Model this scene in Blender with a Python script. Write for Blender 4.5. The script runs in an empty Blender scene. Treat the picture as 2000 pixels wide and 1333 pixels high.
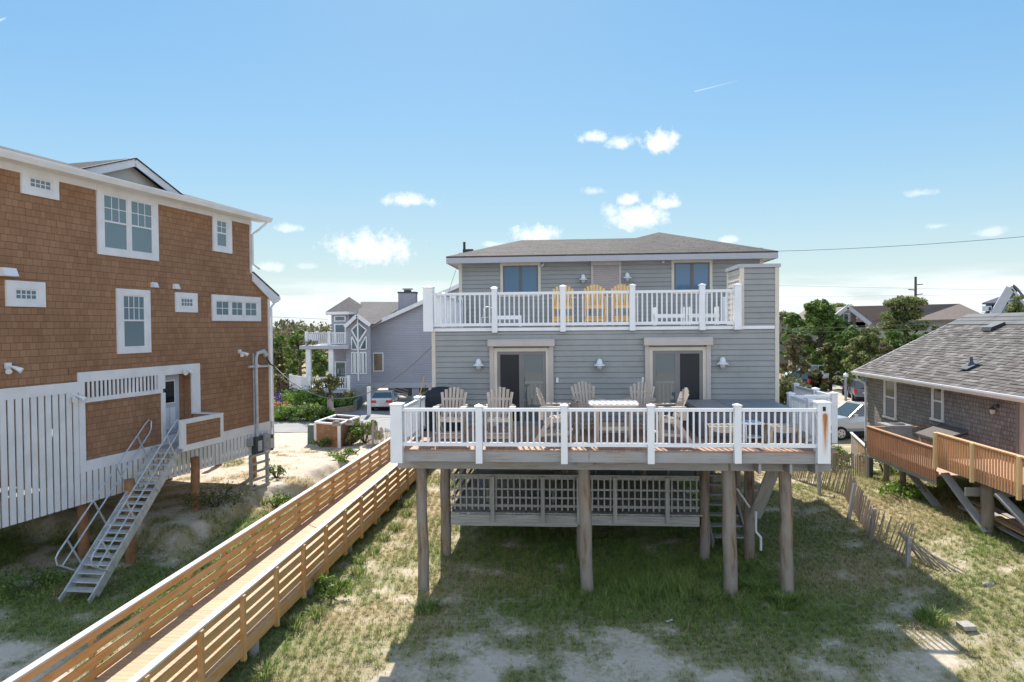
import bpy, bmesh, math, random
import numpy as np
from mathutils import Vector, Matrix

random.seed(7); rng = np.random.default_rng(11)
PI = math.pi; R = math.radians
SC = bpy.context.scene; COL = SC.collection
CZ = 6.6                                   # camera height over the yard

# ------------------------------------------------------------------ camera
cam = bpy.data.cameras.new('camera'); cam.lens = 24; cam.sensor_width = 36
cam.clip_start = 0.1; cam.clip_end = 6000
camo = bpy.data.objects.new('camera', cam); COL.objects.link(camo); SC.camera = camo
CM = Matrix.Rotation(R(90 - 1.2), 4, 'X') @ Matrix.Rotation(R(-0.5), 4, 'Z')
camo.matrix_world = Matrix.Translation((0, 0, CZ)) @ CM
CR = CM.to_3x3()

def ray(px, py):
    return CR @ Vector(((px - 1000) / 1333.3, -(py - 666.5) / 1333.3, -1))

class Frame:
    """a building's own axes: x to its right, y into its depth, turned about the camera's foot"""
    def __init__(s, deg): s.a = R(deg); s.c = math.cos(s.a); s.s = math.sin(s.a)
    def w(s, x, y, z=0): return Vector((x * s.c + y * s.s, -x * s.s + y * s.c, z))
    def l(s, v): return Vector((v[0] * s.c - v[1] * s.s, v[0] * s.s + v[1] * s.c, v[2]))
    def y(s, px, py, y):
        d = s.l(ray(px, py)); t = y / d.y; return (d.x * t, d.z * t + CZ)
    def x(s, px, py, x):
        d = s.l(ray(px, py)); t = x / d.x; return (d.y * t, d.z * t + CZ)
    def g(s, px, py, z=0.0):
        d = s.l(ray(px, py)); t = (z - CZ) / d.z; return (d.x * t, d.y * t)
W = Frame(0); M = Frame(4.5); L = Frame(14.7); H = Frame(3.9)

# ------------------------------------------------------------------ mesh builder
class MB:
    def __init__(s): s.V = []; s.F = []; s.UV = []; s.R = []
    def face(s, pts, rnd=0.5, uv=None, off=0.0):
        i = len(s.V); s.V += [tuple(p) for p in pts]; n = len(pts)
        s.F.append(tuple(range(i, i + n)))
        if uv is None:
            P = [Vector(p) for p in pts]
            nn = Vector((0, 0, 0))
            for k in range(n):
                a, b = P[k], P[(k + 1) % n]
                nn += Vector(((a.y - b.y) * (a.z + b.z), (a.z - b.z) * (a.x + b.x), (a.x - b.x) * (a.y + b.y)))
            if nn.length < 1e-12: nn = Vector((0, 0, 1))
            nn.normalize()
            if abs(nn.z) > .999: h = Vector((1, 0, 0)); v = Vector((0, 1, 0))
            else:
                h = Vector((0, 0, 1)).cross(nn).normalized(); v = nn.cross(h)
                if v.z < 0: v = -v
            uv = [(p.dot(h) + off, p.dot(v) + off) for p in P]
        s.UV += uv; s.R.append(rnd)
    def hexa(s, p, rnd=None, axis=0, L=(1, 1, 1)):
        """p: 8 corners index = ix + 2*iy + 4*iz ; uv runs along the longest axis"""
        if rnd is None: rnd = random.random()
        o = rnd * 37.0
        fs = [((0, 2, 3, 1), 0, 1, 2), ((4, 5, 7, 6), 0, 1, 2), ((0, 1, 5, 4), 0, 2, 1), ((2, 6, 7, 3), 0, 2, 1), ((0, 4, 6, 2), 1, 2, 0), ((1, 3, 7, 5), 1, 2, 0)]
        for idx, a, b, c in fs:
            if L[b] > L[a]: a, b = b, a
            uv = []
            for i in idx:
                q = ((i & 1), (i >> 1) & 1, (i >> 2) & 1)
                uv.append((q[a] * L[a] + o, q[b] * L[b] + o * .7 + c * .31))
            s.face([p[i] for i in idx], rnd, uv)
    def box(s, x0, x1, y0, y1, z0, z1, rnd=None):
        if x0 > x1: x0, x1 = x1, x0
        if y0 > y1: y0, y1 = y1, y0
        if z0 > z1: z0, z1 = z1, z0
        p = [((x0, x1)[i & 1], (y0, y1)[(i >> 1) & 1], (z0, z1)[(i >> 2) & 1]) for i in range(8)]
        s.hexa(p, rnd, 0, (x1 - x0, y1 - y0, z1 - z0))
    def bar(s, p, q, w, h, up=(0, 0, 1), rnd=None, w2=None, h2=None):
        p = Vector(p); q = Vector(q); d = (q - p); ln = d.length; d.normalize(); up = Vector(up)
        sd = d.cross(up)
        if sd.length < 1e-4: sd = d.cross(Vector((1, 0, 0)))
        sd.normalize(); u = sd.cross(d).normalized()
        w2 = w if w2 is None else w2; h2 = h if h2 is None else h2
        pts = []
        for i in range(8):
            a, b, c = (i & 1), (i >> 1) & 1, (i >> 2) & 1
            ww, hh = (w2, h2) if a else (w, h)
            pts.append((q if a else p) + sd * (ww * (b - .5)) + u * (hh * (c - .5)))
        s.hexa(pts, rnd, 0, (ln, w, h))
    def tube(s, pts, r, n=8, rnd=None, cap=True):
        if rnd is None: rnd = random.random()
        P = [Vector(p) for p in pts]; m = len(P)
        rr = r if hasattr(r, '__len__') else [r] * m
        rings = []; up = None; acc = 0; la = []
        for i in range(m):
            d = (P[min(i + 1, m - 1)] - P[max(i - 1, 0)]).normalized()
            if up is None: up = Vector((0, 0, 1)) if abs(d.z) < .9 else Vector((1, 0, 0))
            sd = d.cross(up).normalized(); u = sd.cross(d).normalized(); up = u
            if i: acc += (P[i] - P[i - 1]).length
            la.append(acc)
            rings.append([P[i] + (sd * math.cos(2 * PI * k / n) + u * math.sin(2 * PI * k / n)) * rr[i] for k in range(n)])
        o = rnd * 37; per = 2 * PI * max(rr)
        for i in range(m - 1):
            for k in range(n):
                k2 = (k + 1) % n
                s.face([rings[i][k], rings[i][k2], rings[i + 1][k2], rings[i + 1][k]], rnd,
                       [(la[i] + o, k / n * per + o), (la[i] + o, (k + 1) / n * per + o), (la[i + 1] + o, (k + 1) / n * per + o), (la[i + 1] + o, k / n * per + o)])
        if cap:
            s.face(rings[0][::-1], rnd); s.face(rings[-1], rnd)
    def cyl(s, x, y, z0, z1, r, r1=None, n=12, rnd=None):
        s.tube([(x, y, z0), (x, y, z1)], [r, r if r1 is None else r1], n, rnd)
    def lathe(s, prof, c=(0, 0, 0), n=14, rnd=.5):
        for (r0, z0), (r1, z1) in zip(prof, prof[1:]):
            for k in range(n):
                a, b = 2 * PI * k / n, 2 * PI * (k + 1) / n
                s.face([(c[0] + r0 * math.cos(a), c[1] + r0 * math.sin(a), c[2] + z0), (c[0] + r0 * math.cos(b), c[1] + r0 * math.sin(b), c[2] + z0),
                        (c[0] + r1 * math.cos(b), c[1] + r1 * math.sin(b), c[2] + z1), (c[0] + r1 * math.cos(a), c[1] + r1 * math.sin(a), c[2] + z1)], rnd)
    def prism(s, poly, axis, a0, a1, rnd=None):
        if rnd is None: rnd = random.random()
        f = {'x': lambda p, a: (a, p[0], p[1]), 'y': lambda p, a: (p[0], a, p[1]), 'z': lambda p, a: (p[0], p[1], a)}[axis]
        n = len(poly)
        s.face([f(p, a0) for p in poly], rnd); s.face([f(p, a1) for p in poly][::-1], rnd)
        for k in range(n):
            p, q = poly[k], poly[(k + 1) % n]
            s.face([f(p, a0), f(q, a0), f(q, a1), f(p, a1)], rnd)
    def slab(s, pts, t, rnd=.5, dirv=(0, 0, -1)):
        """planar polygon given thickness along dirv"""
        d = Vector(dirv) * t; lo = [Vector(p) + d for p in pts]; n = len(pts)
        s.face(pts, rnd); s.face(lo[::-1], rnd)
        for k in range(n): s.face([pts[k], pts[(k + 1) % n], lo[(k + 1) % n], lo[k]], rnd)
    def build(s, name, mat, parent=None, frame=W, base=None, smooth=False, clean=True):
        if parent is not None: b = Vector(BASE[parent.name]); 
        else: b = Vector(base if base is not None else (0, 0, 0))
        me = bpy.data.meshes.new(name)
        V = np.array(s.V, dtype=np.float64).reshape(-1, 3) - np.array(b)
        me.from_pydata(V.tolist(), [], s.F)
        uv = me.uv_layers.new(name='UVMap'); uv.data.foreach_set('uv', np.array(s.UV, dtype=np.float32).ravel())
        at = me.attributes.new('rnd', 'FLOAT', 'FACE'); at.data.foreach_set('value', np.array(s.R, dtype=np.float32))
        if clean and len(s.F) < 60000:
            bm = bmesh.new(); bm.from_mesh(me)
            bmesh.ops.remove_doubles(bm, verts=bm.verts, dist=1e-5)
            bmesh.ops.recalc_face_normals(bm, faces=bm.faces); bm.to_mesh(me); bm.free()
        if smooth: me.polygons.foreach_set('use_smooth', [True] * len(me.polygons))
        me.materials.append(MAT[mat] if isinstance(mat, str) else mat)
        o = bpy.data.objects.new(name, me); COL.objects.link(o)
        if parent is not None: o.parent = parent
        else:
            o.location = frame.w(*b); o.rotation_euler = (0, 0, -frame.a)
        BASE[o.name] = tuple(b)
        return o
BASE = {}; MAT = {}

def tag(o, label, cat, group=None, kind=None):
    if label: o['label'] = label
    if cat: o['category'] = cat
    if group: o['group'] = group
    if kind: o['kind'] = kind
    return o
def thing(name, label, cat, base=(0, 0, 0), frame=W, group=None):
    o = bpy.data.objects.new(name, None); COL.objects.link(o); o.empty_display_size = .3
    o.location = frame.w(*base); o.rotation_euler = (0, 0, -frame.a); BASE[o.name] = tuple(base)
    return tag(o, label, cat, group)
KIDS = {}
def copy_tree(o, parent=None):
    c = o.copy(); COL.objects.link(c); BASE[c.name] = BASE.get(o.name, (0, 0, 0))
    c.parent = parent
    for ch in [x for x in list(bpy.data.objects) if x.parent == o]: copy_tree(ch, c)
    return c
def place(o, frame, x, y, z, rot=0, sc=None, label=None, group=None):
    o.location = frame.w(x, y, z); o.rotation_euler = (0, 0, -frame.a + rot)
    if sc: o.scale = (sc, sc, sc) if not hasattr(sc, '__len__') else sc
    if label: o['label'] = label
    if group: o['group'] = group
    return o

# ------------------------------------------------------------------ numpy noise
TAB = rng.random((256, 256))
def vn(x, y):
    xi = np.floor(x).astype(int); yi = np.floor(y).astype(int); fx = x - xi; fy = y - yi
    fx = fx * fx * (3 - 2 * fx); fy = fy * fy * (3 - 2 * fy)
    a = TAB[xi & 255, yi & 255]; b = TAB[(xi + 1) & 255, yi & 255]; c = TAB[xi & 255, (yi + 1) & 255]; d = TAB[(xi + 1) & 255, (yi + 1) & 255]
    return (a * (1 - fx) + b * fx) * (1 - fy) + (c * (1 - fx) + d * fx) * fy
def fbm(x, y, o=4):
    t = 0; a = .5; n = 0
    for i in range(o):
        t = t + a * vn(x * 2 ** i + 17.3 * i, y * 2 ** i + 9.1 * i); n += a; a *= .5
    return t / n
def ss(x): x = np.clip(x, 0, 1); return x * x * (3 - 2 * x)
def ell(x, y, cx, cy, rx, ry): return np.clip(1 - np.sqrt(((x - cx) / rx) ** 2 + ((y - cy) / ry) ** 2), 0, 1)

# ------------------------------------------------------------------ materials
class N:
    def __init__(s, name):
        s.m = bpy.data.materials.new(name); s.m.use_nodes = True; s.t = s.m.node_tree; s.n = s.t.nodes; s.l = s.t.links
        s.b = s.n['Principled BSDF']; MAT[name] = s.m
    def new(s, t, **k):
        n = s.n.new(t)
        for a, b in k.items():
            if hasattr(n, a): setattr(n, a, b)
            else: n.inputs[a.replace('_', ' ')].default_value = b
        return n
    def set(s, inp, v): s.b.inputs[inp].default_value = v
    def lk(s, a, b): s.l.new(a, b)
    def uv(s, sx=1, sy=1):
        u = s.new('ShaderNodeUVMap'); m = s.new('ShaderNodeMapping'); m.inputs['Scale'].default_value = (sx, sy, 1)
        s.lk(u.outputs[0], m.inputs[0]); return m.outputs[0]
    def obj(s, sx=1, sy=1, sz=1):
        u = s.new('ShaderNodeTexCoord'); m = s.new('ShaderNodeMapping'); m.inputs['Scale'].default_value = (sx, sy, sz)
        s.lk(u.outputs['Object'], m.inputs[0]); return m.outputs[0]
    def noise(s, vec, sc, det=4, ro=.55):
        n = s.new('ShaderNodeTexNoise'); n.inputs['Scale'].default_value = sc; n.inputs['Detail'].default_value = det; n.inputs['Roughness'].default_value = ro
        s.lk(vec, n.inputs['Vector']); return n.outputs['Fac']
    def attr(s, name='rnd'):
        a = s.new('ShaderNodeAttribute'); a.attribute_name = name; return a.outputs['Fac']
    def ramp(s, fac, *st):
        r = s.new('ShaderNodeValToRGB'); e = r.color_ramp.elements
        while len(e) < len(st): e.new(.5)
        for k, (p, c) in enumerate(st): e[k].position = p; e[k].color = (*c, 1) if len(c) == 3 else c
        s.lk(fac, r.inputs[0]); return r.outputs[0]
    def math(s, op, a, b=None, c=None, clamp=False):
        m = s.new('ShaderNodeMath'); m.operation = op; m.use_clamp = clamp
        for i, v in enumerate((a, b, c)):
            if v is None: continue
            if isinstance(v, (int, float)): m.inputs[i].default_value = v
            else: s.lk(v, m.inputs[i])
        return m.outputs[0]
    def mix(s, fac, a, b, mode='MIX'):
        m = s.new('ShaderNodeMix'); m.data_type = 'RGBA'; m.blend_type = mode
        for i, v in ((0, fac), (6, a), (7, b)):
            if isinstance(v, (int, float)): m.inputs[i].default_value = v
            elif isinstance(v, tuple): m.inputs[i].default_value = (*v, 1) if len(v) == 3 else v
            else: s.lk(v, m.inputs[i])
        return m.outputs[2]
    def bump(s, h, st=.3, dist=.01, prev=None):
        b = s.new('ShaderNodeBump'); b.inputs['Strength'].default_value = st; b.inputs['Distance'].default_value = dist
        s.lk(h, b.inputs['Height']); s.lk(b.outputs[0], s.b.inputs['Normal']); return b.outputs[0]
    def col(s, c): s.lk(c, s.b.inputs['Base Color'])

def m_plain(name, c, rough=.5, var=.12, sc=3, metal=0, dirt=None, spec=None):
    n = N(name); v = n.obj(); f = n.noise(v, sc, 5); c = tuple(c)
    d = tuple(x * (1 - var * 2) for x in c) if dirt is None else dirt
    a = n.ramp(f, (.3, d), (.65, c)); r = n.attr()
    a = n.mix(n.math('MULTIPLY', r, var), a, tuple(x * .6 for x in c)); n.col(a)
    n.set('Roughness', rough); n.set('Metallic', metal)
    if spec is not None: n.set('Specular IOR Level', spec)
    return n
def m_wood(name, c1, c2, c3=None, rough=.75, rv=.5, knots=True, gy=30, silver=None):
    """c1 dark grain, c2 light grain; rnd shifts each board"""
    n = N(name); v = n.uv(1.3, gy); g = n.noise(v, 1.0, 6, .65); v2 = n.uv(.8, 2.5); g2 = n.noise(v2, 1.2, 4)
    a = n.ramp(g, (.32, c1), (.62, c2)); r = n.attr()
    a = n.mix(n.math('MULTIPLY', r, rv), a, c3 or tuple(x * .55 for x in c2))
    if silver: a = n.mix(n.ramp(g2, (.42, (0, 0, 0)), (.62, (1, 1, 1))), a, silver)
    if knots:
        vo = n.new('ShaderNodeTexVoronoi'); vo.inputs['Scale'].default_value = 1.0; n.lk(n.uv(2.2, 9), vo.inputs['Vector'])
        k = n.ramp(vo.outputs['Distance'], (.0, (1, 1, 1)), (.07, (0, 0, 0)))
        a = n.mix(k, a, tuple(x * .35 for x in c1))
    n.col(a); n.set('Roughness', rough); n.bump(g, .35, .006); return n
def m_brick(name, cols, w, h, mortar, gap=.006, rough=.85, bumpd=.012, rv=.9, off=.5, noise_amt=.35, vert=True, squash=1.0):
    n = N(name); v = n.uv()
    # pieces of uneven width: slide each course along itself by a noise of its own
    sp = n.new('ShaderNodeSeparateXYZ'); n.lk(v, sp.inputs[0]); rw = n.math('FLOOR', n.math('DIVIDE', sp.outputs[1], h)); cj = n.new('ShaderNodeCombineXYZ')
    n.lk(n.math('MULTIPLY', sp.outputs[0], 1.9), cj.inputs[0]); n.lk(n.math('MULTIPLY', rw, 7.31), cj.inputs[1]); jn = n.noise(cj.outputs[0], 1.0, 1)
    cu = n.new('ShaderNodeCombineXYZ'); n.lk(n.math('ADD', sp.outputs[0], n.math('MULTIPLY', jn, w * 2.2)), cu.inputs[0]); n.lk(sp.outputs[1], cu.inputs[1]); v = cu.outputs[0]
    b = n.new('ShaderNodeTexBrick'); b.offset = off; b.squash = squash; b.squash_frequency = 3
    b.inputs['Scale'].default_value = 1; b.inputs['Brick Width'].default_value = w; b.inputs['Row Height'].default_value = h
    b.inputs['Mortar Size'].default_value = gap; b.inputs['Mortar Smooth'].default_value = .2; b.inputs['Bias'].default_value = 0
    b.inputs['Color1'].default_value = (0, 0, 0, 1); b.inputs['Color2'].default_value = (1, 1, 1, 1); b.inputs['Mortar'].default_value = (.5, .5, .5, 1)
    n.lk(v, b.inputs['Vector'])
    a = n.ramp(b.outputs['Color'], *[(i / (len(cols) - 1), c) for i, c in enumerate(cols)])
    st = n.noise(n.uv(60, 3) if vert else n.uv(2.2, 12), 1, 5, .7); big = n.noise(n.uv(.5, .5), 1, 4)
    a = n.mix(noise_amt, a, n.ramp(st, (.3, tuple(x * .5 for x in cols[0])), (.7, cols[-1])))
    a = n.mix(.35, a, n.ramp(big, (.3, tuple(x * .72 for x in cols[0])), (.7, cols[-1])))
    a = n.mix(b.outputs['Fac'], a, mortar); n.col(a); n.set('Roughness', rough); n.set('Specular IOR Level', .12)
    # each course tilts out towards its foot
    sx = n.new('ShaderNodeSeparateXYZ'); n.lk(v, sx.inputs[0])
    fr = n.math('FRACT', n.math('DIVIDE', sx.outputs[1], h)); hh = n.math('SUBTRACT', 1.0, fr)
    hh = n.math('ADD', hh, n.math('MULTIPLY', b.outputs['Color'], .35)); hh = n.math('SUBTRACT', hh, n.math('MULTIPLY', b.outputs['Fac'], .8))
    n.bump(hh, .9, bumpd); return n

m_plain('siding', (.318, .328, .322), .55, .16, 1.3, dirt=(.27, .276, .27))
m_plain('cream_trim', (.66, .60, .50), .5, .06, 3)
m_plain('tan_metal', (.50, .45, .41), .4, .04, 3)
m_plain('tan_shutter', (.42, .375, .36), .45, .04, 3)
m_plain('bronze', (.12, .11, .11), .35, .05, 3)
m_plain('vinyl', (.80, .81, .83), .35, .03, 2, dirt=(.74, .75, .77))
m_plain('white_paint', (.78, .78, .80), .45, .04, 2, dirt=(.68, .68, .69))
m_plain('gable_panel', (.62, .60, .56), .6, .04, 2)
m_plain('fascia', (.42, .43, .47), .45, .04, 2)
m_plain('lamp_metal', (.70, .73, .78), .3, .02, 2)
m_plain('lamp_glass', (.55, .55, .50), .15, .02, 2)
m_plain('galvanised', (.62, .65, .68), .42, .15, 6, metal=.35)
m_plain('grey_box', (.36, .37, .38), .5, .12, 6)
m_plain('cable', (.22, .22, .22), .6, .05, 3)
m_plain('black_pipe', (.03, .03, .035), .5, .05, 3)
m_plain('grill_cover', (.018, .022, .035), .75, .2, 6)
m_plain('yellow_wood', (.80, .50, .17), .5, .10, 5)
m_plain('broom_handle', (.75, .42, .08), .45, .05, 4)
m_plain('table_top', (.74, .68, .64), .45, .03, 4)
m_plain('tub_cover', (.25, .265, .28), .55, .08, 3)
m_plain('tub_side', (.15, .16, .19), .5, .08, 3)
m_plain('dark_and_shade', (.06, .075, .08), .7, .1, 3)  # dark surfaces, and the shade painted into the balcony gap
m_plain('teal_wall', (.16, .19, .19), .7, .1, 3)
m_plain('door_paint', (.48, .52, .57), .4, .04, 3)
m_plain('pile_tan', (.42, .22, .11), .85, .25, 3)
m_plain('concrete', (.44, .41, .37), .9, .2, 8)
m_plain('stone', (.40, .36, .32), .9, .3, 5)
m_plain('chalk_pink', (.50, .40, .38), .85, .15, 8)
m_plain('utility_green', (.10, .15, .12), .6, .1, 4)
m_plain('tyre', (.02, .02, .022), .85, .1, 8)
m_plain('wheel_rim', (.55, .55, .56), .3, .05, 4, metal=.6)
m_plain('paint_silver', (.50, .51, .53), .25, .02, 2, metal=.3)
m_plain('paint_white', (.78, .79, .80), .25, .02, 2)
m_plain('paint_black', (.018, .02, .022), .2, .02, 2)
m_plain('paint_blue', (.025, .04, .30), .2, .02, 2)
m_plain('paint_grey', (.20, .21, .23), .25, .02, 2, metal=.3)
m_plain('red_lens', (.55, .02, .02), .2, .02, 2)
m_plain('plate', (.55, .56, .55), .5, .02, 2)
m_plain('osb', (.42, .26, .12), .85, .3, 30)
m_plain('blue_shingle', (.20, .27, .36), .8, .12, 3)
m_plain('far_wall', (.36, .36, .34), .8, .08, 2)
m_plain('far_roof', (.20, .15, .125), .9, .12, 3)
m_plain('dark_roof', (.10, .11, .13), .9, .1, 3)
m_plain('wood_pole', (.13, .11, .10), .9, .15, 4)
m_plain('purple_flower', (.30, .20, .42), .8, .2, 20)
m_plain('orange_flower', (.60, .36, .14), .8, .2, 20)
m_plain('bark', (.11, .085, .065), .95, .3, 8)
m_plain('ac_metal', (.30, .31, .33), .5, .1, 8)
m_plain('blue_pad', (.20, .32, .50), .6, .1, 5)

def m_glass(name, c, rough=.03, spec=.9):
    n = N(name); n.set('Base Color', (*c, 1)); n.set('Roughness', rough); n.set('Specular IOR Level', spec)
    f = n.noise(n.obj(1, 1, .6), 1.2, 2); n.bump(f, .04, .02); return n
m_glass('glass', (.05, .10, .12)); m_glass('glass_blue', (.045, .13, .23), .08, .8); m_glass('glass_dark', (.012, .018, .024), .05, .45); m_glass('door_glass', (.08, .11, .12), .03, 1.0); m_glass('screen', (.012, .015, .02), .35, .35)
m_glass('glass_shade', (.16, .23, .26), .06, .7); m_glass('car_glass', (.03, .05, .06), .03, 1.0)
# blinds seen through a pane: pale slats with dark gaps
n = N('blinds'); sx = n.new('ShaderNodeSeparateXYZ'); n.lk(n.uv(), sx.inputs[0])
fr = n.math('FRACT', n.math('DIVIDE', sx.outputs[1], .05)); a = n.ramp(fr, (.0, (.03, .035, .04)), (.3, (.06, .07, .08)), (.6, (.14, .17, .19)), (1, (.16, .19, .21)))
n.col(a); n.set('Roughness', .04); n.set('Specular IOR Level', 1.0); n.set('Specular IOR Level', .7)

m_wood('weathered', (.20, .175, .155), (.44, .41, .38), None, .9, .35, silver=(.34, .345, .35))
m_wood('pile_wood', (.09, .06, .04), (.34, .255, .185), None, .9, .15, gy=10, silver=(.27, .245, .215))
m_wood('old_lattice', (.24, .23, .21), (.50, .49, .46), None, .9, .35)
m_wood('walk_wood', (.36, .175, .05), (.58, .315, .115), (.50, .31, .11), .7, .45, silver=(.52, .34, .17))
m_wood('walk_cap', (.42, .39, .36), (.62, .59, .56), (.55, .52, .50), .7, .4)
m_wood('walk_deck', (.42, .27, .14), (.66, .46, .28), (.42, .29, .19), .75, .6)
m_wood('deck_wood', (.27, .145, .085), (.50, .285, .18), (.30, .18, .13), .75, .6)
m_wood('chair_wood', (.33, .26, .20), (.56, .47, .39), (.36, .31, .27), .75, .3)
m_wood('bench_wood', (.32, .26, .19), (.52, .46, .36), (.42, .37, .29), .75, .3)
m_wood('red_rail', (.30, .14, .07), (.52, .29, .16), (.40, .22, .13), .75, .5)
m_wood('new_rail', (.52, .27, .12), (.76, .44, .22), (.60, .32, .16), .7, .4)
m_wood('new_post', (.55, .38, .17), (.74, .55, .29), (.6, .42, .2), .7, .3)
m_wood('red_deck', (.50, .27, .18), (.66, .42, .30), None, .8, .3)
m_wood('slat_wood', (.20, .155, .12), (.42, .35, .30), (.26, .2, .16), .95, .6, knots=False)

m_brick('cedar', [(.27, .145, .082), (.31, .17, .098), (.34, .19, .112), (.40, .232, .14)], .185, .18, (.155, .08, .05), .004, noise_amt=.22, bumpd=.008)
m_brick('grey_shingle', [(.15, .14, .135), (.23, .21, .20), (.32, .295, .275), (.42, .39, .36)], .15, .14, (.05, .05, .05), .006, noise_amt=.55)
m_brick('roof_main', [(.06, .05, .046), (.11, .094, .088), (.16, .14, .132), (.095, .085, .08)], .34, .15, (.03, .028, .028), .008, noise_amt=.5, vert=False, bumpd=.02)
m_brick('roof_shake', [(.14, .12, .11), (.24, .21, .20), (.33, .30, .285), (.46, .43, .41)], .42, .27, (.05, .045, .04), .012, bumpd=.03, noise_amt=.25)
m_brick('roof_grey', [(.15, .15, .15), (.18, .18, .18), (.21, .21, .21)], 3, 1.0, (.12, .12, .12), .02, noise_amt=.2, vert=False)
m_brick('roof_bg', [(.13, .12, .12), (.17, .155, .15), (.20, .18, .175)], .35, .16, (.12, .11, .11), .008, noise_amt=.25, vert=False)
m_brick('siding_lilac', [(.37, .37, .41), (.39, .39, .435), (.41, .41, .455)], 2.6, .155, (.27, .27, .31), .012, noise_amt=.08, vert=False)  # darker course lines paint in the shadow under each lap board
m_brick('block_wall', [(.30, .20, .15), (.42, .30, .22), (.5, .38, .28)], .4, .15, (.15, .12, .10), .01)

# rust streak on a vinyl post: iron stain of its own shape
n = N('vinyl_rust'); g = n.new('ShaderNodeTexCoord'); sx = n.new('ShaderNodeSeparateXYZ'); n.lk(g.outputs['Object'], sx.inputs[0])
RUSTN = n

# foliage
def m_leaf(name, d, l, dry=None, rough=.6, trans=.25):
    n = N(name); r = n.attr(); v = n.obj(); f = n.noise(v, .5, 3)
    mid = tuple((a + b) / 2 for a, b in zip(d, l)); a = n.ramp(r, (0, d), (.55, mid), (1, l))
    if dry: a = n.mix(n.ramp(f, (.5, (0, 0, 0)), (.72, (1, 1, 1))), a, dry)
    n.col(a); n.set('Roughness', rough); n.set('Specular IOR Level', .25)
    tr = n.new('ShaderNodeBsdfTranslucent'); n.lk(a, tr.inputs[0]); mx = n.new('ShaderNodeMixShader'); mx.inputs[0].default_value = trans
    n.lk(n.b.outputs[0], mx.inputs[1]); n.lk(tr.outputs[0], mx.inputs[2]); n.lk(mx.outputs[0], n.n['Material Output'].inputs[0]); return n
m_leaf('leaf_cedar', (.055, .105, .025), (.25, .35, .085), trans=.4); m_leaf('leaf_pine', (.09, .12, .04), (.34, .36, .13), trans=.4)
m_leaf('leaf_olive', (.06, .07, .02), (.22, .22, .08)); m_leaf('leaf_bright', (.06, .14, .015), (.26, .38, .06))
m_leaf('leaf_tan', (.10, .09, .045), (.30, .26, .13), trans=.35); m_leaf('leaf_wood', (.07, .08, .035), (.20, .20, .095), (.20, .165, .095), trans=.35)
n = m_leaf('grass_blade', (.10, .165, .03), (.25, .32, .08), None, .7, .35)
n.n.clear(); n = N('grass_blade')
r = n.attr(); dr = n.attr('dry'); a = n.ramp(r, (0, (.11, .19, .045)), (1, (.27, .36, .10))); b = n.ramp(r, (0, (.38, .31, .16)), (1, (.56, .47, .28)))
a = n.mix(dr, a, b); n.col(a); n.set('Roughness', .7); n.set('Specular IOR Level', .2)
tr = n.new('ShaderNodeBsdfTranslucent'); n.lk(a, tr.inputs[0]); mx = n.new('ShaderNodeMixShader'); mx.inputs[0].default_value = .35
n.lk(n.b.outputs[0], mx.inputs[1]); n.lk(tr.outputs[0], mx.inputs[2]); n.lk(mx.outputs[0], n.n['Material Output'].inputs[0])
# ground: sand with low cover, driven by attributes made with the mesh
n = N('ground'); v = n.obj(); cv = n.attr('cover'); dr = n.attr('dry')
s1 = n.noise(v, 9, 6); s2 = n.noise(v, 1.2, 5); fine = n.noise(v, 60, 3)
sand = n.ramp(s2, (.3, (.46, .385, .30)), (.7, (.62, .54, .44))); sand = n.mix(.4, sand, n.ramp(fine, (.3, (.40, .33, .25)), (.7, (.66, .58, .48))))
gr = n.ramp(s1, (.3, (.11, .135, .055)), (.7, (.24, .26, .115))); dd = n.ramp(s1, (.3, (.28, .215, .12)), (.7, (.48, .39, .24)))
gr = n.mix(dr, gr, dd)
k = n.math('ADD', cv, n.math('MULTIPLY', n.math('SUBTRACT', s1, .5), 1.1)); k = n.ramp(k, (.2, (0, 0, 0)), (.62, (1, 1, 1)))
n.col(n.mix(k, sand, gr)); n.set('Roughness', .95); n.set('Specular IOR Level', .1); n.bump(s1, .5, .04)
n = N('asphalt'); v = n.obj(); f = n.noise(v, .6, 6); g = n.noise(v, 40, 3)
n.col(n.mix(.3, n.ramp(f, (.3, (.20, .195, .19)), (.7, (.34, .325, .30))), n.ramp(g, (.3, (.15, .15, .15)), (.7, (.4, .39, .37))))); n.set('Roughness', .9)
n = N('gravel'); v = n.obj(); f = n.noise(v, .5, 6)
n.col(n.ramp(f, (.3, (.36, .31, .25)), (.7, (.52, .46, .38)))); n.set('Roughness', .95)

n = N('shake_tile'); r = n.attr(); f = n.noise(n.uv(2, 30), 1, 5); f2 = n.noise(n.uv(.6, .6), 1, 4)
a = n.ramp(r, (0, (.07, .06, .055)), (.3, (.12, .105, .10)), (.7, (.18, .165, .155)), (1, (.30, .285, .27))); a = n.mix(.3, a, n.ramp(f, (.3, (.05, .045, .04)), (.7, (.26, .24, .23)))); a = n.mix(.2, a, n.ramp(f2, (.35, (.11, .08, .065)), (.7, (.24, .23, .22)))); n.col(a); n.set('Roughness', .9); n.set('Specular IOR Level', .12)
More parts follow.
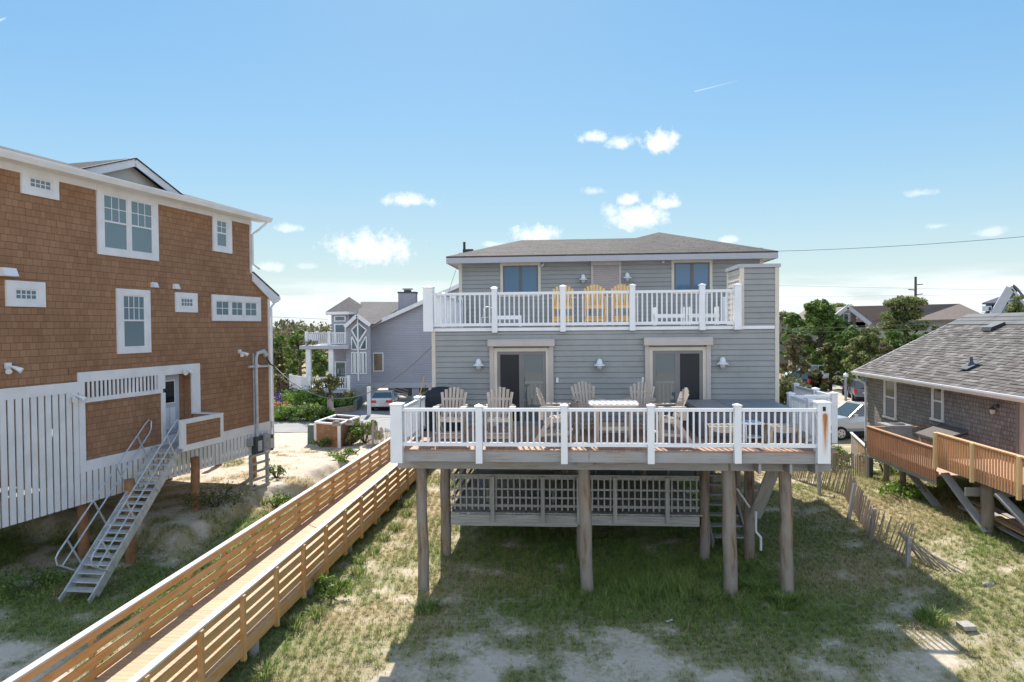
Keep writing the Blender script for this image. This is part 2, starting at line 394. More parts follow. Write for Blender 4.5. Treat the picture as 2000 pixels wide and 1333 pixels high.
# ================================================================== main house
ZD = M.y(1190, 880, 16.15)[1]             # lower deck floor
YW, YU = 20.1, 25.7; XL, XR = -3.97, 6.08
ZB = CZ + 0.0                             # balcony floor
def lap(mb, x0, x1, z0, z1, y, ex=.16, holes=()):
    """lapped boards on a wall facing -y"""
    X0, X1 = x0, x1; z = z0; segs = []
    while z < z1 - .01:
        zt = min(z + ex, z1); xa = X0
        while xa < X1 - .01:
            xb = min(xa + random.uniform(1.8, 4.2), X1); xb = X1 if X1 - xb < .6 else xb; segs.append((xa + (.003 if xa > X0 else 0), xb - (.003 if xb < X1 else 0), z, zt)); xa = xb
        z += ex
    for x0, x1, z, zt in segs:
        rr = random.random()
        mb.face([(x0, y - .024, z), (x1, y - .024, z), (x1, y - .004, zt - .014), (x0, y - .004, zt - .014)], rr)
        mb.face([(x0, y + .018, z), (x1, y + .018, z), (x1, y - .024, z), (x0, y - .024, z)], rr); mb.face([(x0, y - .004, zt - .014), (x1, y - .004, zt - .014), (x1, y + .018, zt - .014), (x0, y + .018, zt - .014)], rr)
house = thing('beach_house', 'two-storey grey-green sided beach house on piles with a hip roof and a front balcony', 'house', (XL, YW, ZD), M)
hb = dict(parent=house)
mb = MB(); mb.box(XL, XR, YW + .022, 34, ZD - .28, ZB - .12, .5); mb.build('ground_storey', 'siding', **hb)
mb = MB(); lap(mb, XL + .09, XR - .09, ZD - .02, ZB - .13, YW); mb.build('siding', 'siding', **hb)
zt_u = M.y(1180, 508, YU)[1] + .35
mb = MB(); mb.box(-4.0, 7.2, YU + .02, 34, ZB - .1, zt_u, .5); mb.box(XR + .01, 7.2, 24.2, 34, ZD - .3, ZB - .1, .5); mb.build('upper_storey', 'siding', **hb)
mb = MB(); lap(mb, -3.9, 7.1, ZB + .02, zt_u, YU); mb.build('siding', 'siding', **hb)
for x0, x1, y, z0, z1 in ((XL - .01, XL + .1, YW, ZD - .05, ZB - .12), (XR - .1, XR + .012, YW, ZD - .05, ZB + 1.72), (-4.02, -3.9, YU, ZB, zt_u), (7.1, 7.215, YU, ZB, zt_u)):
    mb = MB(); mb.box(x0, x1, y - .028, y + .1, z0, z1); mb.build('corner_board', 'cream_trim', **hb)
# stair tower standing on the balcony's right end
tx0, _ = M.y(1446, 560, YW); tz = M.y(1475, 516, YW)[1]; ty1 = 21.65
mb = MB(); mb.box(tx0 + .02, XR - .02, YW + .02, ty1, ZB - .12, tz - .1, .5); lap(mb, tx0 + .1, XR - .1, ZB - .13, tz - .1, YW)
tw = mb.build('stair_tower', 'siding', **hb)
mb = MB(); mb.box(tx0 - .02, tx0 + .1, YW - .03, YW + .08, ZB - .14, tz - .1); mb.box(tx0 - .02, tx0 + .09, ty1 - .1, ty1 + .02, ZB - .1, tz - .1)
z = ZB
while z < tz - .15:                        # light lap boards on the side that faces the balcony
    mb.face([(tx0 - .016, YW + .08, z), (tx0 - .016, ty1 - .1, z), (tx0, ty1 - .1, z + .16), (tx0, YW + .08, z + .16)], .5); z += .16
mb.build('tower_trim', 'cream_trim', tw)
mb = MB(); mb.box(tx0 - .06, XR + .05, YW - .06, ty1 + .06, tz - .1, tz); mb.build('tower_cap', 'fascia', tw)
# roof
ze = M.y(1190, 496, 25.2)[1]; sl = .335
def rz(d): return ze + sl * d
P = lambda x, y, d: (x, y, rz(d))
e0, e1 = -4.42, 7.62
A = P(e0, 25.2, 0); B = P(e1, 25.2, 0); C = P(3.9, 28.92, 3.72); D = P(2.82, 27.84, 2.64); E = P(-1.78, 27.84, 2.64)
mb = MB(); mb.slab([A, B, C, D, E], .05); mb.slab([B, P(e1, 34.6, 0), P(3.9, 30.9, 3.72), C], .05)
mb.slab([P(e0, 34.6, 0), A, E, P(-1.78, 32, 2.64)], .05)
mb.face([E, D, C, P(3.9, 30.9, 3.72), P(2.82, 32, 2.64), P(-1.78, 32, 2.64)], .5)
mb.face([P(e0, 34.6, 0), P(-1.78, 32, 2.64), P(2.82, 32, 2.64), P(3.9, 30.9, 3.72), P(e1, 34.6, 0)], .5)
roof = mb.build('roof', 'roof_main', **hb)
mb = MB(); mb.box(e0 + .004, e1 - .004, 25.204, 25.24, ze - .26, ze - .055); mb.box(e0 + .004, e0 + .04, 25.24, 34.5, ze - .26, ze - .055); mb.box(e1 - .04, e1 - .004, 25.24, 34.5, ze - .26, ze - .055)
mb.build('fascia', 'fascia', roof)
mb = MB(); mb.box(e0 + .04, e1 - .04, 25.24, YU + .1, ze - .24, ze - .215); mb.box(e0 + .04, -3.99, YU + .1, 34.4, ze - .24, ze - .215); mb.box(7.19, e1 - .04, YU + .1, 34.4, ze - .24, ze - .215); mb.build('soffit', 'tan_metal', roof)
mb = MB(); mb.cyl(*M.y(907, 490, 27.0)[:1], 27.0, ze + .3, ze + .75, .05); mb.box(-4.0, -3.6, 26.6, 26.8, ze + .2, ze + .42); mb.build('vent_pipe', 'black_pipe', roof)
# windows of the upper storey
def win(px0, px1, pt, pb, plane, parent, gl='glass_blue', frame=M, trim='cream_trim', tw=.1, sash='bronze', split=True, name='window'):
    x0, z1 = frame.y(px0, pt, plane); x1, _ = frame.y(px1, pt, plane); z0 = frame.y((px0 + px1) / 2, pb, plane)[1]; p = plane
    mb = MB(); mb.box(x0, x1, p - .045, p, z1 - tw * 1.3, z1); mb.box(x0, x1, p - .045, p, z0, z0 + tw); mb.box(x0, x0 + tw, p - .045, p, z0 + tw, z1 - tw * 1.3); mb.box(x1 - tw, x1, p - .045, p, z0 + tw, z1 - tw * 1.3)
    w = mb.build(name, trim, parent); a, b, c, d = x0 + tw, x1 - tw, z0 + tw, z1 - tw * 1.3; t = .055
    mb = MB(); mb.box(a, b, p - .035, p - .015, d - t, d); mb.box(a, b, p - .035, p - .015, c, c + t); mb.box(a, a + t, p - .035, p - .015, c + t, d - t); mb.box(b - t, b, p - .035, p - .015, c + t, d - t)
    if split: m = (a + b) / 2; mb.box(m - .06, m + .06, p - .037, p - .015, c + t, d - t)
    mb.build('sash', sash, w)
    mb = MB(); mb.box(a + t * .8, b - t * .8, p - .025, p - .02, c + t * .8, d - t * .8, .5); mb.build('pane', gl, w)
    return w
win(977, 1056, 513, 580, YU, house); win(1311, 1391, 507, 575, YU, house)
# roller shutter over the balcony door
x0, _ = M.y(1154, 520, YU); x1, _ = M.y(1213, 520, YU); zs = M.y(1183, 519, YU)[1]
mb = MB(); mb.box(x0, x1, YU - .2, YU - .01, zs, zt_u - .1); sh = mb.build('shutter_housing', 'tan_shutter', **hb)
mb = MB(); mb.box(x0, x0 + .09, YU - .07, YU - .01, ZB, zs); mb.box(x1 - .09, x1, YU - .07, YU - .01, ZB, zs); mb.build('guide_rail', 'tan_metal', sh)
mb = MB(); z = ZB
while z < zs - .03: mb.face([(x0 + .09, YU - .03, z + .012), (x1 - .09, YU - .03, z + .012), (x1 - .09, YU - .05, z + .03), (x0 + .09, YU - .05, z + .03)], .5); mb.face([(x0 + .09, YU - .05, z + .03), (x1 - .09, YU - .05, z + .03), (x1 - .09, YU - .045, z + .075), (x0 + .09, YU - .045, z + .075)], .5); mb.face([(x0 + .09, YU - .045, z + .075), (x1 - .09, YU - .045, z + .075), (x1 - .09, YU - .03, z + .087), (x0 + .09, YU - .03, z + .087)], .5); z += .075
mb.build('shutter_curtain', 'tan_shutter', sh)
# the two sliding doors on the deck
def slider(pa, pb, pt, ph, doors, label):
    xa, ztop = M.y(pa, pt, YW - .25); xb, _ = M.y(pb, pt, YW - .25); zh = M.y(pa, ph, YW - .25)[1]
    mb = MB(); mb.prism([(YW - .25, zh), (YW - .25, ztop - .05), (YW - .19, ztop), (YW - .015, ztop), (YW - .015, zh)], 'x', xa, xb, .4)
    d = mb.build('sliding_door', 'tan_metal', **hb); d['label'] = label
    xa += .04; xb -= .04
    for ga, gb in ((xa, xa + .12), (xb - .12, xb)): mb = MB(); mb.box(ga, gb, YW - .12, YW - .015, ZD, zh); mb.build('shutter_guide', 'tan_metal', d)
    mb = MB(); c0, c1, ct = xa + .12, xb - .12, zh - .16
    mb.box(c0, c1, YW - .08, YW - .015, ct, ct + .1); mb.box(c0, c0 + .1, YW - .08, YW - .015, ZD, ct); mb.box(c1 - .1, c1, YW - .08, YW - .015, ZD, ct); mb.build('door_trim', 'cream_trim', d)
    c0 += .1; c1 -= .1; m = (c0 + c1) / 2
    for k, (a, b, gl) in enumerate(((c0, m + .02, doors[0]), (m - .02, c1, doors[1]))):
        yy = YW - .05 if k == 0 else YW - .035
        mb = MB(); t = .09
        mb.box(a, a + t, yy - .015, yy + .015, ZD, ct); mb.box(b - t, b, yy - .015, yy + .015, ZD, ct); mb.box(a + t, b - t, yy - .015, yy + .015, ct - t, ct); mb.box(a + t, b - t, yy - .015, yy + .015, ZD, ZD + .14)
        mb.build('door_frame', 'bronze' if gl != 'blinds' else 'tan_metal', d).data.materials[0] = MAT['bronze_mid']
        mb = MB(); mb.face([(a + t, yy, ZD + .14), (b - t, yy, ZD + .14), (b - t, yy, ct - t), (a + t, yy, ct - t)], .5); mb.build('door_pane', gl, d)
m_plain('bronze_mid', (.20, .19, .19), .35, .05, 3)
slider(952, 1083, 663.5, 677, ('screen', 'door_glass'), 'sliding glass door under the left shutter box')
slider(1258, 1393, 659.5, 675, ('door_glass', 'screen'), 'sliding glass door under the right shutter box')
# nautical wall lamps
def lamp(px, py, plane, tilt=0):
    x, z = M.y(px, py, plane - .12); c = (x, plane - .15, z)
    mb = MB(); mb.lathe([(.0, .17), (.055, .155), (.085, .08), (.092, .03), (.165, -.02), (.165, -.045), (.09, -.04)], c); mb.tube([(x, plane - .01, z + .06), (x, plane - .06, z + .16), (x, plane - .13, z + .12)], .018, 6); mb.lathe([(0, 0), (.07, 0)], (x, plane - .012, z + .06)); mb.box(x - .05, x + .05, plane - .02, plane - .005, z, z + .12)
    o = mb.build('wall_lamp', 'lamp_metal', **hb, smooth=False)
    mb = MB(); mb.lathe([(.078, -.035), (.075, -.11), (.04, -.155), (0, -.16)], c); mb.build('lamp_globe', 'lamp_glass', o)
for px, py in ((935, 712), (1171, 712), (1411, 709)): lamp(px, py, YW)
for px, py in ((1139, 545), (1225, 542)): lamp(px, py, YU)
for px, py, pl in ((1062, 517, YU), (1298, 510, YU)):
    x, z = M.y(px, py, pl - .1); mb = MB(); mb.tube([(x, pl - .02, z + .1), (x, pl - .08, z + .04)], .02, 6); mb.tube([(x, pl - .06, z + .04), (x - .06, pl - .16, z - .05)], [.03, .05], 8); mb.build('floodlight', 'lamp_metal', **hb)
for px, py in ((1088.5, 743), (1255.5, 742)):
    x, z = M.y(px, py, YW - .03); mb = MB(); mb.box(x - .035, x + .035, YW - .05, YW - .005, z - .07, z + .07); mb.build('switch_box', 'vinyl', **hb)
# railings -----------------------------------------------------------
def baluster_run(mb, p, q, z0, z1, n, t=.04):
    p = Vector(p); q = Vector(q)
    for i in range(n):
        c = p + (q - p) * ((i + .5) / n); a = math.atan2(q.y - p.y, q.x - p.x)
        mb.bar((c.x, c.y, z0), (c.x, c.y, z1), t, t, (math.cos(a + PI / 2), math.sin(a + PI / 2), 0), .5)
def vrail(parent, p, q, zf, h=.93, lo=.10, sp=.141, hgt=.075, lohgt=.09, mat='vinyl'):
    """one vinyl railing panel between two posts"""
    p = Vector((*p, 0)); q = Vector((*q, 0)); n = max(2, round((q - p).length / sp))
    mb = MB(); mb.bar((p.x, p.y, zf + h - hgt / 2), (q.x, q.y, zf + h - hgt / 2), .075, hgt, rnd=.3); o = mb.build('top_rail', mat, parent)
    mb = MB(); mb.bar((p.x, p.y, zf + lo + lohgt / 2), (q.x, q.y, zf + lo + lohgt / 2), .06, lohgt, rnd=.3); mb.build('bottom_rail', mat, parent); mb = MB(); baluster_run(mb, p, q, zf + lo + lohgt - .01, zf + h - hgt + .01, n); mb.build('balusters', mat, o)
def vpost(parent, x, y, z0, z1, w=.155, mat='vinyl', cap=True):
    mb = MB(); h = w / 2; mb.box(x - h, x + h, y - h, y + h, z0, z1 - .02, .3); c = h + (.018 if cap else 0)
    zt = z1 - .02
    for (a, b) in ((c, zt), ):
        pts = [(x - a, y - a), (x + a, y - a), (x + a, y + a), (x - a, y + a)]
        mb.box(x - a, x + a, y - a, y + a, b - .0, b + .03, .3); top = (x, y, b + .065)
        for k in range(4): mb.face([(*pts[k], b + .03), (*pts[(k + 1) % 4], b + .03), top], .3)
    return mb.build('post', mat, parent)
# balcony: floor, fascia, posts
yb = YW - .06; pz = lambda px, py, y: M.y(px, py, y)[1]
mb = MB(); mb.box(XL - .02, tx0 - .02, yb + .02, YU, ZB - .05, ZB - .01, .5); bal = mb.build('balcony_floor', 'weathered', **hb)
zf0 = pz(1150, 643, yb)
mb = MB(); mb.box(XL, XR - .12, yb + .005, yb + .035, zf0 - .04, zf0 + .055); mb.build('balcony_fascia', 'vinyl', bal)
mb = MB(); mb.box(XL, tx0 - .02, yb + .045, yb + .09, zf0 - .02, ZB - .012); mb.build('gap_shade_strip', 'dark_and_shade', bal)  # dark strip painted in for the shade in the gap above the fascia
mb = MB()
x = XL + .3
while x < tx0 - .2: mb.box(x, x + .12, yb + .0, yb + .044, zf0 + .057, ZB - .03); x += .42
mb.build('joist_ends', 'weathered', bal)
zbf = pz(1190, 637.5, yb)
brail = []
pxs = [837, 966, 1099.5, 1235, 1371, 1440]
hb_ = pz(1190, 568.5, yb) - zbf
ppos = []
for i, px in enumerate(pxs):
    x = M.y(px, 600, yb - .03)[0]; ppos.append(x)
    w = .29 if i == 0 else (.19 if i == 5 else .155)
    pt = [562, 563.5, 560, 558, 557, 557][i]; pb = [648, 650, 648, 646, 645, 644][i]
    vpost(bal, x, yb - .05 + w / 2 - .08, pz(px, pb, yb - .03), pz(px, pt, yb - .03), w)
for a, b, wa, wb in zip(ppos, ppos[1:], [.145, .08, .08, .08, .08], [.08, .08, .08, .08, .095]): vrail(bal, (a + wa, yb), (b - wb, yb), zbf, hb_, .03, .142)
for y in (21.9, 23.8, 25.6): vpost(bal, XL + .04, y, ZB - .05, ZB + hb_ + .06)
for y0, y1 in ((20.3, 21.82), (21.98, 23.72), (23.88, 25.52)): vrail(bal, (XL + .04, y0), (XL + .04, y1), ZB - .02, hb_, .05)
# side gate seen beyond the chairs at the balcony's right
mb = MB(); mb.box(5.6, 6.2, 24.9, 24.95, ZB + .05, ZB + 1.0); mb.build('gate_panel', 'vinyl', bal)
# right side landing with its outer rail
lx = 7.2
# lower deck --------------------------------------------------------------
YD = 16.15
deck = thing('timber_deck', 'raised timber deck on round piles with a white railing, fronting the grey house', 'deck', (XL, YD, ZD), M)
mb = MB(); x = XL - .1
while x < XR + .1: mb.box(x, x + .137, YD, YW - .03, ZD - .035, ZD); x += .143
mb.build('deck_boards', 'deck_wood', deck)
zr0 = pz(1190, 904, YD); zr1 = pz(1190, 884.5, YD)
xm = M.y(1150.5, 895, YD)[0]
mb = MB(); mb.box(XL - .02, xm - .004, YD + .01, YD + .06, zr0, ZD - .04); mb.box(xm + .004, XR - .02, YD + .01, YD + .06, zr0, ZD - .04); mb.box(XL - .02, XL + .03, YD + .06, YW, zr0, ZD - .04); mb.box(XR - .07, XR - .02, YD + .06, YW, zr0, ZD - .04); mb.build('rim_beam', 'weathered', deck)
mb = MB()
for k in range(22): x = XL + .35 + k * .45; mb.box(x, x + .05, YD + .07, YW + 8, zr0 + .02, ZD - .045)
mb.build('joists', 'weathered', deck)
mb = MB(); mb.box(XL - .25, XR + .2, 16.75, 16.83, zr0 - .3, zr0 - .005); mb.box(XL - .25, XR + .2, 17.05, 17.13, zr0 - .3, zr0 - .005); mb.box(XL - .1, XR + .1, 19.4, 19.5, zr0 - .3, zr0 - .005); mb.build('girder', 'weathered', deck)
mb = MB()
for px, w in ((1452, .06), (1497, .07)): pass
for x in (XR - 1.6, XR - .9, XR - .32): mb.bar((x, 16.2, zr0 - .12), (x + .05, 17.6, zr0 - .2), .06, .24)
mb.build('blocking', 'weathered', deck)
dh = pz(1190, 797.5, YD) - ZD
dp = []
RZ_ = lambda px: pz(px, 800, YD - .13)
for i, px in enumerate([775.5, 936, 1102, 1271, 1440, 1607]):
    x = M.y(px, 850, YD - .05)[0]; dp.append(x); w = .285 if i in (0, 5) else .155
    pt = [788.5, 792, 791, 791, 790.5, 785][i]; pb = [905, 906, 907, 907, 906, 906][i]
    o = vpost(deck, x, YD - .055 + (.06 if i in (0, 5) else 0), pz(px, pb, YD - .13), pz(px, pt + 2, YD - .13), w, 'vinyl_rust' if i == 5 else 'vinyl')
    if i == 5: o['label'] = 'white corner post with an orange rust streak'; mb = MB(); mb.tube([(x, YD - .14, RZ_(px)), (x, YD - .2, RZ_(px) - .02), (x, YD - .2, RZ_(px) + .06)], .012, 5); mb.box(x - .03, x + .03, YD - .15, YD - .135, RZ_(px) - .04, RZ_(px) + .06); mb.build('hook', 'black_pipe', o); RX = x; RZ = pz(px, 806, YD - .13)
for i, (a, b) in enumerate(zip(dp, dp[1:])): vrail(deck, (a + (.14 if i == 0 else .08), YD - .03), (b - (.14 if i == 4 else .08), YD - .03), ZD, dh, .09, .141)
for xx, ys in ((XL - .02, (16.35, 18.1, 20.0)), (XR + .02, (16.35, 17.6, 19.1))):
    for y in ys[1:]: vpost(deck, xx, y, ZD - .02, ZD + dh + .06)
    for y0, y1 in zip(ys, ys[1:]): vrail(deck, (xx, y0 + .08), (xx, y1 - .08), ZD, dh, .09)
# rust material coordinates are in the deck's own space
n = RUSTN; rx = RX - XL; rzv = RZ - ZD
nz = n.noise(n.obj(14, 14, 1.2), 1, 4)
dx = n.math('ABSOLUTE', n.math('SUBTRACT', n.n['Separate XYZ'].outputs[0], rx + .02))
fx = n.math('SUBTRACT', 1.0, n.math('DIVIDE', n.math('ADD', dx, n.math('MULTIPLY', nz, .05)), .10), clamp=True)
dz = n.math('SUBTRACT', rzv, n.n['Separate XYZ'].outputs[2])
fz = n.math('MULTIPLY', n.math('MULTIPLY', dz, 14.0, clamp=True), n.math('SUBTRACT', 1.05, n.math('DIVIDE', dz, 1.0), clamp=True))
f = n.math('MULTIPLY', n.math('MULTIPLY', fx, fz), 2.6, clamp=True)
n.col(n.mix(f, (.78, .79, .81), n.ramp(nz, (.35, (.16, .05, .015)), (.6, (.62, .22, .03))))); n.set('Roughness', .45)
# piles -------------------------------------------------------------
def pile(parent, x, y, z0, z1, r, mat='pile_wood', lean=(0, 0)):
    mb = MB(); pts = []; rs = []
    for k in range(9):
        t = k / 8; pts.append((x + lean[0] * (1 - t) + .012 * math.sin(k * 1.7 + x), y + lean[1] * (1 - t), z0 + (z1 - z0) * t)); rs.append(r * .86 * (1.06 - .10 * t) * (1 + .02 * math.sin(k * 2.3 + x * 3)))
    mb.tube(pts, rs, 16); return mb.build('pile', mat, parent, smooth=True)
for px, pw in ((824, 25), (1143, 28), (1425, 30), (1536, 27)):
    x, _ = M.y(px, 1040, 16.85); pile(deck, x - .02, 16.9, -.4, zr0 - .01 if px != 1143 else ZD - .1, pw * 16.9 / 1333 / 2, lean=(.06, 0))
mb = MB(); x, _ = M.y(1143, 1040, 16.85); 
mb.box(x - .2, x + .2, 16.6, 16.72, zr0 - .18, zr0 - .01); mb.build('pile_bracket', 'weathered', deck)
for px, pw in ((870, 24), (1377, 22), (1464, 22), (1135, 20)):
    x, _ = M.y(px, 1000, 19.4); pile(deck, x, 19.45, -.4, zr0 - .01, pw * 19.4 / 1333 / 2)
for x in (-3.6, -.4, 2.6, 5.7):
    for y in (23.4, 27.2, 31): pile(house, x, y, -.4, ZD - .3, .15)
# diagonal brace and the underdeck stair at the right
a = M.y(1512, 908, 18.4); b = M.y(1478, 1012, 19.3)
mb = MB(); mb.bar((a[0], 18.3, a[1]), (b[0] - .05, 19.35, b[1]), .06, .34, (1, 0, 0)); mb.build('diagonal_brace', 'weathered', deck)
mb = MB(); a = M.y(1440, 1000, 20.0)
for s_ in (0, 1): mb.bar((4.25 + s_ * 1.0, 25.2, ZD - .5), (4.25 + s_ * 1.0, 20.2, .2), .05, .28)
for k in range(13): t = k / 13; mb.box(4.3, 5.25, 20.3 + 4.8 * t, 20.6 + 4.8 * t, .35 + t * 2.9, .39 + t * 2.9)
mb.build('under_stair', 'weathered', deck)
mb = MB(); a = M.y(1467, 1040, 19.1); mb.tube([(a[0] - .28, 19.5, 2.0), (a[0] - .0, 19.2, 1.55)], .03, 8); mb.tube([(a[0] + .1, 19.0, 1.5), (a[0] + .1, 19.0, .95), (a[0] + .22, 18.95, .8), (a[0] + .22, 18.95, .45)], .035, 8); mb.build('downspout', 'white_paint', deck)
# landing beyond the right corner
land = thing('side_landing', 'white-railed side landing stepping out beyond the right corner of the grey house', 'deck', (XR, 19.3, ZD), M)
mb = MB(); mb.box(XR + .1, 7.3, 19.1, 24.0, ZD - .3, ZD - .02); mb.build('landing_floor', 'weathered', land)
for x, y in ((7.25, 19.15), (7.25, 20.5), (7.25, 22.2)): vpost(land, x, y, ZD - .3, ZD + dh + .05)
vrail(land, (7.25, 19.25), (7.25, 20.4), ZD, dh, .09); vrail(land, (7.25, 20.6), (7.25, 22.1), ZD, dh, .09); vrail(land, (XR + .14, 19.15), (7.17, 19.15), ZD, dh, .09)
mb = MB(); mb.box(XR + .1, 7.3, 19.5, 19.6, ZD - .55, ZD - .302); mb.box(XR + .1, 7.3, 23.4, 23.5, ZD - .55, ZD - .302); mb.build('support_beam', 'weathered', land)

# lower porch with lattice railing ------------------------------------------
porch = thing('lattice_porch', 'weathered grey porch with a square-lattice railing under the deck', 'porch', (-3, 19.2, 1.3), M)
yp = 19.25; pxl, _ = M.y(880, 970, yp); pxr, _ = M.y(1366, 970, yp); zp = M.y(1100, 1004, yp)[1]; zpt = M.y(1100, 928, yp)[1]; zpb = M.y(1000, 1026, yp)[1]
mb = MB(); x = pxl
while x < pxr: mb.box(x, x + .138, yp + .05, 25.4, zp - .04, zp); x += .145
mb.build('porch_boards', 'old_lattice', porch)
mb = MB(); mb.box(pxl, M.y(1128, 1000, yp)[0], yp, yp + .045, zpb - .03, zp - .045); mb.box(M.y(1128, 1000, yp)[0] + .01, pxr, yp, yp + .045, zpb + .03, zp - .045); mb.build('porch_beam', 'old_lattice', porch)
mb = MB(); mb.box(pxl, pxr, yp - .01, yp + .09, zpt - .04, zpt); mb.box(pxl, pxr, yp + .02, yp + .05, zpt - .14, zpt - .045)
for f in (.38, .60, .80): mb.box(pxl, pxr, yp + .012, yp + .04, zpt - (zpt - zp) * f * 1.0 - (.025 if f < .7 else .05), zpt - (zpt - zp) * f * 1.0 + .025)
mb.build('porch_rail', 'old_lattice', porch)
mb = MB(); x = pxl + .1
while x < pxr - .05: mb.box(x, x + .042, yp - .02, yp + .01, zp + .1, zpt - .045); x += .17
mb.build('lattice_pickets', 'old_lattice', porch)
for px in (962, 1060, 1130, 1201, 1303):
    x, _ = M.y(px, 960, yp); mb = MB(); mb.box(x - .055, x + .055, yp - .075, yp - .022, zpb + .1, zpt - .045); mb.build('post', 'old_lattice', porch)
# side rail boards on the left
mb = MB()
for f in (.05, .35, .65, .95): mb.bar((pxl + .02, yp + .1, zp + f), (pxl + .02, 25.2, zp + f), .03, .1)
mb.build('side_rail', 'old_lattice', porch)
mb = MB(); mb.bar((pxl - .15, 19.9, zpt - .1), (pxl + .25, 23.5, zpt + .75), .12, .05); mb.build('stair_handrail', 'white_paint', porch)
# back of the porch: picket screen left, wall with door right
xs, _ = M.y(1128, 910, 24.6)
mb = MB(); x = pxl
while x < xs + .2: mb.box(x, x + .07, 25.3, 25.33, zp, ZD - .4); x += .11
mb.build('picket_screen', 'old_lattice', porch)
mb = MB(); mb.box(xs + .35, 5.2, 24.6, 24.7, zp - .1, ZD - .3); mb.build('back_wall', 'teal_wall', porch)
mb = MB()
for px in (1164, 1236, 1305): x, _ = M.y(px, 910, 24.6); mb.box(x - .04, x + .04, 24.55, 24.6, zp, ZD - .35)
x, _ = M.y(1270, 910, 24.6); mb.box(x - .5, x + .5, 24.56, 24.6, zp + .3, zp + .36); mb.build('wall_batten', 'old_lattice', porch)
tb = thing('garden_table', 'long dark grey table standing on the lattice porch', 'table', (-1.4, 21.5, zp), M)
xa, zt = M.y(922, 924, 21.6); xb, _ = M.y(1082, 924, 21.6)
mb = MB(); mb.box(xa, xb, 21.15, 22.0, zt - .04, zt + .0); mb.build('table_top', 'tub_side', tb)
for x in (xa + .15, xb - .15):
    for y in (21.3, 21.85): mb = MB(); mb.box(x - .03, x + .03, y - .03, y + .03, zp, zt - .04); mb.build('leg', 'tub_side', tb)
bn = thing('plank_bench', 'weathered plank bench between the lattice and the long dark table', 'bench', (-1.4, 20.7, zp), M)
mb = MB(); mb.box(-2.6, -.2, 20.45, 20.58, zp + .4, zp + .44); mb.box(-2.6, -.2, 20.6, 20.73, zp + .4, zp + .44); mb.build('seat', 'old_lattice', bn)
for x in (-2.4, -.4): mb = MB(); mb.box(x - .04, x + .04, 20.47, 20.7, zp, zp + .4); mb.build('leg', 'old_lattice', bn)
x, z = M.y(1198, 905, 24.5); mb = MB()
for k in range(5):
    r = .17 + .02 * k; mb.tube([(x + r * math.cos(t * PI / 9) * (.9 + .03 * k), 24.5 - .02 * k, z + .06 + r * math.sin(t * PI / 9)) for t in range(19)], .012, 5, cap=False)
mb.tube([(x, 24.45, z - .1), (x + .05, 24.4, z - .35), (x + .2, 24.4, z - .42)], .012, 5)
tag(mb.build('garden_hose', 'black_pipe', frame=M, base=(x, 24.5, z)), 'coiled black hose hanging on the wall behind the lattice porch', 'hose')
x, z = M.y(1450, 980, 20.2)

# ================================================================== deck furniture
def adirondack(mat, name='tall_adirondack_chair'):
    """counter-height chair, faces -y, origin on the floor"""
    t = thing(name, '', 'chair'); BASE[t.name] = (0, 0, 0)
    mb = MB()
    for k in range(5): y = -.27 + k * .095; mb.box(-.29, .29, y, y + .085, .655 - k * .012, .68 - k * .012)
    mb.box(-.29, .29, -.30, -.275, .57, .665); mb.build('seat', mat, t)
    mb = MB()
    for k in range(7):
        a = (k - 3) / 3; x0 = a * .215; x1 = a * .31; top = 1.38 - .13 * a * a
        y1 = .16 + (top - .6) * .38; mb.bar((x0, .15, .58), (x1, y1, top), .052, .02, (0, -1, .3), w2=.076, h2=.02)
    mb.box(-.25, .25, .205, .23, .72, .79); mb.bar((-.28, .345, 1.08), (.28, .345, 1.08), .025, .06); mb.build('backrest', mat, t)
    for s in (-1, 1):
        mb = MB(); mb.prism([(s * .27, -.36), (s * .42, -.36), (s * .43, -.1), (s * .36, .34), (s * .29, .34)], 'z', .925, .95); mb.build('arm', mat, t)
        mb = MB(); mb.box(s * .32 - .02, s * .32 + .02, -.33, -.22, 0, .925); mb.build('leg', mat, t)
        mb = MB(); mb.bar((s * .30, .30, .93), (s * .30, .30, .60), .035, .09, (0, 1, 0)); mb.bar((s * .30, .05, .66), (s * .30, .50, .0), .035, .10, (0, 1, 0)); mb.build('leg', mat, t)
        mb = MB(); mb.bar((s * .315, -.3, .62), (s * .315, .25, .55), .03, .10); mb.build('side_rail', mat, t)
    mb = MB(); mb.box(-.30, .30, -.37, -.335, .26, .30); mb.box(-.34, .34, -.44, -.34, .30, .325); mb.box(-.3, .3, -.335, -.31, .17, .27)
    mb.bar((-.3, -.38, .28), (-.3, .32, .22), .03, .07); mb.bar((.3, -.38, .28), (.3, .32, .22), .03, .07); mb.build('footrest', mat, t); return t
tan = adirondack('chair_wood'); G1 = 'tall weathered adirondack chairs on the lower deck'
spots = [(882, 17.05, 0, 'weathered tall adirondack chair nearest the black-covered grill, facing out from the deck'),
         (975, 17.05, .04, 'weathered tall adirondack chair in front of the left sliding door, facing out from the deck'),
         (1084, 17.25, PI * .47, 'weathered tall adirondack chair turned sideways at the left side of the deck table'),
         (1146, 18.75, PI * .08, 'weathered tall adirondack chair behind the table at its left back corner'),
         (1251, 18.7, -PI * .07, 'weathered tall adirondack chair behind the table at its right back corner'),
         (1306, 17.2, -PI * .46, 'weathered tall adirondack chair turned sideways at the right side of the deck table')]
for i, (px, y, r, lb) in enumerate(spots):
    o = tan if i == 0 else copy_tree(tan); place(o, M, M.y(px, 800, y)[0], y, ZD, r, None, lb, G1)
yel = adirondack('yellow_wood', 'yellow_adirondack_chair'); G2 = 'yellow adirondack chairs on the balcony'
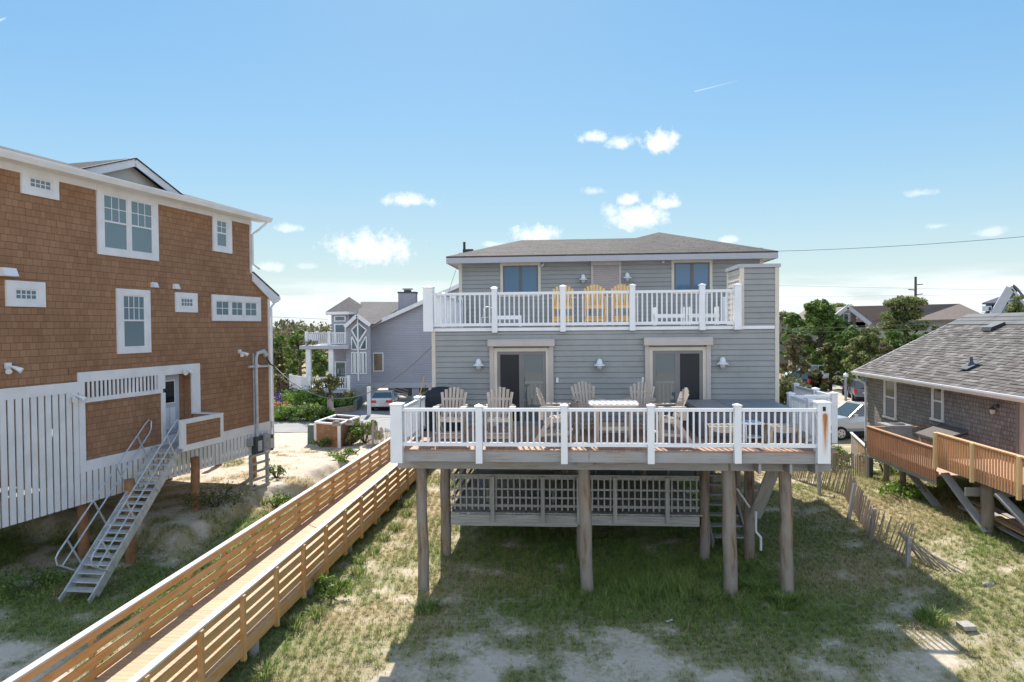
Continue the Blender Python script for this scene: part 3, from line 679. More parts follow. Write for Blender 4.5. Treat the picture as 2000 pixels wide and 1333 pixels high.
for i, (px, lb) in enumerate(((1100, 'leftmost of the three yellow chairs on the balcony, half behind a railing post'), (1162, 'middle yellow chair on the balcony, in front of the roller shutter'), (1216, 'rightmost of the three yellow chairs on the balcony, by the right lamp'))):
    o = yel if i == 0 else copy_tree(yel); place(o, M, M.y(px, 600, 22.4)[0], 22.4, ZB - .01, 0, None, lb, G2)
t = thing('dining_table', 'tall square wooden table with a pale rounded top in the middle of the deck', 'table', (0, 0, 0)); BASE[t.name] = (0, 0, 0)
mb = MB(); c = .12; a = .62; b = .56; mb.prism([(-a + c, -b), (a - c, -b), (a - .03, -b + .03), (a, -b + c), (a, b - c), (a - c, b), (-a + c, b), (-a, b - c), (-a, -b + c), (-a + .03, -b + .03)], 'z', .93, .975, .2)
mb.cyl(0, 0, .975, .98, .03); mb.build('table_top', 'table_top', t)
mb = MB(); mb.box(-a + .1, a - .1, -b + .1, b - .1, .85, .93); mb.build('apron', 'chair_wood', t)
for sx in (-1, 1):
    for sy in (-1, 1): mb = MB(); mb.box(sx * .42 - .045, sx * .42 + .045, sy * .38 - .045, sy * .38 + .045, 0, .86); mb.build('leg', 'chair_wood', t)
mb = MB(); mb.box(-.42, .42, -.4, -.36, .3, .4); mb.box(-.42, .42, .36, .4, .3, .4); mb.box(-.3, .3, -.1, .1, .2, .23); mb.build('stretcher', 'chair_wood', t)
place(t, M, M.y(1197, 790, 17.65)[0], 17.65, ZD)
# covered grill
g = thing('covered_grill', 'barbecue grill under a black cover beside the left wall corner', 'grill', (0, 0, 0)); BASE[g.name] = (0, 0, 0)
mb = MB(); prof = []
for i, (z, wx, wy) in enumerate(((.0, .56, .30), (.3, .55, .31), (.8, .54, .30), (1.0, .52, .29), (1.12, .42, .24), (1.2, .3, .16), (1.23, .1, .06))):
    ring = []
    for k in range(20):
        q = 2 * PI * k / 20; e = .35; cx = math.copysign(abs(math.cos(q)) ** e, math.cos(q)); cy = math.copysign(abs(math.sin(q)) ** e, math.sin(q)); f = 1 + .03 * math.sin(k * 2.1 + i)
        ring.append((wx * cx * f - .02, wy * cy * f, z))
    prof.append(ring)
for a, b in zip(prof, prof[1:]):
    for k in range(20): mb.face([a[k], a[(k + 1) % 20], b[(k + 1) % 20], b[k]], .3)
mb.face(prof[-1], .3); mb.build('cover', 'grill_cover', g, smooth=True)
mb = MB(); mb.box(-.4, .4, -.2, .2, .0, .05); mb.build('base_shelf', 'black_pipe', g)
place(g, M, M.y(862, 800, 19.3)[0] + .02, 19.3, ZD, .1)
# hot tub
t = thing('hot_tub', 'grey covered hot tub standing against the wall at the right of the deck', 'hot tub', (4.5, 18.9, ZD), M)
x0, _ = M.y(1364, 800, 17.9); x1 = 5.75; zt = pz(1440, 783.5, 19.6)
mb = MB(); mb.box(x0 + .05, x1 - .05, 17.95, 19.9, ZD + .02, zt - .12); mb.build('cabinet', 'tub_side', t)
mb = MB(); xm_ = x0 + (x1 - x0) * .36
mb.prism([(x0 - .02, 17.9), (xm_ - .005, 17.9), (xm_ - .005, 19.95), (x0 - .02, 19.95)], 'z', zt - .1, zt, .2); mb.build('cover_flap', 'tan_metal', t).data.materials[0] = MAT['tub_flap'] if 'tub_flap' in MAT else m_plain('tub_flap', (.30, .27, .26), .6, .06, 3).m
mb = MB(); mb.box(xm_ + .005, (xm_ + x1) / 2 - .004, 17.9, 19.95, zt - .1, zt + .004); mb.box((xm_ + x1) / 2 + .004, x1 + .02, 17.9, 19.95, zt - .1, zt + .004); mb.build('cover', 'tub_cover', t)
# low slatted stools
def stool():
    t = thing('slatted_footstool', '', 'footstool'); BASE[t.name] = (0, 0, 0); mb = MB()
    for k in range(5): y = -.27 + k * .112; z = .42 + .035 * math.sin(k / 4 * PI); mb.box(-.36, .36, y, y + .098, z, z + .022)
    mb.build('slats', 'bench_wood', t)
    mb = MB()
    for y in (-.30, .28):
        pts = [(-.34, .42), (.34, .42)] + [(.34 - .68 * i / 8, .36 - .07 * math.sin(PI * i / 8)) for i in range(9)]; mb.prism(pts, 'y', y, y + .025)
    mb.build('apron', 'bench_wood', t)
    for sx in (-1, 1):
        for sy in (-1, 1): mb = MB(); mb.box(sx * .33 - .035, sx * .33 + .035, sy * .26 - .03, sy * .26 + .03, 0, .42); mb.build('leg', 'bench_wood', t)
    return t
s0 = stool(); s1 = copy_tree(s0)
place(s0, M, M.y(1410, 840, 17.25)[0], 17.25, ZD, 0, 1.0, 'slatted wooden footstool in front of the left end of the hot tub', 'slatted footstools on the deck')
place(s1, M, M.y(1527, 840, 17.25)[0], 17.25, ZD, 0, (1.0, 1, 1), 'slatted wooden footstool near the right corner of the deck', 'slatted footstools on the deck')
t = thing('side_table', 'small white side table with a blue-white top between the two footstools', 'table', (0, 0, 0)); BASE[t.name] = (0, 0, 0)
mb = MB(); mb.box(-.25, .25, -.25, .25, .44, .48); mb.build('table_top', 'vinyl', t)
for sx in (-1, 1):
    for sy in (-1, 1): mb = MB(); mb.box(sx * .21 - .02, sx * .21 + .02, sy * .21 - .02, sy * .21 + .02, 0, .44); mb.build('leg', 'vinyl', t)
mb = MB(); mb.box(-.23, .23, -.23, .23, .1, .12); mb.build('shelf', 'vinyl', t); mb = MB(); mb.box(-.15, .15, -.1, .2, .482, .51); mb.build('folded_towel', 'blue_pad', t)
place(t, M, M.y(1467, 840, 17.6)[0], 17.6, ZD, .1)
# brooms behind the left rail
for i, (pa, ya, pb, yb2, lb) in enumerate(((818, 780, 829, 733, 'yellow broom handle leaning outside the left deck rail, tallest of three'), (822, 781, 832, 752, 'thin green-grey pole leaning between the two yellow handles'), (829, 778, 841, 754, 'yellow broom handle leaning closest to the house corner'))):
    a = M.y(pa, ya, 20.4); b = M.y(pb, yb2, 20.7); mb = MB(); v = Vector((b[0] - a[0], .3, b[1] - a[1])); p0 = Vector((a[0], 20.4, a[1])); p1 = p0 + v; p2 = p0 - v.normalized() * .7
    mb.tube([p2, p1], .016 if i != 1 else .012, 6); tag(mb.build('broom', 'broom_handle' if i != 1 else 'utility_green', frame=M, base=tuple(p2)), lb, 'broom')
    mb = MB()
# white balcony seats and tables
def patio(name, w, d, h, back=0, arm=0):
    t = thing(name, '', 'stool'); BASE[t.name] = (0, 0, 0); mb = MB(); n = 5
    for k in range(n): y = -d / 2 + k * d / n; mb.box(-w / 2, w / 2, y, y + d / n - .015, h - .03, h)
    mb.box(-w / 2, w / 2, -d / 2 - .02, -d / 2, h - .12, h - .03); mb.build('top', 'vinyl', t)
    for sx in (-1, 1):
        for sy in (-1, 1): mb = MB(); mb.box(sx * (w / 2 - .03) - .025, sx * (w / 2 - .03) + .025, sy * (d / 2 - .03) - .025, sy * (d / 2 - .03) + .025, 0, h + (arm if sx and back else 0)); mb.build('leg', 'vinyl', t)
    return t
o = patio('low_white_table', .85, .5, .36); tag(o, 'low white slatted table behind the second balcony post', 'table'); place(o, M, M.y(993, 620, 22.3)[0], 22.3, ZB)
o = patio('white_bench', .95, .5, .36, 1, .22); tag(o, 'low white slatted bench on the balcony left of the fourth post', 'bench'); place(o, M, M.y(1306, 620, 22.3)[0], 22.3, ZB)
o = patio('white_stool', .95, .5, .36, 1, .22); tag(o, 'low white slatted bench on the balcony behind the fifth post', 'bench'); place(o, M, M.y(1372, 620, 22.3)[0], 22.3, ZB)
x = M.y(952, 620, 22.6)[0]; t = thing('metal_chair', 'small dark wire chair on the balcony left of the white table', 'chair', (x, 22.6, ZB), M); mb = MB()
for s_ in (-.17, .17): mb.tube([(x + s_, 22.4, ZB), (x + s_, 22.4, ZB + .3), (x + s_, 22.8, ZB + .32), (x + s_ * .8, 22.85, ZB + .62)], .014, 5); mb.tube([(x + s_, 22.8, ZB), (x + s_, 22.8, ZB + .32)], .014, 5)
mb.tube([(x + .17 * math.cos(a), 22.83, ZB + .55 + .13 * math.sin(a)) for a in [PI * k / 8 for k in range(9)]], .014, 5); mb.build('frame', 'galvanised', t)
mb = MB(); mb.box(x - .18, x + .18, 22.4, 22.8, ZB + .3, ZB + .32); mb.build('seat', 'galvanised', t)
# ================================================================== left shingled house
XW = -16.4
lw = lambda px, py, x=XW: L.x(px, py, x)
yN = 11.5
yE = lw(527, 700)[0]; yU = lw(490, 480)[0]
zg = lw(526, 440)[1]                      # eave line
zt = sum(lw(px, py)[1] for px, py in ((0, 320), (300, 392), (487, 436))) / 3 + .03
zs = (lw(0, 1028)[1] + lw(216, 969)[1] + lw(482, 893)[1]) / 3
lh = thing('shingled_house', 'tall house clad in orange-brown shingles with white trim and a white slatted skirt', 'house', (XW, 20, 0), L)
lb = dict(parent=lh)
# band heights
zb1 = lw(100, 751)[1]; zb0 = lw(100, 772)[1]               # left low band
zr1 = (lw(161, 726)[1] + lw(388, 711)[1]) / 2
zk = lw(560 - 60, 775)[1]
zq1 = (lw(437, 841)[1] + lw(526, 829)[1]) / 2 + .35; zq0 = (lw(437, 858)[1] + lw(520, 842)[1]) / 2
zq1 = lw(437, 843)[1]; zq0 = lw(437, 861)[1]
ya = lw(153, 800)[0]; yb_ = lw(389, 760)[0]
ywing = yE; zw1 = lw(540, 585)[1]; zk2 = lw(490, 540)[1]
mb = MB()
poly = [(yN, zb1 - .1), (ya, zb1 - .1), (ya, zs + .5), (yE, zq0), (yE, zw1 + .02), (yU, zk2 + .05), (yU, zt + .1), (yN, zt + .1)]
poly = [(yN, zb0), (ya + .05, zb0), (ya + .05, zq0 - .1), (yE, zq0 - .1), (yE, zw1), (yU, zk2), (yU, zt + .1), (yN, zt + .1)]
# leave the door alcove open
yd0, yd1 = lw(321, 780)[0], lw(373, 780)[0]; zd1 = (lw(322, 733)[1] + lw(370, 729)[1]) / 2; zd0 = lw(345, 846)[1]
yv0, yv1 = lw(167, 765)[0], lw(306, 755)[0]; zv1 = (lw(167, 745)[1] + lw(305, 734.5)[1]) / 2; zv0 = (lw(167, 777)[1] + lw(305, 762)[1]) / 2
def wall_x(mb, x, y0, y1, z0, z1, rnd=.5): mb.face([(x, y0, z0), (x, y1, z0), (x, y1, z1), (x, y0, z1)], rnd)
ZFL = zd0 - .02
wall_x(mb, XW, yN, yU, zr1 - .05, zt + .1)
wall_x(mb, XW, yN, yv0, zb0, zr1 - .05); wall_x(mb, XW, yv0, yv1, zv1, zr1 - .05); wall_x(mb, XW, yv0, yv1, zq0 - .1, zv0); wall_x(mb, XW, yv1, yd0, zq0 - .1, zr1 - .05)
wall_x(mb, XW, yd0, yd1, zd1, zr1 - .05); wall_x(mb, XW, yd1, yU, zq0 - .1, zr1 - .05)
mb.face([(XW, yU, zq0 - .1), (XW, yE, zq0 - .1), (XW, yE, zw1), (XW, yU, zk2)], .5)
wl = mb.build('wall', 'cedar', **lb)
mb = MB(); wall_x(mb, XW - 9, yN, yE, zq0, zt); 
for y, z1_ in ((yN, zt), (yE, zw1), ): mb.face([(XW, y, zs), (XW - 9, y, zs), (XW - 9, y, z1_), (XW, y, z1_)], .5)
mb.face([(XW, yU, zk2), (XW - 9, yU, zk2), (XW - 9, yU, zt), (XW, yU, zt)], .5)
mb.build('end_wall', 'cedar', **lb)
mb = MB(); mb.box(XW - 9, XW - .05, yN, yE, zs + .3, zs + .5); mb.build('floor_frame', 'weathered', **lb)
# alcove
mb = MB(); wall_x(mb, XW - .7, yv0 - .3, yd1 + .9, ZFL - .1, zr1); mb.box(XW - .7, XW - .001, yd1 + .005, yd1 + .03, ZFL, zd1); mb.build('alcove_wall', 'cedar', **lb)
mb = MB(); mb.box(XW - .7, XW - .02, yv0, yd1, ZFL - .08, ZFL); mb.build('alcove_floor', 'weathered', **lb)
mb = MB(); y0, y1 = yd0 + .02, yd0 + .95; X = XW - .25
mb.box(X - .05, X, y0, y1, ZFL, zd1 - .02); d = mb.build('door', 'door_paint', **lb)
mb = MB(); mb.box(X, X + .012, y0 + .2, y1 - .2, ZFL + .98, zd1 - .2); mb.box(X, X + .01, y0 + .2, y0 + .44, ZFL + .15, ZFL + .85); mb.box(X, X + .01, y0 + .5, y1 - .2, ZFL + .15, ZFL + .85); mb.build('door_panel', 'white_paint', d)
mb = MB(); mb.box(X + .005, X + .016, y0 + .24, y1 - .24, ZFL + 1.02, zd1 - .24); mb.build('pane', 'glass_dark', d)
mb = MB(); mb.cyl(0, 0, 0, 0.01, .01); mb = MB(); mb.tube([(X, y0 + .08, ZFL + .95), (X + .07, y0 + .08, ZFL + .95)], .03, 8); mb.tube([(X, y0 + .08, ZFL + 1.1), (X + .04, y0 + .08, ZFL + 1.1)], .03, 8); mb.build('handle', 'black_pipe', d)
mb = MB(); mb.box(X - .05, X - .01, y1, yd1, ZFL, zd1); mb.build('door_side_panel', 'cedar', **lb)
# white trim
T = .05; X1 = XW + T
def tb(mb, pa, pb, ta, tbm): pass
mb = MB()
yp0, yp1 = lw(153, 850)[0], lw(165, 850)[0]
zpan1 = (lw(163, 786)[1] + lw(315, 769)[1]) / 2; zpan0 = (lw(168, 899)[1] + lw(317, 868)[1]) / 2; zbot = (lw(154, 922)[1] + lw(252, 903)[1]) / 2
mb.box(XW, X1, yN, yp0, zb0, zb1); mb.box(XW, X1, yp0, yp1, zbot, zr1)
mb.box(XW, X1, yp1, yb_, zv1, zr1); mb.box(XW, X1, yp1, lw(316, 780)[0], zpan1, zv0); mb.box(XW, X1, yp1, lw(326, 890)[0], zbot, zpan0)
mb.box(XW, X1, lw(307, 780)[0], yd0, zv0, zv1) ; mb.box(XW, X1, lw(315, 830)[0], yd0 + .0, zpan0, zpan1)
mb.box(XW, X1, yd1, yb_, lw(388, 806)[1], zv1); mb.box(XW, X1, yd0, yd1, zd1, zv1) if zd1 < zv1 else None
mb.box(XW, X1, lw(326, 890)[0], yd1 + .3, zbot, ZFL)
mb.box(XW, X1, yd1 + .3, yE, zq0, zq1 + .0)
mb.box(XW, X1, yU - .09, yU, zk2 + .1, zt); mb.box(XW, X1, yE - .1, yE, zs + .1, zw1); mb.box(XW, XW + .03, yN, yU, zt - .12, zt + .08)
mb.build('white_trim', 'white_paint', **lb)
mb = MB(); n_ = 18
for k in range(n_): y = yv0 + (yv1 - yv0) * (k + .3) / n_; mb.box(XW + .005, XW + .035, y, y + (yv1 - yv0) / n_ * .45, zv0 - .02, zv1 + .02)
mb.build('vent_slats', 'white_paint', **lb)
# white slatted skirt
mb = MB(); y = yN
while y < ya - .1: mb.box(XW + .01, XW + .04, y, y + .155, zs, zb0 + .02); y += .205
y = ya
while y < yE - .05: mb.box(XW + .012, XW + .042, y, min(y + .155, yE), zs, zbot + .02 if y < lw(326, 890)[0] else zq0 + .02); y += .205
mb.build('skirt_slats', 'white_paint', **lb)
mb = MB(); mb.box(XW - .06, XW - .02, yN, yE, zs + .05, zs + .15); mb.box(XW - .06, XW - .02, yN, yE, zq0 - .3, zq0 - .15); mb.build('skirt_frame', 'red_rail', **lb)
mb = MB(); wall_x(mb, XW - 1.6, yN, ya + .5, zs + .6, zb1); mb.build('inner_wall', 'red_rail', **lb)
mb = MB(); yy = yE - .02; k = 0
while k < 30: x = XW - .1 - k * .205; mb.box(x - .17, x, yE - .03, yE, zs, zq0); k += 1
mb.build('skirt_slats', 'white_paint', **lb)
# windows
def lwin(px0, px1, t0, b0, gx0, gx1, gt, gb, cols, rows, gl='glass_shade', upper=None, name='window', units=1, mid=None, label=None):
    y0, y1 = lw(px0, (t0 + b0) / 2)[0], lw(px1, (t0 + b0) / 2)[0]; z1, z0 = lw(px0, t0)[1], lw(px0, b0)[1]
    a, b = lw(gx0, gt)[0], lw(gx1, gt)[0]; d, c = lw(gx0, gt)[1], lw(gx0, gb)[1]
    mb = MB(); p = XW; q = XW + .055
    mb.box(p, q, y0, y1, d, z1); mb.box(p, q, y0, y1, z0, c); mb.box(p, q, y0, a, c, d); mb.box(p, q, b, y1, c, d); w = mb.build(name, 'white_paint', **lb)
    if label: w['label'] = label
    ws = (b - a) / units; g = .06 if units > 1 else 0
    for u in range(units):
        ua, ub = a + ws * u + (g if u else 0), a + ws * (u + 1) - (g if u < units - 1 else 0)
        if u: mb = MB(); mb.box(p, q - .003, ua - 2 * g, ua, c, d); mb.build('mullion', 'white_paint', w)
        mb = MB(); t = .04; mb.box(p, p + .03, ua, ub, d - t, d); mb.box(p, p + .03, ua, ub, c, c + t); mb.box(p, p + .03, ua, ua + t, c + t, d - t); mb.box(p, p + .03, ub - t, ub, c + t, d - t)
        zm = c
        if upper is not None: zm = lw(gx0, upper)[1]; mb.box(p, p + .034, ua + t, ub - t, zm - .025, zm + .025)
        for k in range(1, cols): yy = ua + t + (ub - ua - 2 * t) * k / cols; mb.box(p, p + .022, yy - .011, yy + .011, zm + (.025 if upper else t), d - t)
        for k in range(1, rows): zz = zm + (d - zm) * k / rows; mb.box(p, p + .0225, ua + t, ub - t, zz - .011, zz + .011)
        mb.build('sash', 'white_paint', w); mb = MB(); mb.box(p - .02, p + .012, ua + .02, ub - .02, c + .02, d - .02, .5); mb.build('pane', gl, w)
lwin(39, 112, 322, 377.5, 55, 99.5, 345, 366, 4, 2, label='small window under the eave at the far left')
lwin(188, 306.5, 360, 496.4, 199.5, 295.5, 378.2, 485, 3, 2, upper=431, units=2, label='large double window under the eave')
lwin(414.4, 450.8, 415, 490.5, 421.4, 441.5, 429, 481, 2, 2, upper=454, label='narrow window near the upper right corner')
lwin(9.8, 86.2, 547.2, 598.6, 27, 72, 563.6, 586, 4, 2)
lwin(227, 292, 563.6, 692, 238, 281.5, 576, 680, 4, 2, upper=626, label='tall window with a blind above the slatted vent')
lwin(341.6, 383.6, 571, 609.8, 351.4, 376.6, 581.8, 599.6, 4, 2)
lwin(413, 507.4, 575.4, 627, 420, 500.5, 587, 617, 2, 2, units=3, label='row of three small windows')
def xbox(name, px0, px1, t, b, dep, mat, slant=0):
    y0, y1 = lw(px0, t)[0], lw(px1, t)[0]; z1, z0 = lw((px0 + px1) / 2, t)[1], lw((px0 + px1) / 2, b)[1]
    mb = MB(); mb.prism([(XW, z0), (XW + dep, z0), (XW + dep * (1 - slant), z1), (XW, z1)], 'y', y0, y1, .5); return mb.build(name, mat, **lb)
xbox('dryer_vent', 294, 304, 552, 562, .14, 'white_paint', .5); xbox('dryer_vent', 337, 346, 555, 565, .14, 'white_paint', .5); xbox('dryer_vent', -8, 19, 524, 540, .3, 'white_paint', .3)
def flood(px, py):
    y, z = lw(px, py); mb = MB(); mb.box(XW, XW + .06, y - .07, y + .07, z - .05, z + .09)
    for s_ in (-1, 1): mb.tube([(XW + .06, y + s_ * .03, z), (XW + .14, y + s_ * .09, z - .04), (XW + .26, y + s_ * .17, z - .12)], [.02, .045, .075], 8)
    mb.build('floodlight', 'white_paint', **lb)
for p_ in ((14, 716), (357, 722), (467, 688), (142, 773)): flood(*p_)
# roof, eave, gutter, dormer
xo = XW + .5
zE = (L.x(0, 303, xo)[1] + L.x(300, 303 + 77, xo)[1] + L.x(492, 429, xo)[1]) / 3
yR = L.x(527, 432, xo)[0]
mb = MB(); mb.slab([(xo, yN, zE + .2), (xo, yR, zE + .2), (XW - 5, yR, zE + .2 + 5.5 * .29), (XW - 5, yN, zE + .2 + 5.5 * .29)], .06)
mb.slab([(XW - 5, yR, zE + .2 + 5.5 * .29), (XW - 5, yN, zE + .2 + 5.5 * .29), (XW - 10, yN, zE + .4), (XW - 10, yR, zE + .4)], .06); rf = mb.build('roof', 'roof_main', **lb)
mb = MB(); mb.box(XW, xo - .02, yN, yR - .02, zE + .02, zE + .04); mb.build('soffit', 'white_paint', rf)
mb = MB(); mb.prism([(xo - .02, zE), (xo + .06, zE), (xo + .13, zE + .12), (xo + .13, zE + .17), (xo - .02, zE + .17)], 'y', yN, yR, .4); mb.build('gutter', 'white_paint', rf)
mb = MB(); mb.box(xo - .06, xo - .021, yN, yR, zE - .0, zE + .17); mb.build('fascia', 'white_paint', rf)
xq = XW - .25; xp = xq - .3; gc = L.x(264, 309, xq); gb = L.x(368, 384, xq)
gy = gc[0]; gz = zE + .15; gh = gc[1] - .14; hw = gb[0] - gc[0]
mb = MB(); mb.face([(xp, gy - hw, gz), (xp, gy + hw, gz), (xp, gy, gh)], .5); dm = mb.build('dormer', 'gable_panel', **lb)
dm['label'] = 'shallow triangular dormer gable'
mb = MB()
for s_ in (-1, 1):
    mb.bar((xq, gy + s_ * hw * 1.08, gz - .06), (xq, gy, gh + .02), .04, .26, (0, 0, 1))
mb.build('rake_board', 'white_paint', dm)
mb = MB()
for s_ in (-1, 1): mb.slab([(xq + .06, gy + s_ * hw * 1.1, gz + .055), (xq + .06, gy, gh + .145), (XW - 5, gy, gh + .145), (XW - 5, gy + s_ * hw * 1.1, gz + .055)], .03)
mb.build('dormer_roof', 'roof_main', dm)
# lower wing roof, downspouts
mb = MB(); yw2 = L.x(541, 583, XW)[0]; zw2 = L.x(541, 580, XW)[1]; yw1 = yU - .02; zw0 = L.x(490, 534, XW)[1]
mb.slab([(XW + .12, yw1, zw0 + .06), (XW + .12, yw2, zw2 + .06), (XW - 9, yw2, zw2 + .06), (XW - 9, yw1, zw0 + .06)], .06); wr = mb.build('wing_roof', 'dark_roof', **lb)
mb = MB(); mb.prism([(yw1, zw0 - .3), (yw2 - .3, zw2 - .3), (yw2, zw2 - .2), (yw2, zw2), (yw1, zw0)], 'x', XW + .03, XW + .09, .4); mb.box(XW - 6, XW + .1, yw2 - .02, yw2 + .1, zw2 - .15, zw2 + .0); mb.build('rake_board', 'white_paint', wr)
mb = MB(); yy = yU - .06
mb.tube([(xo, yR - .15, zE), (XW + .3, yU + .05, zE - .35), (XW + .1, yU - .03, zE - .5), (XW + .1, yU - .03, zw0 + .35), (XW + .2, yU + .25, zw0 + .18)], .045, 8); mb.build('downspout', 'white_paint', **lb)
mb = MB(); mb.tube([(XW + .05, yw2 - .05, zw2 - .1), (XW + .05, yE + .07, zw2 - .45), (XW + .05, yE + .07, zs)], .045, 8); mb.build('downspout', 'white_paint', **lb)
# entry platform with shingled parapet
xP = XW + 1.15
y0p = L.x(357, 850, xP)[0]; y1p = L.x(436, 830, xP)[0]; ztp = (L.x(358, 821, xP)[1] + L.x(430, 808, xP)[1]) / 2; zbp = (L.x(358, 889, xP)[1] + L.x(435, 861, xP)[1]) / 2
ZP = (L.x(358, 874, xP)[1] + L.x(431, 851, xP)[1]) / 2
pf = None
mb = MB(); mb.box(XW + .06, xP - .02, y0p - .12, y1p - .02, zbp, zbp + .12); pf = mb.build('entry_platform', 'weathered', **lb)
mb = MB(); mb.box(xP - .1, xP - .02, y0p + .03, y1p - .03, ZP - .02, ztp - .04, .5); mb.box(XW + .06, xP - .1, y1p - .12, y1p - .04, ZP - .02, ztp - .04, .5); mb.build('parapet', 'cedar', pf)
mb = MB(); mb.box(XW + .06, xP + .02, y1p - .14, y1p + .01, ztp - .04, ztp); mb.box(xP - .14, xP + .02, y0p - .01, y1p - .14, ztp - .04, ztp)
mb.box(xP - .02, xP + .01, y0p, y1p, ZP - .17 - .02, ZP); mb.box(xP - .02, xP + .012, y0p - .01, y0p + .14, ZP, ztp - .04); mb.box(xP - .02, xP + .012, y1p - .12, y1p, ZP, ztp - .04); mb.box(xP - .018, xP + .008, y0p + .14, y1p - .12, ztp - .13, ztp - .04)
mb.box(xP - .13, xP - .02, y0p - .02, y0p + .03, ZP - .18, ztp - .04); mb.box(XW + .06, xP + .01, y1p, y1p + .03, ZP - .19, ZP); mb.build('parapet_trim', 'white_paint', pf)
# piles
for px, py, lbx in ((383, 1020, 0), (256, 1085, 0), (495, 955, 0), (300, 940, 1)):
    x, y = L.g(px, py, .05); pile(lh, x, y, -.4, zs + .5, .17, 'pile_tan')
for x in (XW - 4, XW - 8):
    for y in (15, 19, 23, 26): pile(lh, x, y, -.4, zs + .4, .17, 'pile_tan')
pile(lh, XW - .8, 16, -.4, zs + .4, .17, 'pile_tan'); 
# meters and mast
yM = lw(497, 800)[0]
mb = MB(); mb.tube([(XW + .12, yM, lw(497, 872)[1]), (XW + .12, yM, lw(497, 700)[1]), (XW + .14, yM + .05, lw(497, 690)[1]), (XW + .2, yM + .35, lw(510, 686)[1]), (XW + .2, yM + .5, lw(514, 694)[1])], [.055, .055, .07, .09, .1], 10)
mb.box(XW + .02, XW + .06, yM - .1, yM - .04, lw(497, 870)[1], lw(497, 690)[1]); mb.tube([(XW + .1, yM - .45, lw(490, 716)[1]), (XW + .1, yM + .9, lw(512, 716)[1])], .045, 8); mb.tube([(XW + .1, yM - .12, lw(490, 716)[1]), (XW + .1, yM + .12, lw(490, 716)[1])], .085, 8)
mast = mb.build('service_mast', 'galvanised', **lb)
mb = MB()
for q in (.0, .06): mb.tube([(XW + .2, yM + .5, lw(514, 697)[1]), (XW + .24, yM + .7 + q, lw(516, 712)[1]), (XW + .26, yM + .95 + q, lw(520, 716)[1])], .022, 5)
mb.build('mast_cables', 'black_pipe', mast)
for nm, a, b, t, bo, dp, mt in (('meter_box', 479, 487, 856, 872, .12, 'grey_box'), ('meter_cabinet', 489, 503, 853, 886, .2, 'dark_and_shade'), ('meter_box', 503, 515, 848, 882, .26, 'grey_box'), ('meter_cabinet', 516, 524, 849, 880, .18, 'dark_and_shade')):
    y0, y1 = lw(a, t)[0], lw(b, t)[0]; z1, z0 = lw((a + b) / 2, t)[1], lw((a + b) / 2, bo)[1]; mb = MB(); mb.box(XW + .05, XW + .05 + dp, y0, y1, z0, z1); o = mb.build(nm, mt, **lb)
    mb = MB(); mb.box(XW + .05 + dp, XW + .07 + dp, y0 + (y1 - y0) * .25, y1 - (y1 - y0) * .2, z0 + .1, z1 - .15); mb.build('cover', 'galvanised' if mt == 'dark_and_shade' else 'grey_box', o)
# plank rack in front of the corner pile
rk = thing('plank_rack', 'grey wooden post-and-rail rack like a ladder below the electric meters', 'rack', (XW + .4, yM, 0), L)
xr = XW + .45; ra, rb = L.x(490, 930, xr)[0], L.x(522, 930, xr)[0]; zt_ = L.x(505, 886, xr)[1]
for y in (ra, rb): mb = MB(); mb.box(xr - .05, xr + .05, y - .05, y + .05, -.3, zt_); mb.build('post', 'old_lattice', rk)
mb = MB()
for k in range(6): z = zt_ - .02 - k * (zt_ - .25) / 5.3; mb.box(xr + .05, xr + .085, ra - .08, rb + .08, z - .055, z + .03)
mb.build('rails', 'old_lattice', rk)

# ---------------------------------------------------------------- aluminium stair
st = thing('aluminium_stair', 'long aluminium gangway stair with tube handrails leaning from the platform down to the sand', 'stairs', (0, 0, 0), W)
BASE[st.name] = (0, 0, 0)
def w3(px, py, z=None, Y=None):
    d = ray(px, py)
    t = (z - CZ) / d.z if z is not None else Y / d.y
    return Vector((d.x * t, d.y * t, CZ + d.z * t))
zf = .12
f0 = w3(131, 1160, zf); f1 = w3(187, 1158, zf)
zt1 = ZP - .12; t0 = w3(309, 876, zt1); t1 = w3(349, 878, zt1)
acr = (f1 - f0); wid = .78; acr = ((f1 - f0) * .5 + (t1 - t0) * .5).normalized(); acr.z = 0; acr.normalize()
fm = (f0 + f1) / 2; tm = (t0 + t1) / 2; f0 = fm - acr * wid / 2; f1 = fm + acr * wid / 2; t0 = tm - acr * wid / 2; t1 = tm + acr * wid / 2
run = (tm - fm); rl = run.length; rd = run.normalized(); nup = acr.cross(rd).normalized()
if nup.z < 0: nup = -nup
for a, b in ((f0, t0), (f1, t1)): mb = MB(); mb.bar(a, b, .05, .24, nup); mb.build('stringer', 'galvanised', st)
ns = 20
for k in range(ns):
    c = fm + run * ((k + .4) / ns); hd = Vector((rd.x, rd.y, 0)).normalized()
    mb = MB(); mb.bar(c - acr * wid / 2, c + acr * wid / 2, .27, .03, (0, 0, 1)); mb.build('tread', 'galvanised', st)
for a in (f0, f1): mb = MB(); mb.bar(a + nup * .05, a - rd * .35 + Vector((0, 0, .1)), .04, .12, nup); mb.build('foot', 'galvanised', st)
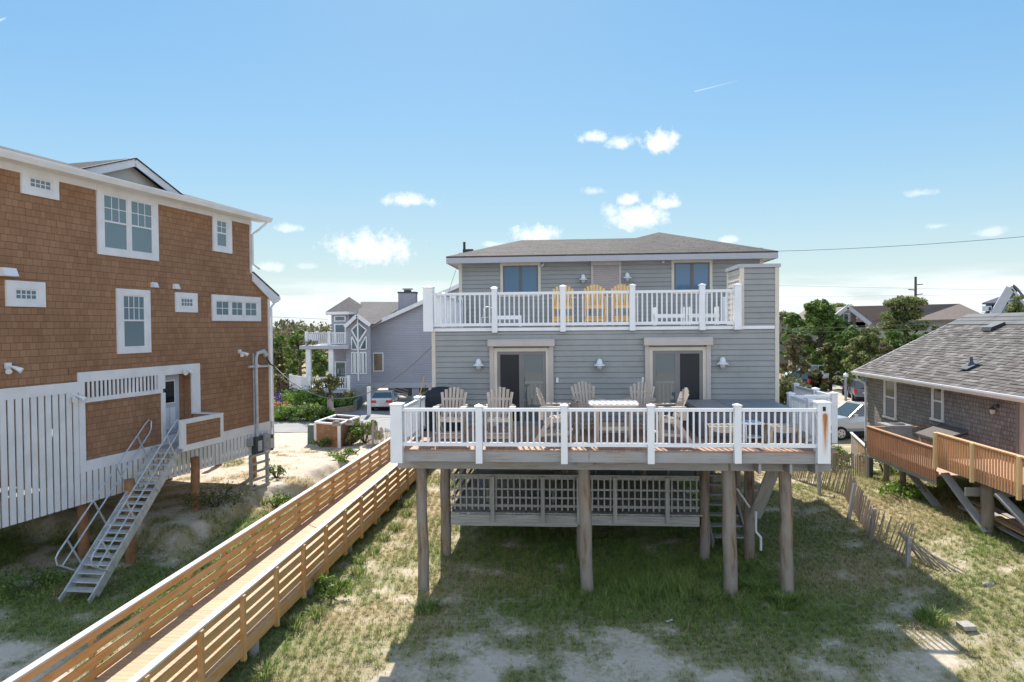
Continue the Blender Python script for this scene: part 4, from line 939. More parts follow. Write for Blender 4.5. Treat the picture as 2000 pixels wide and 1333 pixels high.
for s_, (a, b) in ((-1, (f0, t0)), (1, (f1, t1))):
    out = acr * s_ * (.08); A = a + out + rd * .25; B = b + out + rd * .05; up = Vector((0, 0, 1)); h = .92; h2 = .55
    mb = MB(); pts = [A + nup * .35 + rd * .5, A + nup * (h - .12) + rd * .12, A + nup * h + rd * .3, B + nup * h - rd * .1, B + nup * (h - .02) + rd * .18, B + nup * (h - .15) + rd * .3, B + nup * h2 + rd * .18, B + nup * h2, A + nup * h2 + rd * .45]
    pts = [A + nup * .08 + rd * .35, A + nup * (h - .2) + rd * .0, A + nup * (h - .04) + rd * .06, A + nup * h + rd * .22, B + nup * h + rd * .1, B + nup * (h - .03) + rd * .28, B + nup * (h - .15) + rd * .36, B + nup * (h2 + .05) + rd * .2, B + nup * h2, A + nup * h2 + rd * .1]
    mb.tube(pts, .022, 8); mb.build('handrail', 'galvanised', st)
    for f in (.12, .38, .64, .9): p = A + (B - A) * f; mb = MB(); mb.bar(p - nup * .05, p + nup * h, .035, .035, rd); mb.build('rail_post', 'galvanised', st)

# ================================================================== boardwalk
bw = thing('boardwalk', 'long new-lumber boardwalk with four-board side rails and pale flat caps', 'boardwalk', (-7.2, 20, 0), M)
bl, br = -8.14, -6.32; zc = CZ - 5.1; zfw = zc - .93; Y0, Y1 = 6.2, 33.5
mb = MB(); y = Y0
while y < Y1: mb.box(bl - .08, br + .08, y, y + .138, zfw - .035, zfw); y += .144
mb.build('walk_boards', 'walk_deck', bw)
mb = MB(); mb.box(bl - .06, bl - .02, Y0, Y1, zfw - .28, zfw - .037); mb.box(br + .03, br + .07, Y0, Y1, zfw - .28, zfw - .037); mb.build('rim_joist', 'walk_wood', bw)
for s_, x in ((-1, bl), (1, br)):
    seg = [Y0 + 3.06 * k for k in range(10)] + [Y1]
    for a, b in zip(seg, seg[1:]):
        b = min(b, Y1); mb = MB(); mb.box(x - .07, x + .07, a + .003, b - .003, zc - .035, zc); mb.build('rail_cap', 'walk_cap', bw)
    mb = MB(); 
    for z0, z1 in ((.04, .19), (.265, .415), (.49, .64), (.742, .892)):
        for a, b in zip(seg, seg[1:]): mb.box(x - .019, x + .019, a + .003, min(b, Y1) - .003, zfw + z0, zfw + z1)
    mb.build('rail_boards', 'walk_wood', bw)
    y = 6.5 + (11.1 - 6.5) % 1.53
    while y < Y1:
        mb = MB(); xx = x + s_ * .065; mb.box(xx - .045, xx + .045, y - .045, y + .045, zfw - .38, zc - .04); mb.build('post', 'walk_wood', bw); y += 1.53
for k in range(9):
    y = 7.2 + k * 3.06
    for x in (bl + .05, br - .05): mb = MB(); mb.box(x - .07, x + .07, y - .07, y + .07, -.3, zfw - .05); mb.build('support_post', 'weathered', bw)
# ================================================================== right shingled house
XH = 13.6; hx = lambda px, py, x=XH: H.x(px, py, x)
rh = thing('grey_cottage', 'low cottage with weathered grey shingle walls and a shake roof', 'house', (XH, 22, 1.5), H)
rb_ = dict(parent=rh)
yF = hx(1694, 800)[0]; zE2 = hx(1694, 731)[1]; yC = 9.5
z0r = 2.25
mb = MB(); mb.box(XH, XH + 9, yC, yF, z0r, zE2 + .1, .5); mb.build('wall', 'grey_shingle', **rb_)
xe = XH - .38; ze2 = H.x(1668, 726, xe)[1]; ye = H.x(1667, 724, xe)[0]
xr_ = XH + 4.6
zr_ = H.y(1891, 616, ye)[1]; xr_ = H.y(1891, 616, ye)[0]; sl2 = (zr_ - ze2) / (xr_ - xe)
xk = H.y(1849, 641, ye)[0]; zk_ = ze2 + sl2 * (xk - xe)
# shake courses as real overlapping steps
mb = MB(); nC = 25
for k in range(nC):
    x0 = xe + (xk - xe) * k / nC; x1 = xe + (xk - xe) * (k + 1) / nC; za, zb = ze2 + sl2 * (x0 - xe), ze2 + sl2 * (x1 - xe); y = yC
    while y < ye:
        w = random.uniform(.18, .42); y2 = min(y + w, ye); t = random.uniform(.02, .05); rr = random.random()
        mb.face([(x0 - .015, y, za + t), (x0 - .015, y2 - .012, za + t), (x1 + .02, y2 - .012, zb + .025), (x1 + .02, y, zb + .025)], rr); mb.face([(x0 - .015, y, za - .02), (x0 - .015, y2 - .012, za - .02), (x0 - .015, y2 - .012, za + t), (x0 - .015, y, za + t)], rr)
        mb.face([(x0 - .015, y, za), (x0 - .015, y, za + t), (x1 + .02, y, zb + .025), (x1 + .02, y, zb)], rr); y = y2
rr_ = mb.build('roof', 'shake_tile', **rb_, clean=False)
mb = MB(); mb.slab([(xe, yC, ze2), (xe, ye, ze2), (xk, ye, zk_), (xk, yC, zk_)], .08); mb.slab([(xr_, yC, zr_), (xr_, ye, zr_), (xr_ + 6, ye, ze2), (xr_ + 6, yC, ze2)], .08); mb.build('roof_deck', 'dark_roof', rr_)
mb = MB(); nx = 3
for k in range(nx):
    x0 = xk - .02 + (xr_ - xk) * k / nx; x1 = xk + (xr_ - xk) * (k + 1) / nx; mb.slab([(x0, yC, zk_ + sl2 * (x0 - xk) + .075), (x0, ye, zk_ + sl2 * (x0 - xk) + .075), (x1, ye, zk_ + sl2 * (x1 - xk) + .05), (x1, yC, zk_ + sl2 * (x1 - xk) + .05)], .05, random.random())
mb.build('ridge_roofing', 'roof_grey', rr_)
mb = MB(); mb.prism([(xe - .12, ze2 + .02), (xe - .12, ze2 - .04), (xe - .05, ze2 - .15), (xe + .02, ze2 - .15), (xe + .02, ze2 + .02)], 'y', yC, ye, .4); mb.box(xe + .02, XH, yC, ye - .02, ze2 - .14, ze2 - .11); mb.build('gutter', 'white_paint', rr_)
mb = MB(); mb.box(xe, xe + .04, ye, ye + .03, ze2 - .15, ze2); mb.slab([(xe, ye, ze2 + .04), (xr_, ye, zr_ + .04), (xr_, ye + .04, zr_ + .04), (xe, ye + .04, ze2 + .04)], .22); mb.build('rake_board', 'fascia', rr_)
mb = MB(); mb.tube([(xe, ye - .3, ze2 - .14), (xe + .02, ye - .35, ze2 - .3), (XH - .1, ye - .5, ze2 - .5), (XH - .06, ye - .5, ze2 - .6), (XH - .06, ye - .5, .9)], .05, 8); mb.build('downspout', 'white_paint', **rb_)
# roof vents
for px, py, kind in ((1938, 644, 0), (1897, 719, 1)):
    d = H.l(ray(px, py)); # hit the roof plane
    t = (ze2 - sl2 * xe - CZ) / (d.z - sl2 * d.x); x, y, z = d.x * t, d.y * t, CZ + d.z * t
    mb = MB()
    if kind == 0: mb.prism([(x - .25, z - .05), (x + .3, z + .2), (x + .3, z + .3), (x - .2, z + .1)], 'y', y - .3, y + .3); mb.build('roof_vent', 'black_pipe', rr_)
    else: mb.cyl(x, y, z - .05, z + .38, .05); mb.slab([(x - .3, y - .25, z - .02), (x - .3, y + .25, z - .02), (x + .2, y + .25, z + .22), (x + .2, y - .25, z + .22)], .03); mb.lathe([(.12, 0), (.05, .15)], (x, y, z + .1)); mb.build('vent_pipe', 'dark_roof', rr_)
def rwin(px0, px1, t, b, label):
    y1, y0 = hx(px0, t)[0], hx(px1, t)[0]; z1, z0 = hx(px0, t)[1], hx(px0, b)[1]; X = XH; q = X - .05; w = .09
    mb = MB(); mb.box(q, X, y0, y1, z1 - w, z1); mb.box(q - .04, X, y0 - .03, y1 + .03, z0 - .02, z0 + w * .7); mb.box(q, X, y0, y0 + w, z0 + w * .7, z1 - w); mb.box(q, X, y1 - w, y1, z0 + w * .7, z1 - w); o = mb.build('window', 'white_paint', **rb_); o['label'] = label
    zm = (z0 + z1) / 2 + .05; mb = MB(); mb.box(X - .035, X, y0 + w, y1 - w, zm - .03, zm + .03); mb.box(X - .03, X, y0 + w, y0 + w + .04, z0, z1 - w); mb.box(X - .03, X, y1 - w - .04, y1 - w, z0, z1 - w); mb.build('sash', 'white_paint', o)
    mb = MB(); mb.box(X - .015, X, y0 + w, y1 - w, z0 + .05, z1 - w, .5); mb.build('pane', 'glass_dark', o)
rwin(1728, 1751.5, 738.4, 814, 'window nearest the downspout'); rwin(1821.5, 1844, 749.5, 819, 'window beside the wall lantern')
# shingle lamp and brown door
y, z = hx(1950, 800); mb = MB(); mb.box(XH - .04, XH, y - .05, y + .05, z + .05, z + .17); mb.tube([(XH - .03, y, z + .12), (XH - .16, y, z + .14)], .014, 6); mb.lathe([(.0, .12), (.12, .0)], (XH - .18, y, z), 6); lo = mb.build('wall_lantern', 'black_pipe', **rb_)
mb = MB(); mb.lathe([(.09, 0), (.055, -.14), (0, -.14)], (XH - .18, y, z), 6); mb.build('lantern_glass', 'lamp_glass', lo)
y1 = hx(1989, 790)[0]; zt_ = hx(1989, 778)[1]
mb = MB(); mb.box(XH - .06, XH, y1 - .1, y1, z0r, zt_); mb.box(XH - .06, XH, y1 - 1.1, y1 - 1.0, z0r, zt_); mb.box(XH - .06, XH, y1 - 1.0, y1 - .1, zt_ - .1, zt_); dd = mb.build('door', 'tan_metal', **rb_); dd.data.materials[0] = MAT['bronze_mid']
mb = MB(); mb.box(XH - .03, XH, y1 - 1.0, y1 - .1, z0r, zt_ - .1); mb.build('door_leaf', 'tan_metal', dd).data.materials[0] = MAT['chair_wood']
for y in (12, 16, 20, 24, 28): 
    for x in (XH + .5, XH + 4): pile(rh, x, y, .2, z0r, .16)
mb = MB(); mb.box(XH + .05, XH + 8.8, yC + .1, yF - .1, z0r - .22, z0r - .002); mb.build('floor_frame', 'weathered', **rb_)
# side deck of the cottage
dk = thing('side_deck', 'two-level side deck with reddish lower rail and newer orange rail beside the cottage', 'deck', (11.55, 20, 1.5), H)
XD = 11.55; ys = H.x(1826, 880, XD)[0]; yl = H.x(1694, 860, XD)[0]
zl1 = H.x(1695, 832, XD)[1]; zu1 = H.x(1826, 844, XD)[1]; zl0 = H.x(1697, 886, XD)[1]; zu0 = H.x(1828, 912, XD)[1]
def railing(y0, y1, ztop, zbot, mat, cap, posts, zf, pm):
    mb = MB(); mb.box(XD - .06, XD + .08, y0, y1, ztop - .035, ztop); mb.box(XD - .0, XD + .04, y0, y1, ztop - .13, ztop - .04); mb.box(XD, XD + .04, y0, y1, zf + .05, zf + .13); o = mb.build('rail', cap, dk)
    mb = MB(); y = y0 + .05
    while y < y1: mb.box(XD - .045, XD - .005, y, y + .036, zbot, ztop - .04); y += .125
    mb.build('balusters', mat, o)
    for y in posts: mb = MB(); mb.box(XD - .13, XD - .045, y - .045, y + .045, zbot - .05, ztop + .005); mb.build('post', pm, dk)
ZL = zl0 + .16; ZU = zu0 + .22
railing(ys - .15, yl, zl1, zl0, 'red_rail', 'red_rail', (), ZL, 'red_rail')
pA = [H.x(px, 900, XD - .09)[0] for px in (1826, 1898, 1990)]; pA += [pA[2] - 1.9, pA[2] - 3.8]
railing(9.0, ys, zu1, zu0 + .02, 'new_rail', 'new_rail', pA, ZU, 'new_post')
mb = MB(); y = 9.0
while y < ys: mb.box(XD + .05, XH - .02, y, y + .137, ZU - .035, ZU); y += .143
mb.build('upper_boards', 'red_deck', dk)
mb = MB(); y = ys + .02
while y < yl: mb.box(XD + .05, XH + .3, y, y + .137, ZL - .035, ZL); y += .143
mb.build('lower_boards', 'red_deck', dk)
mb = MB(); mb.box(XD, XD + .05, 9.0, ys, zu0, ZU - .037); mb.box(XD, XD + .05, ys, yl, ZL - .3, ZL - .04); mb.box(XD + 1.9, XD + 1.98, 9.0, yl, zu0 - .3, ZL - .3); mb.build('rim_beam', 'weathered', dk)
mb = MB(); mb.box(XD - .02, XH + .6, yl - .03, yl + .08, zl1 - .08, zl1 - .03); mb.build('end_rail', 'red_rail', dk)
for px, py, r_ in ((1928, 1040, .19),):
    x, y = H.g(px, py, .75); pile(dk, x, y, .2, ZU - .25, r_)
for y in (12.5, 15.5, ys + 3.2, yl - .2): pile(dk, XD + .6, y, .2, ZL - .3, .12)
mb = MB()
for (pa, ya, pb, yb3, xx) in ((1845, 925, 1918, 1040, XD + .1), (1778, 925, 1830, 1000, XD + .35), (1950, 965, 2010, 1040, XD + .05)):
    a = H.x(pa, ya, xx); b = H.x(pb, yb3, xx); mb.bar((xx, a[0], a[1]), (xx + .15, b[0], b[1]), .06, .24, (1, 0, 0))
mb.build('diagonal_brace', 'weathered', dk)
mb = MB(); y = H.x(1905, 955, XD + .3)[0]; mb.box(XD + .0, XD + 1.9, y - .05, y, ZU - .75, ZU - .5); mb.build('cross_beam', 'weathered', dk)
lp = thing('lumber_stack', 'loose stack of old planks lying under the cottage deck', 'lumber', (12.6, 20, .8), H)
for k in range(5): mb = MB(); mb.bar((12.2 + k * .16, 18.2 + .3 * random.random(), .85 + .08 * (k % 2)), (12.3 + k * .2, 21.8, .95 + .07 * (k % 3)), .15, .04); mb.build('plank', 'new_post' if k % 2 else 'weathered', lp)
# AC unit and meter shed
ya1, _ = H.x(1738, 850, 12.7); c = (12.65, ya1 - .5)
ac = thing('ac_unit', 'square grey air-conditioning unit on the cottage deck', 'air conditioner', (c[0], c[1], ZL), H)
mb = MB(); mb.box(c[0] - .42, c[0] + .42, c[1] - .42, c[1] + .42, ZL, ZL + .82); mb.build('cabinet', 'ac_metal', ac)
mb = MB(); mb.box(c[0] - .45, c[0] + .45, c[1] - .45, c[1] + .45, ZL + .82, ZL + .9); mb.build('top_cover', 'grey_box', ac)
mb = MB(); mb.lathe([(.36, .905), (.3, .93), (.05, .93), (0, .93)], (c[0], c[1], ZL), 16); mb.build('fan_grille', 'black_pipe', ac)
ys0, _ = H.x(1783, 850, 12.6); ys1, _ = H.x(1850, 850, 12.9)
sd = thing('shingled_bin', 'small lean-to bin with a shingled top against the cottage wall', 'bin', (13, ys0, ZL), H)
yc0, yc1 = ys1 + .1, ys0
zbn = H.x(1800, 848, 12.8)[1]
mb = MB(); mb.prism([(12.8, ZL), (XH, ZL), (XH, zbn + .2), (12.8, zbn)], 'y', yc0, yc1, .5); mb.build('bin_body', 'grey_shingle', sd)
mb = MB(); mb.slab([(12.7, yc0 - .05, zbn + .01), (12.7, yc1 + .05, zbn + .01), (XH - .01, yc1 + .08, zbn + .33), (XH - .01, yc0 - .08, zbn + .33)], .06); mb.build('bin_lid', 'shake_tile', sd)

# ================================================================== fences and yard pieces
def snow_fence(name, label, path, h, sp, lean, postat, fr=W, ph=None, rnd_l=.15, mat='slat_wood', group=None):
    t = thing(name, label, 'fence', (*path[0], 0), fr, group); mb = MB(); acc = 0; prev = None
    P_ = [Vector((*p, 0)) for p in path]
    for a, b in zip(P_, P_[1:]):
        d = (b - a); n = max(1, int(d.length / sp)); d.normalize(); sd = Vector((d.y, -d.x, 0))
        for k in range(n):
            c = a + (b - a) * (k / n); z = float(ground_z(np.array([fr.w(*c)[0]]), np.array([fr.w(*c)[1]]))[0])
            ln = lean if not callable(lean) else lean(acc); acc += sp
            up = (Vector((0, 0, 1)) + sd * ln[0] + d * (ln[1] + random.uniform(-rnd_l, rnd_l))).normalized(); hh = h * random.uniform(.9, 1.04)
            c = Vector((c.x, c.y, z - .03)); mb.bar(c, c + up * hh, .036, .012, d)
    mb.build('slats', mat, t)
    for (x, y, hh, l0, l1) in postat:
        w_ = fr.w(x, y); z = float(ground_z(np.array([w_[0]]), np.array([w_[1]]))[0]); mb = MB(); mb.bar((x, y, z - .2), (x + l0 * hh, y + l1 * hh, z + hh), .10, .09, (0, 1, 0)); mb.build('post', 'weathered', t)
    return t
# ================================================================== ground
def ground_z(x, y):
    z = .16 * (fbm(x / 6, y / 6, 3) - .5) + .05 * (fbm(x * 1.1, y * 1.1, 3) - .5)
    lx = x * L.c - y * L.s; ly = x * L.s + y * L.c
    e = (fbm(x * .55 + 9, y * .55, 4) - .5) * 2.2
    z = z + .55 * ss((-14.75 + e - lx) / .8) * ss((ly + e * .7 - 16.9) / .9) * (1 - ss((ly - 27) / 5))
    z = z - .25 * ell(x, y, -9.5, 19.5, 3.2, 5) * 1.2
    z = z + .72 * ss((x - 9.3 - .05 * (y - 15)) / 3.6) * ss((y - 9) / 6) * (1 - ss((y - 24) / 8))
    z = z - .55 * ss((15.5 - y) / 7.5)
    mx = x * M.c - y * M.s; my = x * M.s + y * M.c
    return z * (1 - ss((y - 70) / 40)) + 0 * mx
def covers(x, y):
    """how much low growth, and how dry it is"""
    lx = x * L.c - y * L.s; mx = x * M.c - y * M.s; my = x * M.s + y * M.c
    c = .68 + .55 * (fbm(x * .5, y * .5, 4) - .5) + 1.35 * (fbm(x * 1.5 + 5, y * 1.7, 5) - .5)
    dry = .33 + 1.3 * (fbm(x * .45 + 40, y * .45 + 11, 4) - .5)
    # bare sand at the front of the yard
    c = c - .26 * ss((14.9 + 1.6 * (fbm(x * .6, y * .6, 3) - .5) - y) / 2.0) * ss((x + 4.5) / 2.5) * (1 - ss((x - 8.5) / 3))
    dry = dry - .16 * ss((x + 3) / 3) * (1 - ss((x - 5.6) / 3)) * ss((y - 9) / 4)
    dry = dry + .40 * ss((-1.9 - mx) / 1.5) * ss((mx + 6.2) / 1)
    c = c + .06 * ss((-1.9 - mx) / 1.5) * ss((mx + 6.2) / 1)
    dry = dry + .30 * ss((x - 6.2) / 2.5); c = c + .10 * ss((x - 6.2) / 2.5)
    c = c + .30 * ell(x, y, 3.5, 17.4, 4.5, 3.4); dry = dry - .35 * ell(x, y, 3.5, 17.4, 4.5, 3.4)
    # left side: dark grass by the walk, shell sand on the mound, straw beyond
    left = ss((-6.2 - mx) / 1)
    e = (fbm(x * .55 + 9, y * .55, 4) - .5) * 2.2; ly = x * L.s + y * L.c
    mound = ss((-14.6 + e - lx) / .6) * ss((ly + e * .7 - 17.0) / .8)
    c = np.where(left > .5, c + .18 - .46 * mound - .34 * ell(x, y, -13.0, 19.8, 3.4, 2.6) * 1.6 - .42 * ell(x, y, -10.5, 13.6, 4, 1.5) * 1.5, c)
    dry = np.where(left > .5, dry - .20 + .5 * mound + .75 * ss((y - 23) / 3), dry)
    c = np.where((left > .5), c - .20 * ss((y - 25) / 6) - .6 * ss((y - 37) / 3), c)
    c = c + .5 * ell(x, y, *W.g(460, 930, 0), 1.4, 1.0); dry = dry - 1.2 * ell(x, y, *W.g(455, 930, 0), 1.8, 1.5)
    c = c - .15 * ss((y - 27) / 4) * ss((x - 5) / 3); dry = dry + .2 * ss((y - 27) / 4)
    c = c * ss((y - 4.5) / 3)          # unseen beach behind the viewpoint, kept bare sand to bounce fill light
    return np.clip(c, 0, 1.2), np.clip(dry, 0, 1)
def axis(a, b, st, lo, hi):
    v = list(np.arange(a, b + 1e-6, st)); s_ = st; x = b
    while x < hi: s_ *= 1.22; x += s_; v.append(x)
    s_ = st; x = a
    while x > lo: s_ *= 1.22; x -= s_; v.insert(0, x)
    return np.array(v)
gx = axis(-26, 27, .14, -2500, 2500); gy_ = axis(8.5, 45, .14, -60, 4000)
GX, GY = np.meshgrid(gx, gy_); GZ = ground_z(GX, GY)
nx_, ny_ = len(gx), len(gy_)
me = bpy.data.meshes.new('ground'); vv = np.stack([GX.ravel(), GY.ravel(), GZ.ravel()], 1)
idx = np.arange(nx_ * ny_).reshape(ny_, nx_); q = np.stack([idx[:-1, :-1].ravel(), idx[:-1, 1:].ravel(), idx[1:, 1:].ravel(), idx[1:, :-1].ravel()], 1)
me.vertices.add(len(vv)); me.vertices.foreach_set('co', vv.ravel()); me.loops.add(q.size); me.loops.foreach_set('vertex_index', q.ravel()); me.polygons.add(len(q)); me.polygons.foreach_set('loop_start', np.arange(0, q.size, 4)); me.update(calc_edges=True)
me.polygons.foreach_set('use_smooth', np.ones(len(q), bool))
cc, dd_ = covers(vv[:, 0], vv[:, 1])
far = ss((vv[:, 1] - 75) / 20); cc = np.clip(cc + far, 0, 1.2)
for nm, a in (('cover', cc), ('dry', dd_)): at = me.attributes.new(nm, 'FLOAT', 'POINT'); at.data.foreach_set('value', a.astype(np.float32))
me.materials.append(MAT['ground']); go = bpy.data.objects.new('ground', me); COL.objects.link(go); go['kind'] = 'structure'
# roads
def strip(name, pts, z, mat):
    mb = MB(); mb.face([(x, y, z) for x, y in pts], .5); o = mb.build(name, mat, clean=False); o['kind'] = 'structure'; return o
def drape(name, poly_fn, x0, x1, y0, y1, st, mat, dz):
    xs = np.arange(x0, x1, st); ys = np.arange(y0, y1, st); mb = MB()
    for i in range(len(xs) - 1):
        for j in range(len(ys) - 1):
            if poly_fn(xs[i] + st / 2, ys[j] + st / 2):
                p = [(xs[i], ys[j]), (xs[i + 1], ys[j]), (xs[i + 1], ys[j + 1]), (xs[i], ys[j + 1])]; zz = ground_z(np.array([a[0] for a in p]), np.array([a[1] for a in p])); mb.face([(a[0], a[1], float(z) + dz) for a, z in zip(p, zz)], .5)
    o = mb.build(name, mat, clean=True); o['kind'] = 'structure'
drape('road', lambda x, y: 42.4 + .10 * (x + 12) + .5 * math.sin(x * .35) < y < 51.0 + .1 * (x + 12) + .6 * math.sin(x * .4 + 1), -60, 70, 38, 66, 1.0, 'asphalt', .03)
drape('driveway', lambda x, y: 50.2 + .1 * (x + 12) < y < 62 and -15.5 < x < 8, -16, 9, 48, 64, 1.0, 'asphalt', .045)
drape('gravel_lot', lambda x, y: 53.5 < y < 78 + 3 * math.sin(x) and 12 + math.sin(y) < x < 60, 10, 62, 50, 82, 1.2, 'gravel', .05)
for m_ in ('asphalt', 'gravel'): pass

# ---------------------------------------------------------------- grass
def blades(name, n, x0, x1, y0, y1, hmin, hmax, wd, dens, seed, mat='grass_blade', drymul=1.0, ymax=None):
    g = np.random.default_rng(seed); u = g.random(n); y = y0 + (y1 - y0) * u ** 1.25; x = x0 + (x1 - x0) * g.random(n)
    # tufts: pull blades towards nearby tuft centres
    cx = np.floor(x / .22); cy = np.floor(y / .22); jx = TAB[cx.astype(int) & 255, cy.astype(int) & 255]; jy = TAB[(cy.astype(int) + 57) & 255, (cx.astype(int) + 91) & 255]
    tx = (cx + jx) * .22; ty = (cy + jy) * .22; k = g.random(n) * .75; x = x + (tx - x) * k; y = y + (ty - y) * k
    c, d = covers(x, y); keep = g.random(n) < dens(x, y, c); x, y, c, d = x[keep], y[keep], c[keep], d[keep]; jx = jx[keep]; n = len(x)
    h = (hmin + (hmax - hmin) * g.random(n) ** 1.6) * (.6 + .7 * jx) * (.6 + .6 * c) * (1 + 1.1 * ell(x, y, 3.8, 16.6, 4.2, 2.6)); a = g.random(n) * 2 * PI; lean = g.random(n) ** .7 * 1.1
    isdry = (g.random(n) < d * drymul).astype(float); h = h * (1 - .2 * isdry); lean = lean * (1 + .7 * isdry)
    z = ground_z(x, y) - .01; dx, dy = np.cos(a), np.sin(a); w = wd * (.6 + .8 * g.random(n)) * (1 + (y - 12).clip(0, 40) * .02)
    b = g.random(n) * 2 * PI; wx, wy = np.cos(b) * w, np.sin(b) * w
    p0 = np.stack([x - wx, y - wy, z], 1); p1 = np.stack([x + wx, y + wy, z], 1)
    m0 = np.stack([x + dx * lean * h * .35 - wx * .7, y + dy * lean * h * .35 - wy * .7, z + h * .6], 1); m1 = np.stack([x + dx * lean * h * .35 + wx * .7, y + dy * lean * h * .35 + wy * .7, z + h * .6], 1)
    tp = np.stack([x + dx * lean * h, y + dy * lean * h, z + h * (1 - .25 * lean)], 1)
    V = np.stack([p0, p1, m1, m0, tp], 1).reshape(-1, 3); base = np.arange(n) * 5
    me = bpy.data.meshes.new(name); me.vertices.add(len(V)); me.vertices.foreach_set('co', V.ravel())
    li = np.stack([base, base + 1, base + 2, base + 3, base + 3, base + 2, base + 4], 1).ravel(); me.loops.add(len(li)); me.loops.foreach_set('vertex_index', li)
    ls = np.stack([np.arange(n) * 7, np.arange(n) * 7 + 4], 1).ravel(); me.polygons.add(2 * n); me.polygons.foreach_set('loop_start', ls); me.update(calc_edges=True)
    r = np.clip(.15 + .6 * jx + .35 * g.random(n), 0, 1)
    for nm, v in (('rnd', r), ('dry', isdry)): at = me.attributes.new(nm, 'FLOAT', 'FACE'); at.data.foreach_set('value', np.repeat(v, 2).astype(np.float32))
    me.materials.append(MAT[mat]); o = bpy.data.objects.new(name, me); COL.objects.link(o); return tag(o, None, None, None, 'stuff')
def notwalk(x, y):
    mx = x * M.c - y * M.s; my = x * M.s + y * M.c; return ~((mx > -8.3) & (mx < -6.2) & (my < 34) & False)
o = blades('yard_grass', 800000, -6, 17, 8.6, 36, .05, .17, .0055, lambda x, y, c: np.clip((c - .33) * 2.6, .02, 1), 1); tag(o, 'short green and straw-coloured grass of the sandy yard in front of and beside the grey house', 'grass')
o = blades('hollow_grass', 330000, -23, -5.5, 12, 40, .05, .22, .0065, lambda x, y, c: np.clip((c - .34) * 2.3, .01, 1) * (y > 11), 2); tag(o, 'rough grass in the hollow between the shingled house and the boardwalk', 'grass')
def tuft(name, label, x, y, r, n, h, mat='grass_blade', dry=.2, w=.010, seed=3, group=None, cat='plant'):
    g = np.random.default_rng(seed + int(abs(x * 10)) + n); a = g.random(n) * 2 * PI; rr = r * np.sqrt(g.random(n)); px_ = x + rr * np.cos(a) * .6; py_ = y + rr * np.sin(a) * .6; z = ground_z(px_, py_); mb = MB()
    for i in range(n):
        hh = h * g.uniform(.5, 1.0); l = g.uniform(.1, .8); p = Vector((px_[i], py_[i], z[i] - .02)); d = Vector((math.cos(a[i]), math.sin(a[i]), 0)); s_ = Vector((-d.y, d.x, 0)) * w
        m = p + d * l * hh * .3 + Vector((0, 0, hh * .6)); tp = p + d * l * hh + Vector((0, 0, hh * (1 - .3 * l))); r_ = g.random(); mb.face([p - s_, p + s_, m + s_, m - s_], r_, [(0, 0)] * 4); mb.face([m - s_, m + s_, tp], r_, [(0, 0)] * 3)
    o = mb.build(name, mat, base=(x, y, 0), clean=False); at = o.data.attributes.new('dry', 'FLOAT', 'FACE'); at.data.foreach_set('value', (np.random.default_rng(seed).random(len(mb.F)) < dry).astype(np.float32)); return tag(o, label, cat, group)
def leafmass(mb, cs, n, size, g, flat=.0):
    """leaf quads in clumps; cs = list of (x,y,z,r)"""
    C = np.repeat(np.array([c[:3] for c in cs]), n, 0); rr = np.repeat(np.array([c[3] for c in cs]), n); tone = np.repeat(g.uniform(0, .55, len(cs)), n); N_ = len(C)
    v = g.normal(size=(N_, 3)); v /= np.linalg.norm(v, axis=1)[:, None]; q = rr * g.random(N_) ** .4
    P_ = C + v * q[:, None] * np.array([1, 1, .75 - flat]); a = g.normal(size=(N_, 3)); a /= np.linalg.norm(a, axis=1)[:, None]
    b = np.cross(a, v + np.array([0, 0, .3])); b /= np.linalg.norm(b, axis=1)[:, None] + 1e-6; s_ = size * g.uniform(.6, 1.3, N_); a = a * s_[:, None]; b = b * s_[:, None] * .55
    V = np.stack([P_ - a - b * .4, P_ + b, P_ + a - b * .2, P_ - b], 1).reshape(-1, 3); i0 = len(mb.V)
    mb.V.extend(map(tuple, V.tolist())); k = np.arange(N_) * 4 + i0; mb.F.extend(map(tuple, np.stack([k, k + 1, k + 2, k + 3], 1).tolist())); mb.UV.extend([(0, 0)] * (4 * N_)); mb.R.extend(np.clip(tone + .45 * g.random(N_), 0, 1).tolist())
def shrub(name, label, x, y, w, h, mat, ncl=26, nl=34, size=.07, seed=1, z0=None, group=None, cat='shrub', stem=True):
    g = np.random.default_rng(seed); z = float(ground_z(np.array([x]), np.array([y]))[0]) if z0 is None else z0
    t = thing(name, label, cat, (x, y, z), W, group); mb = MB(); cs = []
    for _ in range(ncl):
        a = g.random() * 2 * PI; q = math.sqrt(g.random()); hh = g.random() ** .8; cs.append((x + w * .42 * q * math.cos(a), y + w * .42 * q * math.sin(a), z + h * (.15 + .75 * hh * (1 - .35 * q)), w * .16 * g.uniform(.7, 1.3)))
    leafmass(mb, cs, nl, size, g); mb.build('foliage', mat, t, clean=False)
    if stem:
        mb = MB()
        for c in cs[:8]: mb.tube([(x, y, z - .05), ((x + c[0]) / 2, (y + c[1]) / 2, (z + c[2]) / 2), c[:3]], [.03 * h ** .5, .02 * h ** .5, .008], 5)
        mb.build('stems', 'bark', t)
    return t
